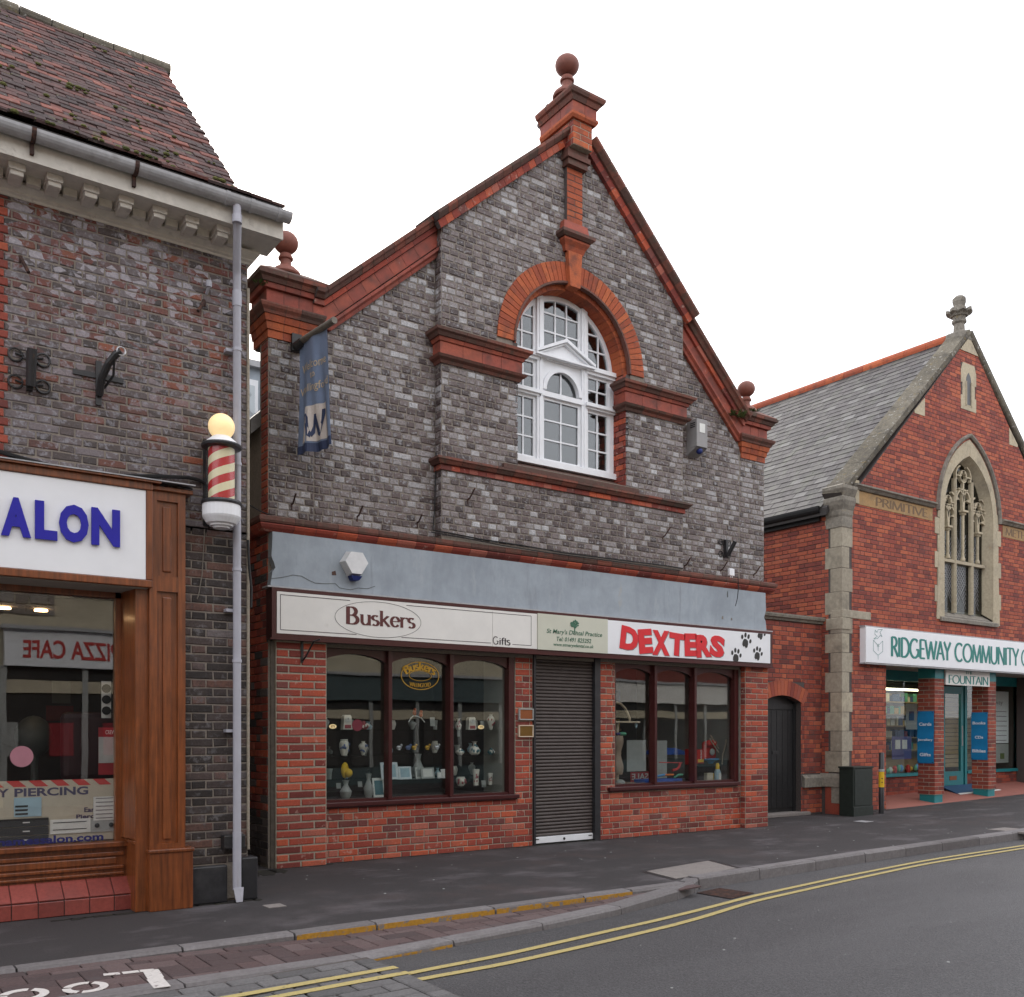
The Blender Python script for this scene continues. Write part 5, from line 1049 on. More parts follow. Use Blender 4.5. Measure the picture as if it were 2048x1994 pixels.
# ---- quoins at the corner, plinth, kneeler
z = .68; k = 0
while z < 4.75:
    h = rng.uniform(.30, .38); w1, w2 = ((.37, .25) if k % 2 else (.25, .37)); z1 = min(z + h, 4.78)
    MB().box((XC - .008, YC - .008, z + .003), (XC + w1 * .72, YC + .051, z1 - .0035), .002).box((XC - .008, YC + .049, z + .003), (XC + .05, YC + w2 * .85, z1 - .003), .002).build('quoin', 'quoin_stone', chp); z = z1; k += 1
MB().box((XC - .03, YC - .03, 0), (XC + .30, YC + .3, .44), .008).build('plinth_block', 'old_brick', chp)
MB().box((XC - .035, YC - .035, .18), (XC + .28, YC + .18, .44), .008).box((XC - .05, YC - .05, .44), (XC + .42, YC + .42, .60), .01).prism([(XC - .05, YC - .05, .60), (XC + .42, YC - .05, .60), (XC + .42, YC + .42, .6), (XC - .05, YC + .42, .6)], (.02, .02, .06)).build('plinth_stone', 'grey_stone', chp)
MB().box((XC - .01, YC - .02, 3.17), (XC + .75, YC + .2, 3.30), .01).box((XC - .015, YC - .02, 2.98), (XC + .2, YC + .3, 3.17), .01).build('offset_stone', 'quoin_stone', chp)
mb = MB()
mb.box((XC - .018, YC - .018, 4.62), (XC + .26, YC + .30, 4.80), .012)
mb.sweep([(XC, YC + .29, 0), (XC, YC, 0), (XC + .25, YC, 0)], [(-.05, 4.78), (.012, 4.78), (.03, 4.83), (.035, 4.90), (.065, 4.97), (.085, 5.04), (.085, 5.09), (.06, 5.11), (.085, 5.16), (.115, 5.22), (.115, 5.27), (-.05, 5.34)], 'h')
mb.box((XC + .01, YC - .004, 4.8), (XC + .27, YC + .29, 5.36)).build('kneeler', 'grey_stone', chp)
mb = MB(); mb.box((CXR - .42, YC - .02, 4.60), (CXR + .03, YC + .38, 5.36), .02).build('kneeler', 'grey_stone', chp)
for pts, in (([(XC - .05, 5.10), (WC, cl(WC) + .05)],), ([(WC, cl(WC) + .05), (CXR + .05, 5.10)],)):
    path = [(a, YC, b) for a, b in pts]
    blocks(path, [(.03, -.035), (.05, .0), (.05, .07), (-.29, .12), (-.29, -.02), (0, -.02), (0, -.05)], 'v', .9, 'coping_stone', 'lichen_stone', chp)
for s_ in (-1, 1):
    xk = WC + s_ * 1.72; zk = cl(WC) - 1.72 * .975
    MB().prism([(xk, YC - .012, zk), (xk - s_ * .27, YC - .012, zk), (xk - s_ * .27, YC - .012, zk - .02 + .05), (xk, YC - .012, zk - .30)] if False else [(xk + s_ * .02, YC - .012, zk - .02), (xk - s_ * .3, YC - .012, zk + .26), (xk - s_ * .3, YC - .012, zk - .06), (xk + s_ * .0, YC - .012, zk - .06)], (0, .05, 0)).build('coping_stone', 'stone', chp)
MB().prism([(WC - .30, YC - .02, cl(WC) - .31), (WC + .30, YC - .02, cl(WC) - .31), (WC, YC - .02, cl(WC) - .02)], (0, .1, 0)).build('apex_stone', 'stone', chp)
# ---- finial
fz = cl(WC) + .03; fx = WC - .05
mb = MB(); mb.box((fx - .17, YC - .03, fz - .12), (fx + .17, YC + .33, fz + .06), .04).lathe((fx, YC + .15, fz), [(.13, 0), (.105, .06), (.095, .22), (.13, .25), (.13, .29), (.105, .31), (.12, .35), (.13, .40)], 8)
for k in range(8):
    a = math.pi / 4 * k; d = Vector((math.cos(a), math.sin(a), 0)); t_ = Vector((-d.y, d.x, 0)); o_ = Vector((fx, YC + .15, fz + .36)); w_ = .06
    mb.prism([o_ + d * .08 + t_ * w_, o_ + d * .08 - t_ * w_, o_ + d * .21 - t_ * w_ + Vector((0, 0, .05)), o_ + d * .235 + Vector((0, 0, .07)), o_ + d * .21 + t_ * w_ + Vector((0, 0, .05))], (0, 0, .055))
mb.lathe((fx, YC + .15, fz + .36), [(.15, 0), (.19, .07), (.14, .12), (.105, .13), (.10, .2), (.12, .27), (.12, .33), (.07, .38), (.03, .39)], 8).build('finial', 'grey_stone', chp)
# ---- slate roof, ridge tiles, gutter
EX, EZ, RX, RZ = XC - .12, 4.96, WC, 8.62
sl = math.hypot(RX - EX, RZ - EZ)
mb = MB(); mb.prism([(EX, YC + .2, EZ), (RX, YC + .2, RZ), (RX, YC + .2, RZ - .15), (EX, YC + .2, EZ - .12)], (0, 9, 0)).prism([(CXR + .12, YC + .2, EZ), (RX, YC + .2, RZ), (RX, YC + .2, RZ - .15), (CXR + .12, YC + .2, EZ - .12)], (0, 9, 0)).build('roof', 'room_dark', chp)
ss = Pieces('slate', chp, 'slate', 300, .010, .002, .002)
gs, ws = .172, .25; nrow = int(sl / gs) + 1
for r_ in range(nrow):
    s0 = r_ * gs
    u = -17.5 - (ws / 2 if r_ % 2 else 0)
    while u < -YC - .30:
        o_ = Vector((EX, 0, EZ)) + Vector((RX - EX, 0, RZ - EZ)) / sl * s0
        b1 = min(u + ws, -YC - .30); fr = Frame(o_ + Vector((-.006, -u, .010)), (0, -1, rng.uniform(-.007, .007)), (RX - EX + .17, 0, RZ - EZ - .17))
        if b1 - u > .05: ss.add(fr, [(.002, 0), (b1 - u - .002, 0), (b1 - u - .002, min(gs + .02, sl - s0)), (.002, min(gs + .02, sl - s0))], .013 + rng.uniform(0, .004))
        u += ws
ss.done()
for k in range(18):
    y0 = YC + .32 + k * .45; MB().prism([(RX + r_ * math.sin(R(t)), y0 + .003, RZ - .03 + r_ * math.cos(R(t))) for r_, t in [(.13, q) for q in range(-110, 111, 22)] + [(.10, q) for q in range(110, -111, -22)]], (0, .444, 0)).build('ridge_tile', 'orange_brick', chp)
n = 8
MB().prism([(XC - .10 + .07 * math.cos(R(180 + 180 * i / n)), YC + .33, 4.97 + .09 * math.sin(R(180 + 180 * i / n))) for i in range(n + 1)] + [(XC - .03, YC + .33, 5.0), (XC - .17, YC + .33, 5.0)], (0, 8, 0)).box((XC - .05, YC + .4, 4.78), (XC + .01, 17.5, 4.97)).build('gutter', 'black_plastic', chp)
# ---- traceried window
sur = [(WC - WOU, YC - .02, 3.33), (WC - WI, YC - .02, 3.33)] + [(a, YC - .02, b) for a, b in op] + [(WC + WI, YC - .02, 3.33), (WC + WOU, YC - .02, 3.33)] + [(a, YC - .02, b) for a, b in pointed(WC, WOU - .10, SPZ, 1.42)[::-1]]
tw = MB().prism(sur, (0, .12, 0)).build('traceried_window', 'stone', chp)
for s_ in (-1, 1):
    z = 3.33; k = 0
    while z < 5.2:
        e = .05 if k % 2 else -.04; MB().box((WC + s_ * (WOU - .12), YC - .016, z + .002), (WC + s_ * (WOU + e), YC + .04, z + .29), .004).build('jamb_stone', 'stone', tw); z += .30; k += 1
ip = pointed(WC, WI - .09, SPZ, 1.02)
spl = MB(); A0 = [(WC - WI, 3.42)] + op + [(WC + WI, 3.42)]; A1 = [(WC - WI + .09, 3.55)] + ip + [(WC + WI - .09, 3.55)]
nn = len(A0); spl.add([(a, YC - .01, b) for a, b in A0] + [(a, YC + .15, b) for a, b in A1], [(i, i + 1, nn + i + 1, nn + i) for i in range(nn - 1)]); spl.add([(a, YC + .0, b) for a, b in A0] + [(a, YC + .16, b) for a, b in A1], [(i, i + 1, nn + i + 1, nn + i) for i in range(nn - 1)])
spl.build('splay', 'stone', tw)
hd = pointed(WC, WOU - .06, SPZ, 1.46, 14); MB().sweep([(a, YC, b) for a, b in hd], [(.0, 0), (.04, 0), (.065, .03), (.065, .055), (0, .065)], 'v').build('hood_mould', 'grey_stone', tw)
MB().prism([(WC - WOU + .1, YC - .05, 3.30), (WC - WOU + .1, YC - .05, 3.36), (WC - WOU + .1, YC + .25, 3.56), (WC - WOU + .1, YC + .25, 3.30)], (2 * WOU - .2, 0, 0)).build('sill', 'grey_stone', tw)
mu = MB(); LW = WI - .09
for xm in (-.285, .285): mu.prism([(WC + xm - .034, YC + .10, 3.5), (WC + xm - .012, YC + .07, 3.5), (WC + xm + .012, YC + .07, 3.5), (WC + xm + .034, YC + .10, 3.5), (WC + xm + .034, YC + .145, 3.5), (WC + xm - .034, YC + .145, 3.5)], (0, 0, 2.45 if xm < 0 else 2.45))
mu.box((WC - LW, YC + .08, 4.40), (WC + LW, YC + .145, 4.45)).prism([(WC - LW, YC + .08, 4.45), (WC - LW, YC + .2, 4.50), (WC - LW, YC + .25, 4.40)], (2 * LW, 0, 0)).build('mullion', 'stone', tw)
def tracery(c, zb_, s_):
    t = MB()
    def ring_(cx_, cz, r_, a0, a1, th=.028, n=12):
        for i in range(n):
            q0, q1 = R(a0 + (a1 - a0) * i / n), R(a0 + (a1 - a0) * (i + 1) / n)
            t.prism([(cx_ + (r_ + d) * math.cos(q), YC + .09, cz + (r_ + d) * math.sin(q)) for d, q in ((-th / 2, q0), (th / 2, q0), (th / 2, q1), (-th / 2, q1))], (0, .055, 0))
    ring_(c, zb_ + .66 * s_, .105, 0, 360, .03, 16)
    for k in range(3): a = 90 + 120 * k; ring_(c + .05 * math.cos(R(a)), zb_ + .66 * s_ + .05 * math.sin(R(a)), .05, a - 100, a + 100, .018, 6)
    for sg_ in (-1, 1):
        ring_(c + sg_ * .115 - sg_ * .11, zb_ + .2, .22, 90 if sg_ < 0 else 90, 180 if sg_ < 0 else 0, .028, 8); ring_(c + sg_ * .25, zb_ + .20, .25, 180 if sg_ > 0 else 0, 115 if sg_ > 0 else 65, .026, 8)
        ring_(c + sg_ * .06, zb_ + .66 * s_, .19, 90 + sg_ * -15, 90 - sg_ * 115, .03, 8)
        MB().prism([(c + sg_ * .24, YC + .095, zb_ + .20), (c + sg_ * .12, YC + .095, zb_ + .22), (c + sg_ * .24, YC + .095, zb_ + .30)], (0, .05, 0)).build('cusp', 'stone', tw)
    t.prism([(c - .025, YC + .09, zb_ + .02), (c + .025, YC + .09, zb_ + .02), (c + .05, YC + .09, zb_ + .33), (c - .05, YC + .09, zb_ + .33)], (0, .055, 0))
    t.box((c - .085, YC + .05, zb_), (c + .085, YC + .14, zb_ + .035)).box((c - .06, YC + .08, zb_ - .04), (c + .06, YC + .14, zb_)).box((c - .016, YC + .092, zb_ + .30), (c + .016, YC + .143, zb_ + .66 * s_ - .09)).box((c - .25, YC + .093, zb_ + .66 * s_ - .011), (c - .095, YC + .142, zb_ + .66 * s_ + .011)).box((c + .095, YC + .093, zb_ + .66 * s_ - .011), (c + .25, YC + .142, zb_ + .66 * s_ + .011)); t.build('tracery', 'stone', tw)
    MB().lathe((c, YC + .11, 4.47), [(.045, 0), (.042, .04), (.027, .08), (.027, zb_ - 4.47 - .06), (.05, zb_ - 4.47 - .03)], 12).build('colonnette', 'stone', tw)
tracery(WC - .50, 5.02, .72); tracery(WC, 5.36, 1); tracery(WC + .50, 5.02, .72)
A = [(WC - LW, 3.5)] + ip + [(WC + LW, 3.5)]
MB().prism([(a, YC + .15, b) for a, b in A], (0, .006, 0)).build('pane', 'leaded_glass', tw)
ld = MB()
for s_ in (-1, 1):
    for k in range(-34, 35):
        for lt in (-.43, 0, .43):
            xa, xb = WC + lt - .17, WC + lt + .17; c0 = 4.2 + k * .085; q = [(xa, c0 + s_ * -.255), (xb, c0 + s_ * .255)]
            lo_, hi_ = 3.58, 5.0
            if min(q[0][1], q[1][1]) < lo_ or max(q[0][1], q[1][1]) > hi_: continue
            ld.prism([(q[0][0], YC + .146, q[0][1] - .005), (q[1][0], YC + .146, q[1][1] - .005), (q[1][0], YC + .146, q[1][1] + .005), (q[0][0], YC + .146, q[0][1] + .005)], (0, .003, 0))
ld.build('lead_lattice', 'lead_gutter', tw, False, None, 'stuff')
MB().box((15.7, YC + .41, 2.9), (18.0, YC + .45, 6.6)).build('room_back', 'room_dark', chp)
# ---- lancet
lan = pointed(WC - .02, .085, 7.72, .17); o2 = [(WC - .27, 7.2), (WC - .27, 7.45), (WC - .22, 7.45), (WC - .22, 7.68), (WC - .27, 7.68), (WC - .27, 7.9), (WC - .2, 8.05), (WC + .18, 8.05), (WC + .24, 7.9), (WC + .24, 7.68), (WC + .19, 7.68), (WC + .19, 7.45), (WC + .24, 7.45), (WC + .24, 7.2)]
lw_ = MB().prism([(a, YC - .012, b) for a, b in [(WC - .105, 7.3)] + lan + [(WC + .065, 7.3)] + o2[::-1][:7]] + [(WC - .02, YC - .012, 8.05)] if False else [(a, YC - .012, b) for a, b in o2], (0, .03, 0)).build('lancet', 'stone', chp)
MB().prism([(a, YC - .014, b) for a, b in [(WC - .105, 7.3)] + lan + [(WC + .065, 7.3)]], (0, .02, 0)).build('slit', 'black_paint', lw_)
for s_ in (-1, 1): MB().sweep([(WC - .02 + s_ * .09, YC - .012, 7.28), (WC - .02 + s_ * .09, YC - .012, 7.72)], [(0, -.02), (.02, -.01), (.02, .01), (0, .02)], 'v').build('lancet_jamb', 'stone', lw_)
# ---- inscription bands
def band(x0, x1, txt, tx0, tx1):
    o = MB().box((x0, YC - .012, 5.035), (x1, YC + .05, 5.262), .004).build('inscription_band', 'stained_stone', chp)
    MB().sweep([(x0 - .1, YC, 0), (x1 + .02, YC, 0)], [(-.02, 5.265), (.04, 5.265), (.07, 5.30), (.10, 5.32), (.10, 5.345), (-.02, 5.38)], 'h').build('drip_mould', 'grey_stone', o)
    pen(txt, FR(YC - .012), tx0, 5.08, .135, tx1 - tx0, 'incised', o, 1.5, .8, 0, .0015)
band(13.47, 15.66, 'PRIMITIVE', 13.98, 15.52); band(18.02, 20.2, 'METHODIST', 18.12, 19.75)
MB().box((13.4, YC - .03, 5.04), (13.52, YC + .05, 5.42), .01).build('stop_stone', 'stone', chp)
# ---- shop recess under the sign
YR = 10.35
mb = MB(); mb.prism([(OX0 - .02, YC - .0, 0.02), (20.5, YC, .17), (20.5, YR + .1, .30), (OX0 - .02, YR + .1, .14)], (0, 0, -.2)).build('recess_floor', 'red_floor', chp)
MB().box((OX0 - .05, YC + .05, 2.47), (20.5, YR + .1, 2.52)).build('recess_ceiling', 'room_pale', chp)
MB().box((OX0 - .02, YC + .4, 0), (OX0 + .05, YR + .2, 2.5)).box((20.38, YC + .3, 0), (20.5, YR + .2, 2.5)).build('recess_side', 'old_brick', chp)
rs_ = MB(); rs_.box((OX0, YR, .1), (17.45, YR + .2, .50)).box((18.32, YR, .1), (20.4, YR + .2, .52)); rs_.build('stall_riser', 'dark_mortar', chp)
sp = Pieces('riser_brick', chp, 'old_brick', 120, .005, .004); wall_bricks(sp, FR(YR), OX0 + .05, 17.45, .16, .50, .0715, FLEM); wall_bricks(sp, FR(YR), 18.32, 20.38, .22, .52, .0715, FLEM); sp.done()
mb = MB()
mb.box((OX0, YR - .04, .50), (17.45, YR + .06, .56)).box((OX0, YR - .01, 2.28), (20.4, YR + .05, 2.47)).box((17.40, YR - .01, .2), (17.48, YR + .06, 2.3)).box((18.28, YR - .02, .2), (18.36, YR + .06, 2.3)).box((18.36, YR - .04, .50), (20.4, YR + .06, .56)).box((20.30, YR - .01, .5), (20.38, YR + .06, 2.3))
sf2 = mb.build('shop_frame', 'teal_paint', chp)
for a, b_ in ((OX0, 17.4), (18.36, 20.3)): MB().box((a, YR + .02, .56), (b_, YR + .026, 2.28)).build('pane', 'clear_glass', sf2)
dm = MB(); dm.box((17.50, YR, .28), (17.60, YR + .05, 2.22)).box((18.16, YR, .28), (18.26, YR + .05, 2.22)).box((17.6, YR, .28), (18.16, YR + .05, .55)).box((17.6, YR, 2.08), (18.16, YR + .05, 2.22)); dd = dm.build('door', 'teal_paint', chp)
MB().box((17.6, YR + .02, .55), (18.16, YR + .026, 2.08)).build('pane', 'clear_glass', dd); MB().box((17.75, YR - .008, .38), (18.0, YR, .46)).build('letter_plate', 'bronze', dd); MB().tube([(18.13, YR - .05, 1.05), (18.13, YR - .05, 1.45)], .012).build('handle', 'silver', dd)
MB().prism([(17.2, YR - .75, .075), (18.9, YR - .75, .10), (18.6, YR - .01, .29), (17.45, YR - .01, .27)], (0, 0, -.02)).build('door_ramp', 'mat_blue', chp); MB().prism([(17.25, YR - .50, .145), (18.75, YR - .50, .17), (18.75, YR - .45, .182), (17.27, YR - .45, .157)], (0, 0, .012)).build('ramp_nosing', 'card_white', chp)
mb = MB(); mb.box((OX0, 12.3, 0), (20.5, 12.4, 2.6)).box((OX0, YR + .1, 0), (OX0 + .1, 12.4, 2.6)).box((20.4, YR + .1, 0), (20.5, 12.4, 2.6)).box((OX0, YR + .1, 2.4), (20.5, 12.4, 2.5)).box((OX0, YR + .1, .1), (20.5, 12.4, .3)).build('book_room', 'room_pale', chp)
def pillar(x0, x1, y0=9.50, y1=9.83):
    zb_ = gz(x0) + .0; o = MB().box((x0 + .006, y0 + .006, zb_ + .155), (x1 - .006, y1 - .006, 2.29)).build('pillar', 'pale_mortar', chp)
    for fr, u0, u1 in ((FR(y0 + .006), x0, x1), (FS(x0 + .006), -y1, -y0)):
        for poly, r_ in courses(u0, u1, zb_ + .16, 2.28, .0715, [(0, [.215, .115]), (0, [.115, .215])], .011):
            v, fc = slab(poly, .005, .004, .006, .002); MB().add([fr.at(*q) for q in v], fc).build('brick', 'old_brick', o)
    MB().box((x0 + .02, y0 + .02, zb_ - .02), (x1 - .02, y1 - .02, zb_ + .155), .005).build('base', 'teal_paint', o); MB().box((x0 + .01, y0 + .0, 2.28), (x1 - .01, y1, 2.47), .004).build('cap', 'teal_paint', o)
pillar(15.83, 16.13); pillar(17.62, 17.90)
# ================================================================== ground
def ground_sheet(name, pts, m, off, kind='structure', parent=None, t=0.12, f=gz):   # polygon in plan, following the slope of the street
    xs = [p[0] for p in pts]; cuts = [c for c in [min(xs)] + [-.3, .3, .8, 1.2, 1.7, 2.2, 2.6, 2.62, 3.2, 3.8, 4.4, 5.0, 5.6, 6.2] + [13 + 2.5 * k for k in range(0, 30)] + [max(xs)] if min(xs) <= c <= max(xs)]; cuts = sorted(set(cuts)); mb = MB()
    for a, b in zip(cuts, cuts[1:]):
        p = clip(clip(list(pts), 1, 0, b), -1, 0, -a)
        if len(p) >= 3: mb.prism([(q[0], q[1], f(q[0]) + off) for q in p], (0, 0, -t))
    o = mb.build(name, m, parent)
    if parent is None: o['kind'] = kind
    return o
KB = [(-40, 5.1), (0, 5.1), (1.4, 5.17), (2.58, 5.26), (4.1, 5.47), (5.0, 5.64), (5.9, 5.87), (6.22, 6.02), (6.35, 6.13), (9.21, 6.34), (12.95, 6.5), (20, 6.85), (60, 8.9)]     # foot of the kerb
pav_front = [(-40, 6.0), (6.1, 6.03), (6.4, 6.27), (9.25, 6.48), (12.95, 6.64), (20, 6.99), (60, 9.04)]
ground_sheet('pavement', pav_front + [(60, 30), (-40, 30)], 'asphalt_path', 0.0)
ground_sheet('road', [(-300, -300), (300, -300), (300, 300), (-300, 300)], 'asphalt_road', 0, t=.05, f=roadz)
pave = bpy.data.objects['pavement']; road = bpy.data.objects['road']
bay = ground_sheet('loading_bay', [(-40, 5.12), (0, 5.12), (1.4, 5.2), (2.58, 5.30), (4.1, 5.5), (5.0, 5.68), (5.9, 5.9), (6.1, 6.04), (-40, 6.02)], 'dark_mortar', -.007, f=bayz, t=.06)
# herringbone pavers in the bay
pv = Pieces('paver', bay, 'paver', 300, .008, .005, .002)
def fy(xx):
    for (a, ya), (b_, yb_) in zip(KB, KB[1:]):
        if a <= xx <= b_: return ya + (yb_ - ya) * (xx - a) / (b_ - a)
    return 6
class _G:
    pass
def gfa(X, f=bayz, o=0.0): s_ = (f(X + .1) - f(X - .1)) / .2; return Frame((X, 0, f(X) + o), (1, 0, s_), (0, 1, 0))
L_, S_ = .27, .135
def inbay(poly):
    poly = clip(poly, 0, 1, 5.872)
    x_ = sum(p[0] for p in poly) / len(poly) if poly else 0; k_ = (fy(x_ + .2) - fy(x_ - .2)) / .4
    return clip(poly, k_, -1, k_ * x_ - fy(x_) - .155) if poly else []
for i in range(-44, 14):
    for j in range(4, 70):
        bx, by = (i + j) * S_ * 1.0, (j - i) * S_          # 90 degree herringbone
        for poly in ([(bx, by), (bx + L_, by), (bx + L_, by + S_), (bx, by + S_)], [(bx - S_, by), (bx, by), (bx, by + L_), (bx - S_, by + L_)]) if i % 2 == 0 else ():
            poly = [(p[0], p[1]) for p in poly]
            if max(p[0] for p in poly) < -.5 or min(p[0] for p in poly) > 6.1 or max(p[1] for p in poly) < 5.0 or min(p[1] for p in poly) > 6: continue
            q = inbay(poly)
            if len(q) >= 3 and area2(q) > .0015:
                c = (sum(p[0] for p in q) / len(q), sum(p[1] for p in q) / len(q)); pv.add(gfa(c[0]), [((p[0] - c[0]) * .965, c[1] + (p[1] - c[1]) * .95) for p in q])
for k in range(-3, 22): pv.add(gfa(k * .28 + .14), [(-.135, 5.876), (.135, 5.876), (.135, 5.975), (-.135, 5.975)])
pv.done()
# kerb stones: flush yellow edge at the back of the bay, dropped kerb in front, raised kerb beyond
kb = MB().box((-40, 6.0, -.3), (-30, 6.02, -.2)).build('kerb', 'concrete'); kb['kind'] = 'structure'
def kstone(p0, p1, w, zt0, zt1, zb_, m='kerb_stone', nm='kerb_stone'):
    (x0, y0), (x1, y1) = p0, p1; d = Vector((x1 - x0, y1 - y0)).normalized(); n_ = Vector((-d.y, d.x)); g_ = .006; e = .018; mb = MB()
    a = Vector((x0, y0)) + d * g_; b_ = Vector((x1, y1)) - d * g_; r = lambda: rng.uniform(-.004, .004); V = []
    for q, zt in ((a, zt0), (b_, zt1)):
        z_ = gz(q.x)
        for o_, zz in ((0, zb_), (.003 + r(), zt - e), (e + r(), zt + r() * .5), (w, zt), (w, zb_)): V.append((q.x + n_.x * o_, q.y + n_.y * o_, z_ + zz))
    mb.c = rng.random(); mb.add(V, [(0, 1, 6, 5), (1, 2, 7, 6), (2, 3, 8, 7), (3, 4, 9, 8), (4, 3, 2, 1, 0), (5, 6, 7, 8, 9)]); return mb.build(nm, m, kb)
jx = [6.40, 7.31, 8.26, 9.21, 10.03, 10.85, 11.75, 12.65, 13.55, 14.45, 15.4, 16.3, 17.2, 18.2, 19.1, 20]
for a, b_ in zip(jx, jx[1:]): kstone((a, fy(a)), (b_, fy(b_)), .145, .008, .008, -.14)
fx_ = [-1.2, -.3, .62, 1.5, 2.58, 3.3, 4.12, 5.02, 5.85]; zt_ = lambda a: bayz(a) + .012
for a, b_ in zip(fx_, fx_[1:]): kstone((a, fy(a)), (b_, fy(b_)), .15, zt_(a), zt_(b_), -.14)
kstone((5.85, fy(5.85)), (6.22, 6.02), .15, zt_(5.85), .0, -.14); kstone((6.22, 6.02), (6.40, 6.14), .13, .0, .004, -.14)
bx_ = [-1.0, -.1, .8, 1.72, 2.45, 3.05, 4.05, 4.93, 5.45, 6.1]
for a, b_ in zip(bx_, bx_[1:]):
    yb_ = 5.985
    kstone((a, yb_), (b_, yb_ + .01), .12, .006, .006, -.08)
    if 2.4 < a < 5.4: MB().prism([(a + .01, yb_ - .003, -.06), (b_ - .01, yb_ - .003, -.06), (b_ - .01, yb_ - .002, -.004), (a + .01, yb_ - .002, -.004)], (0, -.003, 0)).build('yellow_edge', 'kerb_yellow', kb)
for a, b_ in ((2.58, 3.28),): MB().prism([(a, fy(a) - .004, -.10), (b_, fy(b_) - .004, -.10), (b_, fy(b_) - .002, zt_(b_) - .02), (a, fy(a) - .002, zt_(a) - .02)], (0, -.003, 0)).build('yellow_edge', 'kerb_yellow', kb)
# setts of the speed table at lower left
stb = ground_sheet('sett_table', [(-3, 3.2), (2.62, 3.2), (2.60, 5.24), (1.4, 5.15), (-3, 5.08)], 'dark_mortar', -.024, t=.06)
sp_ = Pieces('sett', stb, 'grey_sett', 300, .010, .007, .003); sfr = Frame((0, 0, -.021), (1, 0, 0), (0, 1, 0))
r_ = 0; y_ = 5.06
while y_ > 3.3:
    u = -.9 - (.13 if r_ % 2 else 0)
    while u < 2.5:
        x1_ = min(u + .255, 2.47)
        if x1_ - u > .05:
            yy = y_ + .045 * max(0, u) ; sp_.add(sfr, [(u + .004, yy - .113), (x1_ - .004, yy - .109), (x1_ - .004, yy - .004), (u + .004, yy - .008)])
        u += .26
    y_ -= .12; r_ += 1
for k in range(20): sp_.add(sfr, [(2.48, 5.15 - k * .105 - .097), (2.59, 5.15 - k * .105 - .097), (2.59, 5.15 - k * .105), (2.48, 5.15 - k * .105)])
sp_.done()
# double yellow lines and the white lettering of the bay
def yl(pts, w, nm='yellow_line', z=-.0955):
    mb = MB(); L = []
    for i, (a, b_) in enumerate(pts):
        p = pts[max(0, i - 1)]; q = pts[min(len(pts) - 1, i + 1)]; d = Vector((q[0] - p[0], q[1] - p[1])).normalized(); n_ = Vector((-d.y, d.x)) * w / 2; L.append(((a + n_.x, b_ + n_.y), (a - n_.x, b_ - n_.y)))
    for i in range(len(L) - 1):
        zz = [roadz(pts[i + k][0]) + .0045 if pts[i][0] > 2.601 else -.008 for k in (0, 1)]
        q = [(*L[i][0], zz[0]), (*L[i][1], zz[0]), (*L[i + 1][1], zz[1]), (*L[i + 1][0], zz[1])]; mb.prism(q, (0, 0, .002))
    return mb.build(nm, 'yellow_line', road)
def gpt(px, py): q = GR(px, py, roadz); return (q.x, q.y)
def dens(p, n=6):
    out = []
    for a, b_ in zip(p, p[1:]): out += [(a[0] + (b_[0] - a[0]) * k / n, a[1] + (b_[1] - a[1]) * k / n) for k in range(n)]
    return out + [p[-1]]
la = [gpt(*q) for q in ((776, 1954.7), (1009, 1909.7), (1213.5, 1862.7), (1400, 1819.7), (1503.4, 1792.7), (1668, 1757), (1850, 1721), (2048, 1691))]; lb = [gpt(*q) for q in ((804.5, 1965), (1009, 1928), (1213.5, 1882.3), (1400, 1836), (1503.4, 1803.6), (1668, 1766.7), (1850, 1727.7), (2048, 1696.5))]
def smooth(p):
    for _ in range(2): p = [p[0]] + [(.25 * a[0] + .5 * b_[0] + .25 * c[0], .25 * a[1] + .5 * b_[1] + .25 * c[1]) for a, b_, c in zip(p, p[1:], p[2:])] + [p[-1]]
    return p
la, lb = smooth(dens(la)), smooth(dens(lb))
yl([(-1.5, la[0][1] - .24), (.6, la[0][1] - .12), (2.6, la[0][1] - .0)] , .06); yl([(-1.5, lb[0][1] - .24), (.6, lb[0][1] - .12), (2.6, lb[0][1])], .06)
yl([(2.605, la[0][1])] + [p for p in la if p[0] > 2.7] + [(20, 6.5), (40, 7.5)], .058); yl([(2.605, lb[0][1])] + [p for p in lb if p[0] > 2.7] + [(20, 6.4), (40, 7.4)], .058)
lf = MB()
def gq(px, py): q = GR(px, py, bayz, .0105); return Vector((q.x, q.y, q.z))
def stroke(a, b_, w, vert):
    d = (b_ - a).normalized(); n_ = Vector((-d.y, d.x, 0)) * w / 2; lf.prism([a + n_, a - n_, b_ - n_, b_ + n_], (0, 0, .0025))
a, b_, c = gq(207, 1950), gq(307, 1940), gq(327, 1974)
stroke(a, gq(240, 1947), .05, 0); stroke(gq(245, 1946.5), gq(278, 1943), .05, 0); stroke(gq(280, 1942.5), gq(308, 1940), .05, 0); stroke(gq(301, 1940.5), gq(312, 1957), .085, 1); stroke(gq(309, 1957), gq(325, 1975), .085, 1)
def oval(cx, cy, rx, ry, w):
    n_ = 26
    for i in range(n_):
        if i in (4, 11, 17): continue
        q = []
        for k, s_ in ((i, 1), (i + 1, 1), (i + 1, 1 - w), (i, 1 - w)):
            t = 2 * math.pi * k / n_; q.append((cx + rx * s_ * math.cos(t), cy + ry * s_ * math.sin(t), bayz(cx) + .0105))
        lf.prism(q, (0, 0, .0025))
o1, o2 = gq(171, 1975), gq(47, 1990)
oval(o1.x, o1.y, abs(gq(222, 1975).x - gq(118, 1975).x) / 2, .115, .38); oval(o2.x, o2.y, abs(gq(104, 1990).x - gq(-10, 1990).x) / 2, .125, .38)
lf.build('bay_lettering', 'white_line', bay)
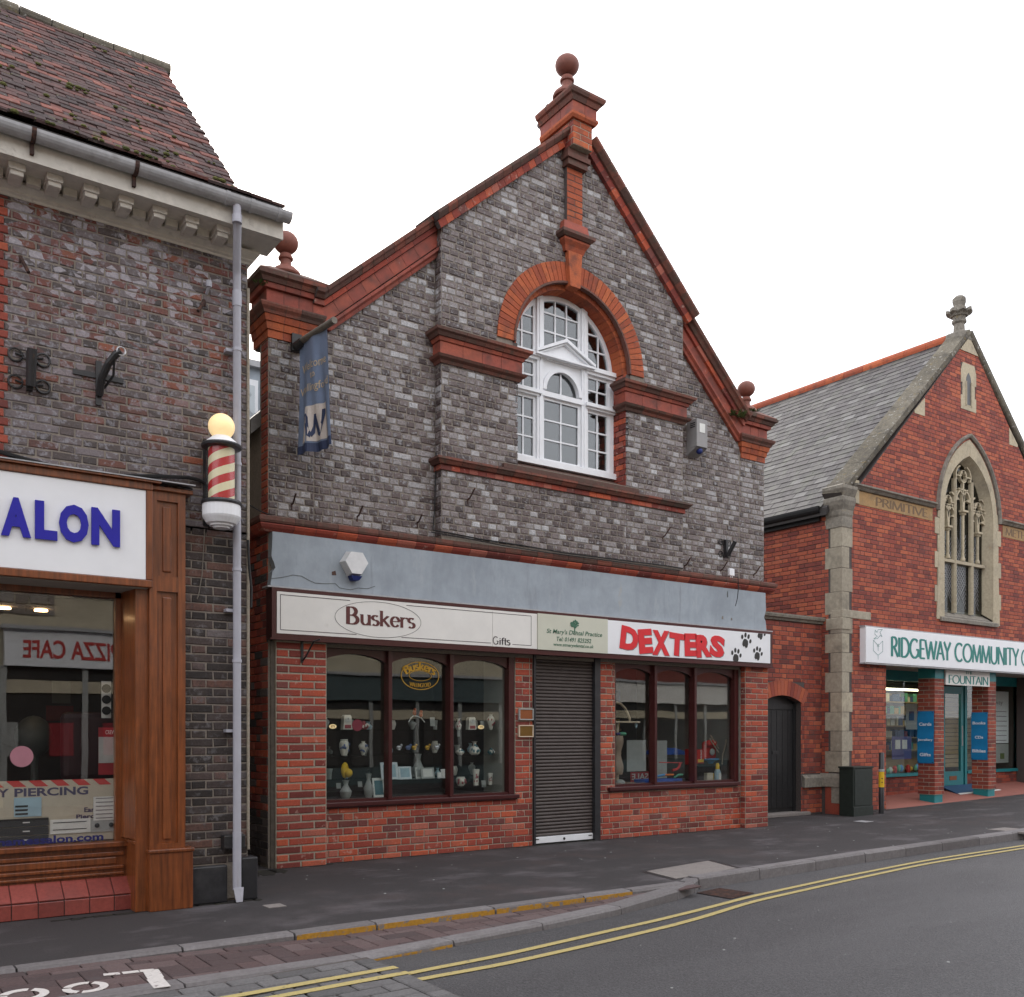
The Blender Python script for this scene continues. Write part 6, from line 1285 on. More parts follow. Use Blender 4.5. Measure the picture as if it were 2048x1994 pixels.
# inspection cover, drain, small covers, specks
co = thing('inspection_cover', 'concrete-filled inspection cover with dark rim in pavement near the kerb', 'cover', G(1380, 1740))
cq = [G(*p) for p in ((1293, 1743), (1352, 1758), (1473, 1737), (1416, 1722))]; cc_ = sum(cq, Vector()) / 4
MB().prism([p + Vector((0, 0, .004)) for p in cq], (0, 0, -.03)).build('infill', 'concrete', co); MB().prism([cc_ + (p - cc_) * 1.13 + Vector((0, 0, .0015)) for p in cq], (0, 0, -.03)).build('rim', 'iron', co)
gt_ = thing('drain_grate', 'rusty iron drain grate at the end of the raised kerb', 'drain', G(1450, 1787, -.1)); gq_ = [G(*p, -.095) for p in ((1393, 1786), (1440, 1776), (1508, 1786), (1462, 1798))]
MB().prism([p + Vector((0, 0, -.002)) for p in gq_], (0, 0, -.02)).build('frame', 'black_paint', gt_)
for k in range(9):
    t = (k + .5) / 9; a = gq_[0].lerp(gq_[1], t); b_ = gq_[3].lerp(gq_[2], t); d = (gq_[1] - gq_[0]) * .035
    MB().prism([a - d, a + d, b_ + d, b_ - d], (0, 0, .004)).build('bar', 'rusty_iron', gt_)
for px, py, w_, lab, m_ in ((1727, 1643, .2, 'small grey stop tap cover in pavement in front of the cabinet', 'lead_gutter'), (549, 1812, .14, 'small brown stop tap cover beside foot of the downpipe', 'concrete'), (2030, 1660, .5, 'buff patch cover in pavement at right edge', 'concrete')):
    q = G(px, py); MB().box((q.x - w_ / 2, q.y - w_ / 2, gz(q.x) - .02), (q.x + w_ / 2, q.y + w_ / 2, gz(q.x) + .004)).solo('stop_tap_cover', m_, lab, 'cover')
sp2 = MB()
for _ in range(80):
    q = Vector((rng.uniform(1.5, 13), rng.uniform(6.3, 9.0), 0)) if rng.random() < .7 else Vector((rng.uniform(2.6, 9), rng.uniform(2.5, 5), -.1 + .001)); r = rng.uniform(.004, .012); sp2.lathe((q.x, q.y, gz(q.x) if q.z > -.05 else roadz(q.x)), [(r, 0), (r * .8, .002)], 6)
o = sp2.build('litter_specks', 'card_grey'); tag(o, 'pale gum spots and specks on pavement and road', 'litter', None, 'stuff')
ft = MB()                                              # contact shade at the foot of the walls, painted as dark strips
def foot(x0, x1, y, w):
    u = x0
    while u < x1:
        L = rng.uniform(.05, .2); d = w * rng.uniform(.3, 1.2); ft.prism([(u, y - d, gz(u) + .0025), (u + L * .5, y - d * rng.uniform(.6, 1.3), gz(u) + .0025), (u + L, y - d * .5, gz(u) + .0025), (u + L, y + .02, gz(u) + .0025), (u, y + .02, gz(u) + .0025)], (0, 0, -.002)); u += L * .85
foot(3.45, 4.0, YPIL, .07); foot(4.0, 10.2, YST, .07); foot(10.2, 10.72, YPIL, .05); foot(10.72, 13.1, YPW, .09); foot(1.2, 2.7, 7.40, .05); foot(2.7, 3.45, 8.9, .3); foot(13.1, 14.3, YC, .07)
o = ft.build('foot_shade', 'contact_shade'); tag(o, 'dark strips painted as contact shade along the foot of the walls', 'contact_shade', None, 'stuff')
def weed(p, s_, label, n=26, grp='small weeds'):
    mb = MB()
    for _ in range(n):
        a = rng.uniform(0, 6.28); L = s_ * rng.uniform(.5, 1); d = Vector((math.cos(a), math.sin(a), rng.uniform(.1, .9))).normalized(); t = Vector((-d.y, d.x, 0)).normalized() * L * .16; b_ = Vector(p) + Vector((rng.uniform(-1, 1) * s_, rng.uniform(-.3, .3) * s_, 0)); mb.c = rng.random()
        mb.add([b_, b_ + d * L * .5 + t, b_ + d * L, b_ + d * L * .5 - t], [(0, 1, 2, 3)])
    mb.solo('weed', 'leaf', label, 'weed', grp)
weed(G(1238, 1784, -.05), .06, 'small green weed growing along the yellow kerb edge', 34)
weed(Vector((10.02, 8.9, 5.66)), .13, 'fern-like weed growing on right corner pier of the gable', 60); weed(Vector((3.33, 8.95, 5.68)), .08, 'small plant growing on left corner pier under the ball', 26); weed(Vector((10.35, 8.93, 5.80)), .09, 'green weed tuft beside the ball of right pier', 40)

# ================================================================== signs on the shop
fs = FR(8.862)
ZB0, ZB1 = 2.298, 2.704
X0s, X1s, X2s, X3s = 3.44, 6.583, 7.649, 10.65
def sx(px): return P(px, 1250, 8.86).x
s1 = thing('gift_shop_sign', 'long cream signboard with maroon shop name in a thin oval', 'sign', (5, 8.86, ZB0))
MB().box((X0s, 8.862, ZB0), (sx(985), 8.885, ZB1)).box((sx(985.5), 8.8615, ZB0), (X1s - .003, 8.885, ZB1)).build('board', 'sign_cream', s1)
pen('B', fs, sx(692), 2.438, .170, sx(719) - sx(692), 'maroon_letter', s1, 1.9, .7, .9); pen('uskers', fs, sx(721), 2.438, .160, sx(831) - sx(721), 'maroon_letter', s1, 1.6, .55, .75)
line2(fs, ell((sx(670) + sx(842)) / 2, 2.50, (sx(842) - sx(670)) / 2, .183, 60), .004, 'dark_letter', s1, 'oval_line', closed=True)
zz0, zz1 = ZB0 + .035, ZB1 - .03
line2(fs, [(sx(713), zz0), (sx(561), zz0), (sx(561), zz1), (sx(700), zz1)], .006, 'dark_letter', s1); line2(fs, [(sx(813), zz1), (X1s - .09, zz1), (X1s - .09, zz0), (sx(1025), zz0)], .006, 'dark_letter', s1); line2(fs, [(sx(803), zz0), (sx(982), zz0)], .006, 'dark_letter', s1)
pen('G', fs, sx(986), zz0 - .01, .085, sx(997) - sx(986), 'dark_letter', s1, 1.3, .9); pen('ifts', fs, sx(998.5), zz0 - .01, .085, sx(1021) - sx(998.5), 'dark_letter', s1, 1.4, .9)
s2 = thing('dental_sign', 'pale green dental practice signboard with small tree emblem', 'sign', (7.1, 8.85, ZB0)); MB().box((X1s, 8.850, ZB0 - .004), (X2s - .003, 8.88, ZB1 + .008)).build('board', 'sign_green', s2); f2 = FR(8.849)
def tx(s, pa, pb, z, h, **k): text(s, f2, sx(pa), z, sx(pb) - sx(pa), h, 'green_letter', s2, .001, .012, .22, **k)
tx("St Mary's Dental Practice", 1092, 1203, 2.475, .070); tx('Tel: 01491 825252', 1112, 1181, 2.405, .052); tx('www.stmarysdental.co.uk', 1106, 1186, 2.335, .05)
tc = (sx(1148), 2.565); em = MB()
for _ in range(70):
    a = rng.uniform(0, 6.28); r = rng.random() ** .5; c = (tc[0] + .06 * r * math.cos(a), tc[1] + .055 + .045 * r * math.sin(a)); em.prism([f2.at(u, v, .001 + _ * .00004) for u, v in ell(c[0], c[1], .011, .009, 7, rng.uniform(0, 90))], (0, -.0004, 0))
em.prism([f2.at(tc[0] - .008, tc[1] - .03, .001), f2.at(tc[0] + .008, tc[1] - .03, .001), f2.at(tc[0] + .005, tc[1] + .05, .001), f2.at(tc[0] - .005, tc[1] + .05, .001)], (0, -.001, 0)).prism([f2.at(tc[0] - .04, tc[1] - .036, .001), f2.at(tc[0] + .04, tc[1] - .036, .001), f2.at(tc[0] + .04, tc[1] - .030, .001), f2.at(tc[0] - .04, tc[1] - .030, .001)], (0, -.001, 0)); em.build('tree_emblem', 'green_letter', s2)
s3 = thing('pet_shop_sign', 'white signboard with red comic lettering and black paw prints', 'sign', (9.1, 8.855, ZB0)); MB().box((X2s, 8.855, ZB0 - .002), (X3s, 8.88, ZB1 + .002)).build('board', 'sign_white', s3); f3 = FR(8.854)
DX = [('D', 1240, 1275.5, 1252.5, 1299.5, -8), ('E', 1276, 1303.5, 1257, 1306, 6), ('X', 1303.5, 1338, 1259.5, 1309.5, 0), ('T', 1337, 1368.5, 1265, 1310.5, -4), ('E', 1368, 1392.5, 1266, 1311.5, 2), ('R', 1391, 1421.5, 1268, 1313.5, 5), ('S', 1419, 1448, 1270, 1313.5, -8)]
for ch_, a, b_, t_, bo, rot in DX:
    za, zb_ = P(a, bo, 8.86).z, P(a, t_, 8.86).z
    if ch_ == 'S': za += .0
    text(ch_, f3, sx(a) + .012, za - .008, sx(b_) - sx(a), zb_ - za, 'shadow_grey', s3, .001, .06, 0, 'letter_shadow', .001, rot); text(ch_, f3, sx(a), za, sx(b_) - sx(a), zb_ - za, 'red_letter', s3, .002, .06, 0, 'letter', .003, rot)
def paw(cx, cz, s_, rot, lo=-9, hi=9):
    L = [ell(0, -.30, .42, .40, 16), ell(-.12, -.62, .22, .22, 12)] ; toes = [(-.62, .18, .17, .24), (-.20, .52, .17, .26), (.28, .50, .17, .26), (.66, .12, .16, .23)]; L = [[(-.30, .08), (.0, .16), (.32, .04), (.42, -.28), (.38, -.62), (.20, -.78), (.0, -.62), (-.22, -.72), (-.42, -.55), (-.42, -.22)]] + [ell(a, b_, c, d, 14, -20 * a) for a, b_, c, d in toes]
    mb = MB(); cr_, sr_ = math.cos(R(rot)), math.sin(R(rot))
    for q in L:
        p = [(cx + s_ * (u * cr_ - v * sr_), cz + s_ * (u * sr_ + v * cr_)) for u, v in q]; p = clip(clip(p, 0, 1, hi), 0, -1, -lo)
        if len(p) > 2: mb.prism([f3.at(u, v, .001) for u, v in p], (0, -.001, 0))
    mb.build('paw_print', 'paw_black', s3)
for px, py, s_, rt in ((1491, 1281, .135, -15), (1471.5, 1311, .13, -8), (1514.5, 1307, .125, -12), (1521, 1266, .12, -20)):
    q = P(px, py, 8.86); paw(q.x, q.z, s_, rt, ZB0, ZB1)
ff = FR(8.929); ck = [P(480 + a / 3.26, 900 + b_ / 3.26, 8.93) for a, b_ in ((205, 838), (270, 832), (345, 815), (400, 822), (450, 850), (490, 868), (560, 872), (620, 870), (650, 900), (720, 912), (770, 900), (830, 905), (880, 888))]
line2(ff, [(p.x, p.z) for p in ck], .005, 'dim_grey', shop, 'crack')
for a, b_, w_, h_, m_ in ((1455, 1188, .02, .10, 'dim_grey'), (1445, 1235, .03, .05, 'cement'), (1463, 1238, .03, .04, 'cement'), (668, 1146, .05, .05, 'weathered_terracotta')):
    p = P(a, b_, 8.93); MB().prism([ff.at(p.x - w_ / 2, p.z - h_ / 2, .0012), ff.at(p.x + w_ / 2, p.z - h_ * .4, .0012), ff.at(p.x + w_ * .3, p.z + h_ / 2, .0012), ff.at(p.x - w_ * .5, p.z + h_ * .2, .0012)], (0, -.0008, 0)).build('chipped_spot', m_, shop)
# plaques, alarm boxes, flag, hooks, spikes, cables
def plq(px0, py0, px1, py1, lab, m_):
    a, b_ = P(px0, py0, 9.02), P(px1, py1, 9.02); o = thing('wall_plaque', lab, 'plaque', ((a.x + b_.x) / 2, 9.02, b_.z)); MB().box((a.x, 9.0, b_.z), (b_.x, 9.024, a.z), .003).build('plate', m_, o); mb = MB()
    for u0, u1, v0, v1 in ((a.x - .012, a.x, b_.z - .012, a.z + .012), (b_.x, b_.x + .012, b_.z - .012, a.z + .012), (a.x, b_.x, a.z, a.z + .012), (a.x, b_.x, b_.z - .012, b_.z)): mb.box((u0, 8.994, v0), (u1, 9.024, v1))
    mb.build('rim', 'card_grey' if m_ == 'bronze' else 'wood_pale', o)
plq(1038, 1419, 1063, 1438, 'upper orange-brown metal plaque on brick strip left of the shutter', 'bronze'); plq(1037.5, 1452, 1063, 1472, 'lower dull brass plaque on brick strip left of the shutter', 'brass')
hx = thing('alarm_box', 'white hexagonal alarm box with blue base on grey fascia', 'alarm', P(705, 1130, 8.93)); c = P(705.5, 1131, 8.93); hh = [(-.148, .02), (-.075, .135), (.075, .135), (.148, .02), (.062, -.118), (-.062, -.118)]
base = [(c.x + u, 8.93, c.z + v) for u, v in hh]; top = [(c.x + u * .86, 8.83, c.z + v * .86 + .005) for u, v in hh]
mb = MB(); mb.add(base + top, [(0, 1, 2, 3, 4, 5)[::-1], (6, 7, 8, 9, 10, 11)] + [(i, (i + 1) % 6, 6 + (i + 1) % 6, 6 + i) for i in range(6)]); mb.build('cover', 'alarm_white', hx); MB().prism([(c.x - .062, 8.835, c.z - .118), (c.x + .062, 8.835, c.z - .118), (c.x + .035, 8.85, c.z - .16), (c.x - .035, 8.85, c.z - .16)], (0, .08, 0)).build('strobe', 'alarm_blue', hx)
gy_ = thing('siren_box', 'grey metal siren box with blue lamp right of the arched window', 'alarm', P(1396, 845, YW)); a, b_ = P(1381, 800, 8.88), P(1415, 845, 8.88)
q0 = P(1397, 803, 8.83); MB().box((q0.x - .03, 8.83, 5.09), (q0.x + .17, 9.02, 5.46), .006).build('case', 'alarm_grey', gy_); MB().prism([(q0.x - .031, 8.84, 5.085), (q0.x - .031, 9.02, 5.0), (q0.x - .031, 9.02, 5.09)], (.202, 0, 0)).build('foot', 'alarm_grey', gy_)
for k in range(3): MB().prism([(q0.x - .0325, 8.86, 5.40 - k * .025), (q0.x - .0325, 8.95, 5.40 - k * .025), (q0.x - .0325, 8.95, 5.412 - k * .025), (q0.x - .0325, 8.86, 5.412 - k * .025)], (.003, 0, 0)).build('louvre', 'black_plastic', gy_)
MB().box((q0.x + .02, 8.826, 5.28), (q0.x + .12, 8.83, 5.40)).build('label_plate', 'card_white', gy_); MB().ball((q0.x + .07, 8.88, 5.05), .042, 14, 8).build('lamp', 'alarm_blue', gy_, True)
# welcome flag
fl = thing('welcome_flag', 'faded blue hanging banner with welcome lettering and a white W panel on a wall pole', 'flag', P(600, 690, YW)); fa = P(594, 686, YW); fb_ = P(669, 640, 8.30)
MB().tube([fa + Vector((0, .02, -.01)), fb_], .032, 12).build('pole', 'cement', fl); MB().box((fa.x - .07, YW - .05, fa.z - .10), (fa.x + .03, YW - .005, fa.z + .07)).tube([fa + Vector((-.03, -.04, -.06)), fa.lerp(fb_, .15) + Vector((0, 0, -.02))], .045, 10).build('bracket', 'iron', fl)
nu, nv = 24, 40; top0, top1 = fa.lerp(fb_, .07), fa.lerp(fb_, .80); H_ = (P(600, 690, 8.8).z - P(618, 912, 8.8).z) * 1.04
def cloth(u, v):
    p = top0.lerp(top1, u) + Vector((0, 0, -.03)); w = .35 + .65 * v; z = -H_ * v * (1 - .0 * u); fold = .035 * math.sin(u * 9 + v * 2.2) * w + .02 * math.sin(u * 21 - v * 3) * v
    lvl = (top0.z - top1.z) * (-u) * v * .75                     # the hem hangs nearly level
    return p + Vector((.02 * v + fold * .9 + (u - .5) * .10 * v * v, fold * .5 - (u - .5) * .05 * v, z + lvl))
V = [cloth(i / nu, j / nv) for j in range(nv + 1) for i in range(nu + 1)]; F_ = [(j * (nu + 1) + i, j * (nu + 1) + i + 1, (j + 1) * (nu + 1) + i + 1, (j + 1) * (nu + 1) + i) for j in range(nv) for i in range(nu)]
n_ = Vector((-.9, -.45, 0)).normalized() * .003
cm = MB(); cm.add(V, F_); cm.add([p - n_ for p in V], [f_[::-1] for f_ in F_])
hem = MB(); hem.add([p - n_ * .5 for p in V[-(nu + 1) * 4:]], F_[:nu * 3])
co_ = cm.build('cloth', 'banner_blue', fl, True)
def on_cloth(poly, m_, nm, k=1.0, sub=1):
    mb = MB(); pts = []
    for i, (u, v) in enumerate(poly):
        u2, v2 = poly[(i + 1) % len(poly)]
        for t in range(sub): pts.append((u + (u2 - u) * t / sub, v + (v2 - v) * t / sub))
    mb.add([cloth(u, v) + n_ * k for u, v in pts], [tuple(range(len(pts)))]); return mb
pan = MB()
for i in range(10):
    for j in range(10): pan.add([cloth(.18 + .66 * a / 10, .60 + .31 * b_ / 10) + n_ for a, b_ in ((i, j), (i + 1, j), (i + 1, j + 1), (i, j + 1))], [(0, 1, 2, 3)])
pan.build('white_panel', 'banner_white', fl)
band_ = MB()
for i in range(nu):
    for j in range(37, 40): band_.add([cloth(a / nu, b_ / nv) + n_ * .8 for a, b_ in ((i, j), (i + 1, j), (i + 1, j + 1), (i, j + 1))], [(0, 1, 2, 3)])
band_.build('hem', 'banner_navy', fl)
wl = MB()
for q in ([(.24, .66), (.32, .66), (.38, .70), (.40, .80), (.44, .84), (.42, .88), (.36, .86), (.31, .76), (.25, .70)], [(.50, .68), (.57, .68), (.50, .84), (.44, .875), (.42, .85), (.47, .78)], [(.50, .70), (.56, .69), (.64, .83), (.62, .88), (.57, .86)], [(.70, .65), (.80, .655), (.78, .69), (.68, .82), (.63, .88), (.60, .85), (.68, .74)]):
    c_ = (sum(p[0] for p in q) / len(q), sum(p[1] for p in q) / len(q))
    for i in range(len(q)): wl.add([cloth(*c_) + n_ * 2.2, cloth(*q[i]) + n_ * 2.2, cloth(*q[(i + 1) % len(q)]) + n_ * 2.2], [(0, 1, 2)])
wl.build('panel_letter', 'banner_navy', fl)
def flag_text(s, v0, h, u0, u1):
    cu = bpy.data.curves.new('t', 'FONT'); cu.body = s; cu.resolution_u = 2; ob = bpy.data.objects.new('t', cu); me0 = bpy.data.meshes.new_from_object(ob); q = [v.co.copy() for v in me0.vertices]; ff = [tuple(p.vertices) for p in me0.polygons]
    bpy.data.objects.remove(ob); bpy.data.meshes.remove(me0); xa, xb = min(p.x for p in q), max(p.x for p in q); ya, yb_ = min(p.y for p in q), max(p.y for p in q)
    mb = MB(); mb.add([cloth(u0 + (u1 - u0) * (p.x - xa) / (xb - xa), v0 + h * (1 - (p.y - ya) / (yb_ - ya))) + n_ * 1.5 for p in q], ff); mb.build('lettering', 'banner_tan', fl)
flag_text('Welcome', .20, .075, .08, .92); flag_text('to', .31, .05, .42, .58); flag_text('Wallingford', .40, .09, .03, .97)
hk = thing('sign_hook', 'black wrought iron hook bracket hanging under the cream signboard', 'hook', P(606, 1320, YPIL)); a = P(604, 1279, YPIL - .01); b_ = P(605, 1325, YPIL - .01)
MB().box((a.x - .012, YPIL - .02, b_.z), (a.x + .012, YPIL - .005, a.z)).tube([b_ + Vector((0, -.01, .02)), b_ + Vector((.01, -.07, .06)), b_ + Vector((.035, -.10, .13)), b_ + Vector((.05, -.16, .2)), b_ + Vector((.10, -.2, .22))], .009, 7).box((a.x - .04, YPIL - .07, a.z - .012), (a.x + .11, YPIL - .005, a.z)).build('hook', 'iron', hk)
for k, (x0_, y0_, x1_, y1_, Y_, lab) in enumerate(((583, 1010, 592, 987, YW, 'rusty iron spike nearest left corner of the gabled shop'), (714, 1034, 726, 1011, YW, 'rusty iron spike below the welcome banner, right of the corner one'), (834, 1046, 844, 1029, YW, 'rusty iron spike just left of the projecting gable bay'), (935, 1000, 950, 976, YB, 'long rusty iron spike under left end of the window string course'),
    (1325, 1075, 1341, 1054, YB, 'rusty iron spike under right end of the window string course'), (1369, 1132, 1381, 1115, YW, 'rusty iron spike where the cables end, above red string course'), (1441, 1141, 1455, 1123, YW, 'rusty iron spike between socket bracket and white junction box'), (1507, 1149, 1521, 1132, YW, 'rusty iron spike nearest right corner of the gabled shop'))):
    stub(x0_, y0_, x1_, y1_, Y_, lab)
a = P(1460, 1145, YW); MB().box((a.x - .05, YW - .04, a.z - .05), (a.x + .05, YW, a.z + .05), .006).lathe((a.x - .015, YW - .02, a.z - .075), [(.008, 0), (.008, .03)], 8).lathe((a.x + .02, YW - .02, a.z - .075), [(.008, 0), (.008, .03)], 8).solo('junction_box', 'sign_white', 'small white junction box above right end of the string course', 'junction box')
cable([(872, 905), (871, 960), (869, 1020), (866, 1058)], YB - .01 + .10, .006, 'cable', 'thin dark cable running down left edge of the gable bay')
cable([(866, 1060), (900, 1066), (960, 1078), (1040, 1090), (1130, 1106), (1240, 1120), (1330, 1131), (1366, 1137)], YB - .02, .007, 'cable', 'upper dark cable lying along red string course'); cable([(862, 1064), (930, 1076), (1000, 1090), (1100, 1106), (1200, 1119), (1300, 1132), (1360, 1141)], YB - .03, .006, 'cable', 'lower dark cable sagging along red string course')
cable([(1476, 1153), (1477, 1175), (1475, 1195), (1471, 1212)], 8.84, .006, 'cable', 'loose black wire hanging over right end of the fascia'); cable([(499, 1010), (520, 1022), (545, 1032), (560, 1034)], 8.99, .006, 'cable', 'thin wire crossing left corner above string course'); cable([(496, 1080), (498, 1130), (503, 1180), (502, 1215)], 7.42, .010, 'cable', 'black cable running down the gap behind the downpipe')
# ================================================================== street things by the chapel
cb = thing('utility_cabinet', 'dark green street cabinet standing before the chapel corner', 'cabinet', (13.2, 9.2, 0)); q = G(1706.5, 1633.6); CX, CY = q.x, q.y; zc = .755
MB().box((CX, CY, 0), (CX + .51, CY + .26, zc), .006).build('case', 'cabinet_green', cb); MB().box((CX - .012, CY - .012, zc), (CX + .522, CY + .272, zc + .03), .006).build('lid', 'cabinet_green', cb); MB().box((CX + .03, CY - .008, .17), (CX + .48, CY, zc - .02), .003).build('door', 'cabinet_green', cb); MB().box((CX + .0, CY - .01, .0), (CX + .51, CY + .01, .15), .003).build('plinth', 'cabinet_green', cb)
po = thing('bollard', 'black steel post with worn yellow band beside the cabinet', 'bollard', (13.79, 9.2, 0)); q = G(1762.9, 1626.8); rp = .042
MB().lathe((q.x, q.y, gz(q.x)), [(rp, -.05), (rp, .975), (rp * .8, .985)], 16).build('post', 'black_paint', po, True); MB().lathe((q.x, q.y, .44), [(rp + .002, 0), (rp + .002, .26)], 16).build('yellow_band', 'toy_yellow', po, True)
MB().lathe((q.x, q.y, .69), [(rp + .003, 0), (rp + .006, .02), (rp + .003, .04)], 16).build('clip', 'card_grey', po); MB().ball((q.x - .03, q.y - .032, .58), .012, 8, 5).ball((q.x - .03, q.y - .032, .52), .01, 8, 5).build('scuff', 'black_plastic', po)
rs2 = thing('community_sign', 'long white box sign with green lettering and dove emblem over chapel shop', 'sign', (17, 9.33, 2.46)); SY = 9.33; a = P(1732, 1300, SY)
MB().box((a.x, SY, 2.462), (20.25, YC + .0, 3.04), .006).build('box', 'sign_white', rs2); MB().box((a.x - .012, SY + .01, 3.04), (20.26, YC + .02, 3.062)).box((a.x - .012, SY + .01, 2.44), (20.26, YC + .02, 2.462)).build('box_edge', 'lead_gutter', rs2)
fr4 = FR(SY - .001); rx = lambda px: P(px, 1300, SY).x
pen('RIDGEWAY', fr4, rx(1781.6), 2.595, .315, rx(1901) - rx(1781.6), 'teal_letter', rs2, 2.0, .95); pen('COMMUNITY', fr4, rx(1909.6), 2.595, .315, rx(2037) - rx(1909.6), 'teal_letter', rs2, 1.85, .95); pen('C', fr4, rx(2042.5), 2.595, .315, .28, 'teal_letter', rs2, 1.35, .7)
ex, ez = rx(1756), 2.66
line2(fr4, [(ex, ez - .14), (ex, ez - .07), (ex + .13, ez + .0), (ex + .13, ez + .17), (ex, ez + .09), (ex - .13, ez + .17), (ex - .13, ez + .0), (ex, ez - .07)], .006, 'teal_letter', rs2, 'emblem'); line2(fr4, [(ex, ez + .12), (ex, ez + .0)], .007, 'teal_letter', rs2, 'emblem'); line2(fr4, [(ex - .035, ez + .08), (ex + .035, ez + .08)], .007, 'teal_letter', rs2, 'emblem')
line2(fr4, [(ex - .12, ez + .19), (ex - .02, ez + .20), (ex + .06, ez + .26), (ex + .11, ez + .24), (ex + .05, ez + .31), (ex + .12, ez + .36), (ex + .0, ez + .35), (ex - .03, ez + .30), (ex - .08, ez + .34), (ex - .09, ez + .27), (ex - .02, ez + .24)], .006, 'teal_letter', rs2, 'emblem', closed=True)
f_ = thing('fountain_sign', 'cream hanging sign reading the fountain between brick pillars', 'sign', (16.9, 9.45, 2.17)); MB().box((16.14, 9.47, 2.175), (17.61, 9.50, 2.455), .003).build('board', 'sign_cream', f_); fr5 = FR(9.469)
pen('FOUNTAIN', fr5, 16.21, 2.205, .145, 1.35, 'teal_letter', f_, 1.4, .7); pen('THE', fr5, 16.76, 2.385, .055, .26, 'teal_letter', f_, 1.2, .6)
def blue(nm, label, X, words_, z1, z0):
    o = thing(nm, label, 'banner', (X, 9.66, z0)); fr = FS(X - .02); y0, y1 = -9.825, -9.51; mb = MB(); n = 16; V = []
    for j in range(n + 1):
        z = z0 + (z1 - z0) * j / n
        for yy in (y0, y1): V.append((X - .012 - .012 * abs(math.sin(j * .62)), -yy, z))
    mb.add(V, [(2 * j, 2 * j + 1, 2 * j + 3, 2 * j + 2) for j in range(n)]); mb.add([(v[0] + .004, v[1], v[2]) for v in V], [(2 * j, 2 * j + 1, 2 * j + 3, 2 * j + 2) for j in range(n)]); mb.build('sheet', 'blue_banner', o, True)
    for s_, zt, h, w in words_: text(s_, fr, y0 + (.315 - w) / 2, zt, w, h, 'pale_lettering', o, .002, .03, lift=.008)
    for u in (y0 + .02, y1 - .02):
        for z in (z0 + .02, z1 - .02): MB().lathe(fr.at(u, z, .006), [(.010, -.004), (.010, .004)], 8, 1).build('eyelet', 'black_plastic', o)
blue('shop_banner', 'blue banner listing cards, jewellery and gifts on nearer pillar', 15.83, (('Cards', 1.44, .058, .24), ('Jewellery', 1.16, .05, .285), ('Gifts', .895, .06, .215)), 1.70, .77)
blue('shop_banner', 'blue banner listing books, CDs and bibles on farther pillar', 17.62, (('Books', 1.47, .055, .25), ('CDs', 1.20, .055, .16), ('Bibles', .94, .06, .26)), 1.70, .80)
# chapel shop contents
def bk(o, x0, x1, y, z, hmax=.22, n=12):
    xx = x0
    while xx < x1 - .05:
        w = rng.uniform(.05, .16); h = rng.uniform(.5, 1) * hmax; MB().box((xx, y, z), (xx + w * .92, y + .1, z + h)).build('book', rng.choice(['book_a', 'book_b', 'book_c', 'book_d', 'card_white', 'toy_green']), o); xx += w + (rng.uniform(0, .12) if rng.random() < .4 else 0)
sh = thing('book_shelf', 'lit wooden shelves of books and gifts behind left chapel shop window', 'shelf', (16.4, 11.0, .5)); MB().box((14.9, 11.25, .56), (18.2, 11.3, 2.1)).build('back', 'tan_board', sh)
for z in (.95, 1.2, 1.43, 1.66, 1.9): MB().box((14.9, 10.95, z), (18.2, 11.25, z + .025)).build('shelf', 'tan_board', sh); bk(sh, 15.2, 18.1, 11.0, z + .026, .19)
MB().box((14.8, 10.75, 2.13), (18.0, 10.80, 2.17)).solo('tube_lamp', 'tube_light', 'bright fluorescent tube above left chapel shop window', 'lamp')
fr6 = FR(10.6)
def xr(px, Y): return P(px, 1450, Y).x
card('display_poster', 'purple-blue children poster with two white pages low in left chapel window', 'poster', 1784, 1473, 1823, 1518, 10.5, 'purple_board', extra=lambda o, f, a, b, c, d: [MB().box((a + (b - a) * t, 10.49, c + (d - c) * .45), (a + (b - a) * (t + .25), 10.499, c + (d - c) * .85)).build('page', 'card_white', o) for t in (.15, .5)])
card('window_poster', 'pale grey photo poster hung in left chapel window beside pillar', 'poster', 1812, 1407, 1834, 1459, 10.42, 'card_grey', extra=lambda o, f, a, b, c, d: MB().box((a + .1, 10.41, c + (d - c) * .35), (a + .25, 10.419, c + (d - c) * .7)).build('photo', 'book_b', o))
card('window_notice', 'tall white notice in right chapel window beside farther pillar', 'poster', 1980, 1382, 2017, 1486, 10.41, 'sign_white', extra=lambda o, f, a, b, c, d: (rows(o, f, a + .15, b, c, c + (d - c) * .65, 7, 'shadow_grey', .8, .15), text('Ridgeway', f, a - .25, c + (d - c) * .72, .75, .12, 'shadow_grey', o, .001, 0)))
card('photo_notice', 'small photo poster under tall white notice in right chapel window', 'poster', 1980, 1488, 2017, 1525, 10.41, 'card_grey', extra=lambda o, f, a, b, c, d: MB().box((a + .4, 10.40, c + .08), (a + .55, 10.409, c + .2)).build('photo', 'leaf', o))
sw = thing('slatwall', 'tan slatted display panel behind right chapel shop window', 'panel', (19.5, 10.9, .6))
for k in range(18): MB().box((18.4, 10.9, .6 + k * .09), (20.35, 10.93, .68 + k * .09)).build('slat', 'tan_board', sw)
tg = thing('window_gifts', 'colourful small gifts and toys along sill of left chapel window', 'gifts', (16.6, 10.45, .56))
for k in range(16): xx = 15.7 + k * .09; MB().ball((xx, 10.45 + rng.uniform(0, .1), .58 + rng.uniform(.02, .08)), rng.uniform(.03, .07), 8, 6, (1, .7, rng.uniform(.5, 1.6))).build('toy', rng.choice(['toy_yellow', 'toy_red', 'toy_green', 'toy_sky', 'toy_orange', 'card_white']), tg)
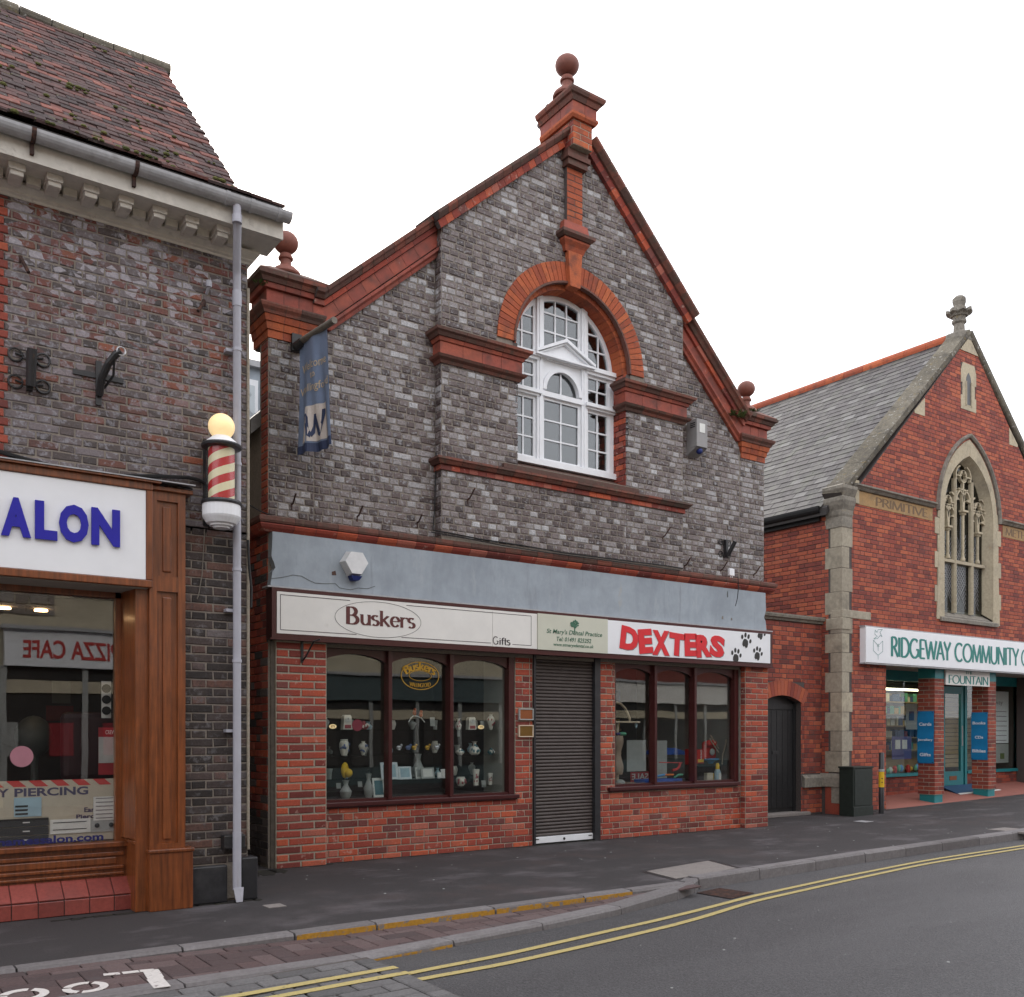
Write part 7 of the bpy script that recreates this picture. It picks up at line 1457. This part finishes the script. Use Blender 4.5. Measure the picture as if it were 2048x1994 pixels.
# ================================================================== the gift shop display
YD_ = 9.32
def at(zx, zy, Y=YD_): return P(640 + zx / 4.657, 1300 + zy / 4.657, Y)
def shelf(x0, x1, zy, lab, Y0=9.2, Y1=9.5, m_='clear_glass'):
    a, b_ = at(x0, zy), at(x1, zy); MB().box((a.x, Y0, a.z - .008), (b_.x, Y1, a.z)).solo('glass_shelf', m_, lab, 'shelf', 'glass shelves in the gift shop window'); return a.z
Z1 = shelf(-40, 640, 740, 'upper glass shelf in left bay of gift shop window'); Z2 = shelf(-40, 640, 985, 'middle glass shelf in left bay of gift shop window'); Z3 = shelf(690, 1200, 930, 'dark middle shelf in centre bay of gift shop window'); Z4 = shelf(690, 1200, 1203, 'lower glass shelf in centre bay of gift shop window'); Z5 = shelf(1262, 1730, 742, 'upper glass shelf in right bay of gift shop window'); Z6 = shelf(1262, 1730, 978, 'middle glass shelf in right bay of gift shop window'); Z7 = shelf(1262, 1730, 1265, 'lower glass shelf in right bay of gift shop window')
PR = dict(vase=[(.30, 0), (.34, .03), (.62, .3), (.98, .55), (1.0, .66), (.7, .8), (.36, .87), (.34, .93), (.5, 1)], jar=[(.55, 0), (.75, .15), (.98, .5), (1.0, .7), (.85, .85), (.7, .9), (.8, .94), (.72, 1)], pot=[(.5, 0), (.95, .25), (1, .45), (.7, .7), (.35, .8), (.3, 1)], bottle=[(.6, 0), (.95, .1), (1, .35), (.75, .55), (.3, .68), (.28, .9), (.6, 1)], trumpet=[(.55, 0), (.85, .15), (1, .4), (.6, .6), (.35, .75), (.5, .95), (.62, 1)], cyl=[(.7, 0), (.75, .1), (.8, .6), (1, .95), (.95, 1)])
def pot(zx, z, w, h, prof, m_, deco, nm, label, cat, Y=YD_):
    q = at(zx, 900, Y); q.z = z; o = thing(nm, label, cat, q); r = w / 2; MB().lathe(q, [(a * r, b_ * h) for a, b_ in PR[prof]], 20).build('body', m_, o, True)
    if deco:
        for k in range(7):
            t = rng.uniform(.25, .75); i = max(j for j in range(len(PR[prof])) if PR[prof][j][1] <= t); i = min(i, len(PR[prof]) - 2); a0, a1 = PR[prof][i], PR[prof][i + 1]; rr_ = r * (a0[0] + (a1[0] - a0[0]) * (t - a0[1]) / max(.01, a1[1] - a0[1])); an = -math.pi / 2 + rng.uniform(-1.2, .9)
            MB().ball((q.x + rr_ * math.cos(an), q.y + rr_ * math.sin(an), z + t * h), r * .24, 8, 6, (1, .5, 1.2)).build('motif', deco, o, True)
    return o
def clock(zx, z, w, h, face, label):
    q = at(zx, 900); o = thing('mantel_clock', label, 'clock', (q.x, YD_, z)); MB().prism([(q.x - w * .5, YD_ - .03, z), (q.x + w * .5, YD_ - .03, z), (q.x + w * .42, YD_ - .03, z + h * .9), (q.x + w * .3, YD_ - .03, z + h), (q.x - w * .3, YD_ - .03, z + h), (q.x - w * .42, YD_ - .03, z + h * .9)], (0, .07, 0)).build('case', face, o); MB().lathe((q.x, YD_ - .034, z + h * .68), [(w * .3, -.003), (w * .3, .003)], 20, 1).build('dial', 'card_white', o); MB().box((q.x - .002, YD_ - .04, z + h * .68), (q.x + .002, YD_ - .0375, z + h * .68 + w * .2)).build('hand', 'black_plastic', o); MB().box((q.x - w * .35, YD_ - .036, z + h * .08), (q.x + w * .35, YD_ - .03, z + h * .32)).build('motif', 'china_pink', o)
clock(248, Z1, .10, .155, 'china_white', 'white and red mantel clock on upper left shelf'); clock(1408, Z5, .10, .145, 'china_white', 'white floral mantel clock on upper right shelf')
pot(408, Z1, .11, .09, 'pot', 'china_pink', 'china_white', 'teapot', 'pink teapot beside the clock on upper left shelf', 'teapot'); pot(225, Z2, .105, .17, 'jar', 'china_white', 'china_blue', 'ginger_jar', 'cream and blue jar with wide neck on middle left shelf', 'jar'); pot(402, Z2, .10, .15, 'vase', 'china_white', 'china_blue', 'vase', 'cream vase with blue shoulder and narrow neck on middle left shelf', 'vase')
pot(1288, Z5, .075, .13, 'trumpet', 'china_white', 'china_pink', 'vase', 'slim white vase at left end of upper right shelf', 'vase'); pot(1592, Z5, .10, .185, 'vase', 'china_white', 'china_pink', 'vase', 'tall white vase with pink flowers on upper right shelf', 'vase')
pot(1303, Z6, .10, .075, 'pot', 'china_white', 'china_teal', 'teapot', 'small teal and white teapot on middle right shelf', 'teapot'); pot(1440, Z6, .125, .155, 'bottle', 'china_white', 'china_teal', 'jug', 'teal and white long-necked jug on middle right shelf', 'jug'); pot(1592, Z6, .085, .075, 'pot', 'china_teal', 'china_white', 'pot', 'little teal pot at right end of middle right shelf', 'pot')
pot(1312, Z7, .12, .10, 'jar', 'china_white', 'china_pink', 'jug', 'squat white and pink jug on lower right shelf', 'jug'); pot(1452, Z7, .085, .185, 'cyl', 'china_white', 'china_pink', 'vase', 'tall flared vase on lower right shelf', 'vase'); pot(1586, Z7, .06, .135, 'cyl', 'china_white', 'china_pink', 'vase', 'small flared vase on lower right shelf', 'vase')
Z0 = .625
pot(240, Z0 + .0, .13, .20, 'trumpet', 'card_grey', None, 'vase', 'grey frosted vase standing low in left bay', 'vase'); pot(452, Z0, .11, .26, 'trumpet', 'card_grey', None, 'vase', 'taller grey frosted vase low in left bay', 'vase'); pot(915, Z4 + .0, .13, .27, 'trumpet', 'card_grey', None, 'vase', 'clear grey trumpet vase in centre bay', 'vase', 9.45)
q = at(232, 1120); MB().ball(q, .075, 14, 8, (.6, .4, 1.15)).ball(q + Vector((.03, -.01, -.03)), .05, 12, 7).solo('pear_dish', 'toy_yellow', 'yellow pear-shaped dish low in left bay', 'dish', None, True)
ro = thing('robin_ornament', 'ornament of two orange robins on a white branch in centre bay', 'ornament', at(900, 660)); MB().tube([at(825, 672), at(850, 630), at(872, 612), at(910, 618), at(940, 628), at(960, 655), at(975, 672)], .006, 6).build('branch', 'card_white', ro)
for a_, b_ in ((880, 585), (938, 603)): q = at(a_, b_); MB().ball(q, .028, 10, 8, (.8, .8, 1.2)).ball(q + Vector((.004, -.004, .035)), .018, 8, 6).build('robin', 'robin_orange', ro, True)
def frame_(zx, z, w, h, m1, m2, label, Y=YD_):
    q = at(zx, 900, Y); o = thing('framed_photo', label, 'photo', (q.x, Y, z)); MB().prism([(q.x - w / 2, Y, z), (q.x + w / 2, Y, z), (q.x + w / 2, Y + h * .2, z + h), (q.x - w / 2, Y + h * .2, z + h)], (0, .012, 0)).build('frame', m1, o); k = .72; MB().prism([(q.x - w / 2 * k, Y - .002 + h * .03, z + h * .13), (q.x + w / 2 * k, Y - .002 + h * .03, z + h * .13), (q.x + w / 2 * k, Y - .002 + h * .175, z + h * .87), (q.x - w / 2 * k, Y - .002 + h * .175, z + h * .87)], (0, -.002, 0)).build('picture', m2, o)
frame_(655, Z4, .21, .185, 'frame_white', 'frame_blue', 'large silver-white photo frame behind left mullion'); frame_(797, Z4, .16, .135, 'frame_white', 'frame_blue', 'pale blue photo frame in centre bay, right of the larger one'); frame_(1008, Z4, .17, .115, 'card_grey', 'card_white', 'landscape silver frame in middle of the lower centre shelf'); frame_(925, Z4, .08, .12, 'card_white', 'card_grey', 'plain white box frame left of the landscape frame', 9.38); frame_(1118, Z4, .06, .06, 'silver', 'card_white', 'tiny silver frame on lower centre shelf'); frame_(1152, Z4, .055, .095, 'silver', 'card_white', 'narrow upright silver frame at right end of lower centre shelf')
frame_(556, Z0, .14, .21, 'card_white', 'china_teal', 'leaflet stand with teal picture low beside left mullion')
for a_, m_, lab in ((735, 'silver', 'small silver animal at left end of the centre shelf'), (822, 'china_blue', 'blue and white china figure on the centre shelf'), (877, 'gold', 'gold figure on the centre shelf'), (1000, 'gold', 'tiny brass figure on the centre shelf'), (1088, 'silver', 'pair of silver birds at right end of the centre shelf')):
    q = at(a_, 900); q.z = Z3; MB().ball(q + Vector((0, 0, .025)), .026, 10, 7, (1.3, .8, .9)).ball(q + Vector((.03, 0, .05)), .015, 8, 6).lathe(q, [(.02, 0), (.018, .02)], 8).solo('figurine', m_, lab, 'figurine')
for a_, b_, zz, lab in ((120, 712, Z1, 'small glowing yellow oval tag on upper left shelf'), (1500, 718, Z5, 'small yellow oval tag on upper right shelf')):
    q = at(a_, b_, 9.28); o = thing('oval_tag', lab, 'tag', q); MB().prism([(q.x + u, 9.28, q.z + v) for u, v in ell(0, 0, .042, .024, 20)], (0, .006, 0)).build('plate', 'globe_glass', o); text('m', FR(9.279), q.x - .02, q.z - .012, .04, .024, 'bronze', o, .001)
q = at(340, 700, 9.11); MB().lathe((q.x, 9.09, q.z), [(.062, -.001), (.062, .001)], 24, 1).solo('window_sticker', 'maroon_disc', 'round maroon sticker on left pane of gift shop window', 'sticker')
for a_, b_, w_, h_, lab in ((1050, 668, .06, .10, 'white price card in centre bay beside the robins'), (1512, 690, .055, .075, 'white price card behind yellow tag on right shelf'), (1292, 770, .035, .09, 'narrow white price tag under upper right shelf'), (1655, 855, .055, .09, 'white price card on right wall of gift window'), (1527, 1245, .06, .08, 'price card low in right bay'), (175, 1265, .05, .06, 'little white card low at left end of gift window'), (375, 1250, .05, .06, 'little white card between grey frosted vases')):
    q = at(a_, b_, 9.36); MB().prism([(q.x - w_ / 2, 9.36, q.z - h_ / 2), (q.x + w_ / 2, 9.36, q.z - h_ / 2), (q.x + w_ / 2, 9.37, q.z + h_ / 2), (q.x - w_ / 2, 9.37, q.z + h_ / 2)], (0, .003, 0)).solo('price_card', 'card_grey', lab, 'card', 'price cards in the gift shop window')
kinds = [('vase', 'vase', 'card_grey'), ('bottle', 'decanter', 'dim_grey'), ('cyl', 'tumbler', 'card_grey'), ('jar', 'jar', 'china_white'), ('trumpet', 'goblet', 'frame_blue')]
for ib, (bay_, xs_) in enumerate((('left', (150, 330, 520)), ('centre', (745, 960, 1150)), ('right', (1340, 1500, 1660)))):
    for ir, (row_, zz_) in enumerate((('upper', Z1), ('middle', Z2), ('lower', Z4 - .0))):
        for k_, x_ in enumerate(xs_):
            pr_, nm_, m_ = kinds[(ib * 3 + ir + k_ * 2) % 5]; pos_ = ('left', 'middle', 'right')[k_]
            pot(x_ + rng.uniform(-25, 25) - 75, zz_, rng.uniform(.06, .10), rng.uniform(.08, .17), pr_, m_, None, nm_, 'dim %s at back of the %s row in the %s bay, %s one' % (nm_, row_, bay_, pos_), nm_, 9.75)
for iz, z_ in enumerate((Z1, Z2, Z4)): a, b_ = at(-60, 900, 9.75), at(1730, 900, 9.75); MB().box((a.x, 9.66, z_ - .01), (b_.x, 9.86, z_ - .002)).solo('glass_shelf', 'clear_glass', ('upper', 'middle', 'lower')[iz] + ' back shelf running across the gift shop window', 'shelf')
gm = thing('gold_window_motif', 'gold oval shop name transfer on centre pane of gift shop window', 'lettering', P(841, 1352, 9.09)); q = P(841, 1351.5, 9.09); fq = FR(9.097)
for rx_, rz_, t_ in ((.235, .15, .008), (.14, .055, .005)): line2(fq, ell(q.x, q.z, rx_, rz_, 50), t_, 'gold', gm, 'oval_line', .002, closed=True)
def bend(c0, r0, w_): return lambda u, v: (w_ / 2 + (r0 + v) * math.sin((u - w_ / 2) / r0), (r0 + v) * math.cos((u - w_ / 2) / r0) - r0)
pen('Buskers', fq, q.x - .185, q.z + .065, .085, .37, 'gold', gm, 2.2, .9, .8, .001, .002, curve=bend(0, .30, .37)); pen('WALLINGFORD', fq, q.x - .13, q.z - .125, .042, .26, 'gold', gm, 1.6, .8, 0, .001, .002, curve=lambda u, v: (u, v + .9 * (u - .13) ** 2))
# ================================================================== the pet shop display
def pt(zx, zy, Y=9.35): return P(1220 + zx / 6.8, 1320 + zy / 6.8, Y)
ct = thing('cat_tree', 'beige plush cat scratching post with shelf and curved arm in pet shop window', 'cat tree', pt(140, 1650)); a, b_ = pt(60, 1560), pt(215, 1030)
col_ = []
for k in range(13): t = k / 12; col_.append((.085 + .018 * math.sin(t * 9), a.z + (b_.z - a.z) * t))
MB().lathe(((a.x + b_.x) / 2 - .03, 9.4, 0), col_, 14).build('plush_column', 'plush', ct, True); MB().box((pt(40, 850).x - .1, 9.3, pt(80, 855).z), (pt(380, 850).x, 9.5, pt(80, 830).z), .006).build('plank', 'wood_pale', ct); MB().tube([pt(85, 575, 9.4), pt(150, 600, 9.4), pt(200, 650, 9.4), pt(240, 720, 9.4), pt(265, 790, 9.4), pt(267, 830, 9.4)], .016, 10).build('arm', 'wood_pale', ct, True)
MB().tube([pt(92, 1640, 9.4), pt(92, 850, 9.4)], .03, 10).build('post', 'wood_pale', ct); MB().box((a.x - .1, 9.25, Z0 + .02), (b_.x + .08, 9.6, Z0 + .05)).build('base', 'plush', ct)
MB().ball(pt(355, 885), .03, 10, 8, (.7, .5, 1.5)).solo('hanging_toy', 'frame_blue', 'pale blue toy hanging from the cat tree shelf', 'toy'); MB().ball(pt(175, 1005), .055, 12, 6, (1, .8, .5)).solo('green_bowl', 'toy_green', 'green pet bowl on top of the plush column', 'bowl'); MB().ball(pt(110, 1005), .04, 10, 6, (1, .8, .5)).solo('purple_bowl', 'purple_board', 'purple pet toy on top of the plush column', 'toy')
def bx(zx0, zy0, zx1, zy1, Y, d, m_, nm, label, cat): a, b_ = pt(zx0, zy1, Y), pt(zx1, zy0, Y); return MB().box((a.x, Y, a.z), (b_.x, Y + d, b_.z), .004).solo(nm, m_, label, cat)
card('notice_board', 'large pale notice board standing behind the plush column', 'notice', 1220 + 230 / 6.8, 1320 + 1090 / 6.8, 1220 + 490 / 6.8, 1320 + 1510 / 6.8, 9.62, 'card_grey'); card('notice_sheet', 'pale sheet leaning right of first pet window mullion', 'notice', 1220 + 640 / 6.8, 1320 + 1095 / 6.8, 1220 + 775 / 6.8, 1320 + 1640 / 6.8, 9.6, 'card_grey')
card('sale_strip', 'red paper sale strip seen from behind in pet shop window', 'sign', 1220 + 280 / 6.8, 1320 + 1525 / 6.8, 1220 + 560 / 6.8, 1320 + 1650 / 6.8, 9.56, 'poster_red', extra=lambda o, f, a, b, c, d: text('SALE', f, a + .02, c + .03, (b - a) * .8, (d - c) * .62, 'card_grey', o, .001, .02, mirror=True))
bx(480, 1610, 985, 1690, 9.2, .22, 'toy_blue', 'blue_tray', 'blue plastic tray on pet window sill', 'tray')
for zx0, zx1, m_, lab in ((680, 860, 'toy_orange', 'orange rubber dog toy lying across the blue tray'), (650, 790, 'toy_sky', 'sky blue rubber dog toy at left of blue tray'), (870, 985, 'toy_green', 'green rubber dog toy at right of blue tray')): MB().tube([pt(zx0, 1570 + (zx0 % 40), 9.28), pt((zx0 + zx1) / 2, 1562, 9.26), pt(zx1, 1560, 9.28)], .014, 8).solo('rubber_toy', m_, lab, 'toy')
rg = thing('red_toy_rack', 'red wire toy rack with a curved leg in middle pet window', 'rack', pt(850, 1500)); MB().tube([pt(670, 1392), pt(980, 1400)], .007, 6).tube([pt(950, 1410), pt(935, 1460), pt(900, 1490), pt(850, 1500)], .018, 8).build('rail', 'toy_red', rg)
pk = thing('dog_food_packs', 'stacked red dog food packs behind right mullion of pet window', 'packets', pt(1180, 1420))
for zx0, zy0, zx1, zy1, Y_ in ((1085, 1210, 1185, 1425, 9.45), (1190, 1215, 1280, 1410, 9.42)):
    a, b_ = pt(zx0, zy1, Y_), pt(zx1, zy0, Y_); MB().box((a.x, Y_, a.z), (b_.x, Y_ + .1, b_.z), .01).build('packet', 'toy_red', pk); MB().box((a.x + .01, Y_ - .003, a.z + .02), (b_.x - .01, Y_, a.z + .06)).build('printed_label', 'toy_yellow', pk)
a = pt(1225, 1360, 9.415); text('WAG', Frame((0, 9.415, 0), (0, 0, 1), (-1, 0, 0)), a.z, -a.x - .04, .14, .035, 'card_white', pk, .001, .03)
rbg = thing('red_toy_bag', 'bulging red bag of dog toys on a blue bowl in right pet window', 'bag', pt(1370, 1350)); q = pt(1370, 1230, 9.4)
MB().box((q.x - .12, 9.4, q.z - .13), (q.x + .13, 9.48, q.z + .13), .04).build('bag', 'toy_red', rbg); MB().ball(q + Vector((-.07, -.03, .1)), .05, 12, 8).ball(q + Vector((.02, -.03, .10)), .05, 12, 8).build('ball', 'toy_red', rbg, True); MB().ball(q + Vector((.0, -.03, -.02)), .05, 12, 8, (1, .4, 1)).build('picture', 'card_grey', rbg); MB().lathe(pt(1370, 1410, 9.42), [(.03, 0), (.05, .03), (.12, .06), (.12, .075)], 18).build('bowl', 'toy_sky', rbg)
st_ = thing('chew_sticks', 'pair of pale chew sticks leaning over the red toy bag', 'sticks', pt(1400, 1200)); MB().tube([pt(1370, 1025, 9.3), pt(1480, 1205, 9.35)], .008, 6).build('stick', 'wood_pale', st_); MB().tube([pt(1355, 1070, 9.3), pt(1475, 1255, 9.35)], .008, 6).build('stick', 'wood_pale', st_)
MB().tube([pt(1578, 1080, 9.4), pt(1575, 1140, 9.4), pt(1550, 1220, 9.4), pt(1530, 1290, 9.4), pt(1525, 1420, 9.4)], .01, 7).solo('chew_stick', 'wood_pale', 'bent pale stick standing at right side of pet window', 'stick')
bo = thing('shampoo_bottle', 'pale blue pet shampoo bottle with yellow cap on right of sill', 'bottle', pt(1462, 1650, 9.22)); q = pt(1462, 1650, 9.22); MB().lathe(q, [(.042, 0), (.046, .02), (.046, .13), (.03, .17)], 14).build('body', 'frame_blue', bo, True); MB().lathe(q + Vector((0, 0, .17)), [(.03, 0), (.028, .06), (.015, .085)], 12).build('cap', 'toy_yellow', bo, True); MB().box((q.x - .022, q.y - .049, q.z + .03), (q.x + .022, q.y - .045, q.z + .12)).build('printed_label', 'card_white', bo)
bx(1320, 1535, 1405, 1650, 9.22, .06, 'bib_cream', 'treat_box', 'small green and cream treat box left of the shampoo bottle', 'box'); bx(1410, 1540, 1440, 1650, 9.25, .05, 'toy_yellow', 'yellow_pack', 'narrow yellow packet beside the shampoo bottle', 'packet'); bx(1205, 1430, 1640, 1640, 9.6, .1, 'black_case', 'black_box', 'low black display box at back of right pet window', 'box')
MB().ball(pt(140, 1680, 9.3), .07, 14, 8, (1.1, .8, .8)).solo('grey_plush', 'card_grey', 'grey plush toy at left end of pet window sill', 'toy'); bx(100, 1690, 180, 1730, 9.24, .05, 'toy_yellow', 'yellow_tin', 'tiny yellow tin beside the grey plush toy', 'tin')
um = thing('blue_canopy', 'blue pet canopy standing behind middle pane of pet window', 'canopy', pt(780, 1280, 9.8)); a = pt(790, 1195, 9.8); MB().prism([(a.x - .35, 9.7, a.z - .09), (a.x - .1, 9.7, a.z - .0), (a.x + .05, 9.7, a.z), (a.x + .42, 9.7, a.z - .10)], (0, .3, 0)).build('cloth', 'toy_blue', um)
sk = thing('pet_shelf', 'dim shelves of pet goods deep inside the pet shop', 'shelf', (8.8, 10.9, .7))
for z in (1.0, 1.35, 1.75): MB().box((8.0, 10.8, z), (9.6, 11.2, z + .03)).build('shelf', 'tan_board', sk); bk(sk, 8.0, 9.6, 10.85, z + .03, .22)
# ================================================================== the other side of the street (seen in the shop windows, and shading the road)
YO = -3.2
def facade(nm, label, x0, x1, h, m_, wins, extra=None, roofm='slate', ground=None):
    o = thing(nm, label, 'building', ((x0 + x1) / 2, YO, 0)); MB().box((x0, YO - 7, -.1), (x1, YO, h)).build('wall', m_, o); MB().box((x0, YO - .02, h), (x1, YO + .25, h + .18)).box((x0, YO, h - .12), (x1, YO + .15, h)).build('cornice', 'cream_wall', o)
    MB().prism([(x0, YO, h + .18), (x0, YO - 7, h + .18), (x0, YO - 3.5, h + 2.0)], (x1 - x0, 0, 0)).build('roof', roofm, o)
    for xa, za, w_, hh_ in wins:
        w = MB().box((xa - w_ / 2 - .08, YO - .0, za - .1), (xa + w_ / 2 + .08, YO + .07, za)).box((xa - w_ / 2 - .07, YO, za), (xa - w_ / 2, YO + .04, za + hh_)).box((xa + w_ / 2, YO, za), (xa + w_ / 2 + .07, YO + .04, za + hh_)).box((xa - w_ / 2 - .07, YO, za + hh_), (xa + w_ / 2 + .07, YO + .05, za + hh_ + .1)).box((xa - .025, YO, za), (xa + .025, YO + .03, za + hh_)).box((xa - w_ / 2, YO, za + hh_ / 2 - .025), (xa + w_ / 2, YO + .03, za + hh_ / 2 + .025)).build('window', 'white_paint', o)
        MB().box((xa - w_ / 2, YO, za), (xa + w_ / 2, YO + .012, za + hh_)).build('pane', 'black_case', w)
    return o
def shopf(o, x0, x1, z0, z1, m_, txt=None):
    MB().box((x0, YO, .0), (x1, YO + .05, z0)).build('shopfront', 'black_case', o)
    MB().box((x0, YO + .05, z0 - .46), (x1, YO + .09, z0 - .24)).build('pale_strip', 'cream_wall', o); b = MB().box((x0, YO, z0), (x1, YO + .18, z1)).build('fascia', m_, o); MB().box((x0, YO, 0), (x1, YO + .10, .45)).build('stall_riser', 'teal_fascia', o); [MB().box((xm_ - .05, YO, .45), (xm_ + .05, YO + .11, z0)).build('mullion', 'card_grey', o) for xm_ in [x0 + k_ * 1.3 for k_ in range(int((x1 - x0) / 1.3) + 1)]]; MB().box((x0 - .05, YO, z1), (x1 + .05, YO + .26, z1 + .07)).build('fascia_cornice', 'lead_gutter', o)  # pale strip below the fascia is added to reflect a light band in the windows
    return b
W2 = lambda xs, z=3.9: [(x_, z, 1.0, 1.6) for x_ in xs]
cf = facade('cafe_building', 'stone and cream building opposite with white cafe fascia, seen in salon window', -3.5, 5.3, 6.4, 'cream_wall', W2((-2.2, .2, 4.0)))
rbx = MB(); rub = Pieces('rubble_stone', cf, 'rubble', 150, .02, .012, .012); fo = Frame((0, YO, 0), (-1, 0, 0), (0, 0, 1))
for poly, r_ in courses(-3.1, -1.2, 3.4, 5.4, .19, [(0, [.28, .2, .34]), (.1, [.22, .3]), (.05, [.36, .18])], .02): rub.add(fo, poly, .03)
rub.done()
shopf(cf, 2.28, 5.2, 2.48, 3.13, 'sign_white'); fo2 = Frame((0, YO + .182, 0), (-1, 0, 0), (0, 0, 1))
text('PIZZA CAFE', fo2, -4.14, 2.62, 1.58, .33, 'stripe_red', cf, .004, .02, lift=.002)
for xa in (2.3, 3.2, 4.1): MB().box((xa - .2, YO + .05, .9), (xa + .2, YO + .07, 1.5)).build('poster', rng.choice(['poster_red', 'card_grey']), cf)
MB().box((.3, YO, 0), (1.65, YO + .06, 2.5)).build('pilaster', 'cream_wall', cf)
cr_ = facade('cream_building', 'cream rendered building opposite with teal shop fascia, seen in the shop windows', 5.3, 15.5, 6.9, 'cream_wall', W2((6.6, 8.8, 11.2, 13.6)), roofm='roof_tile'); shopf(cr_, 5.5, 15.3, 2.1, 2.72, 'teal_fascia')
MB().prism([(8.2, YO - .3, 7.05), (12.2, YO - .3, 7.05), (11.4, YO - .3, 7.65), (10.2, YO - .3, 7.95), (9.0, YO - .3, 7.65)], (0, .3, 0)).build('parapet', 'cream_wall', cr_)
for xa in (7, 9, 11, 13): MB().box((xa - .8, YO + .05, .5), (xa + .8, YO + .07, 1.9)).build('shop_window', 'room_dark', cr_)
bo_ = facade('brick_terrace', 'red brick terrace opposite beyond the cream building', 15.5, 30, 6.2, 'old_brick', W2((17, 20, 23, 26))); shopf(bo_, 16, 29, 2.2, 2.8, 'sign_cream')
le = facade('end_terrace', 'brick house opposite on the far left of the cafe', -16, -3.5, 6.2, 'old_brick', W2((-14, -11, -8, -5.5))); shopf(le, -15, -4, 2.2, 2.8, 'banner_blue')
ground_sheet('far_pavement', [(-40, YO - 1), (60, YO - 1), (60, -1.15), (-40, -1.15)], 'asphalt_path', -.0)
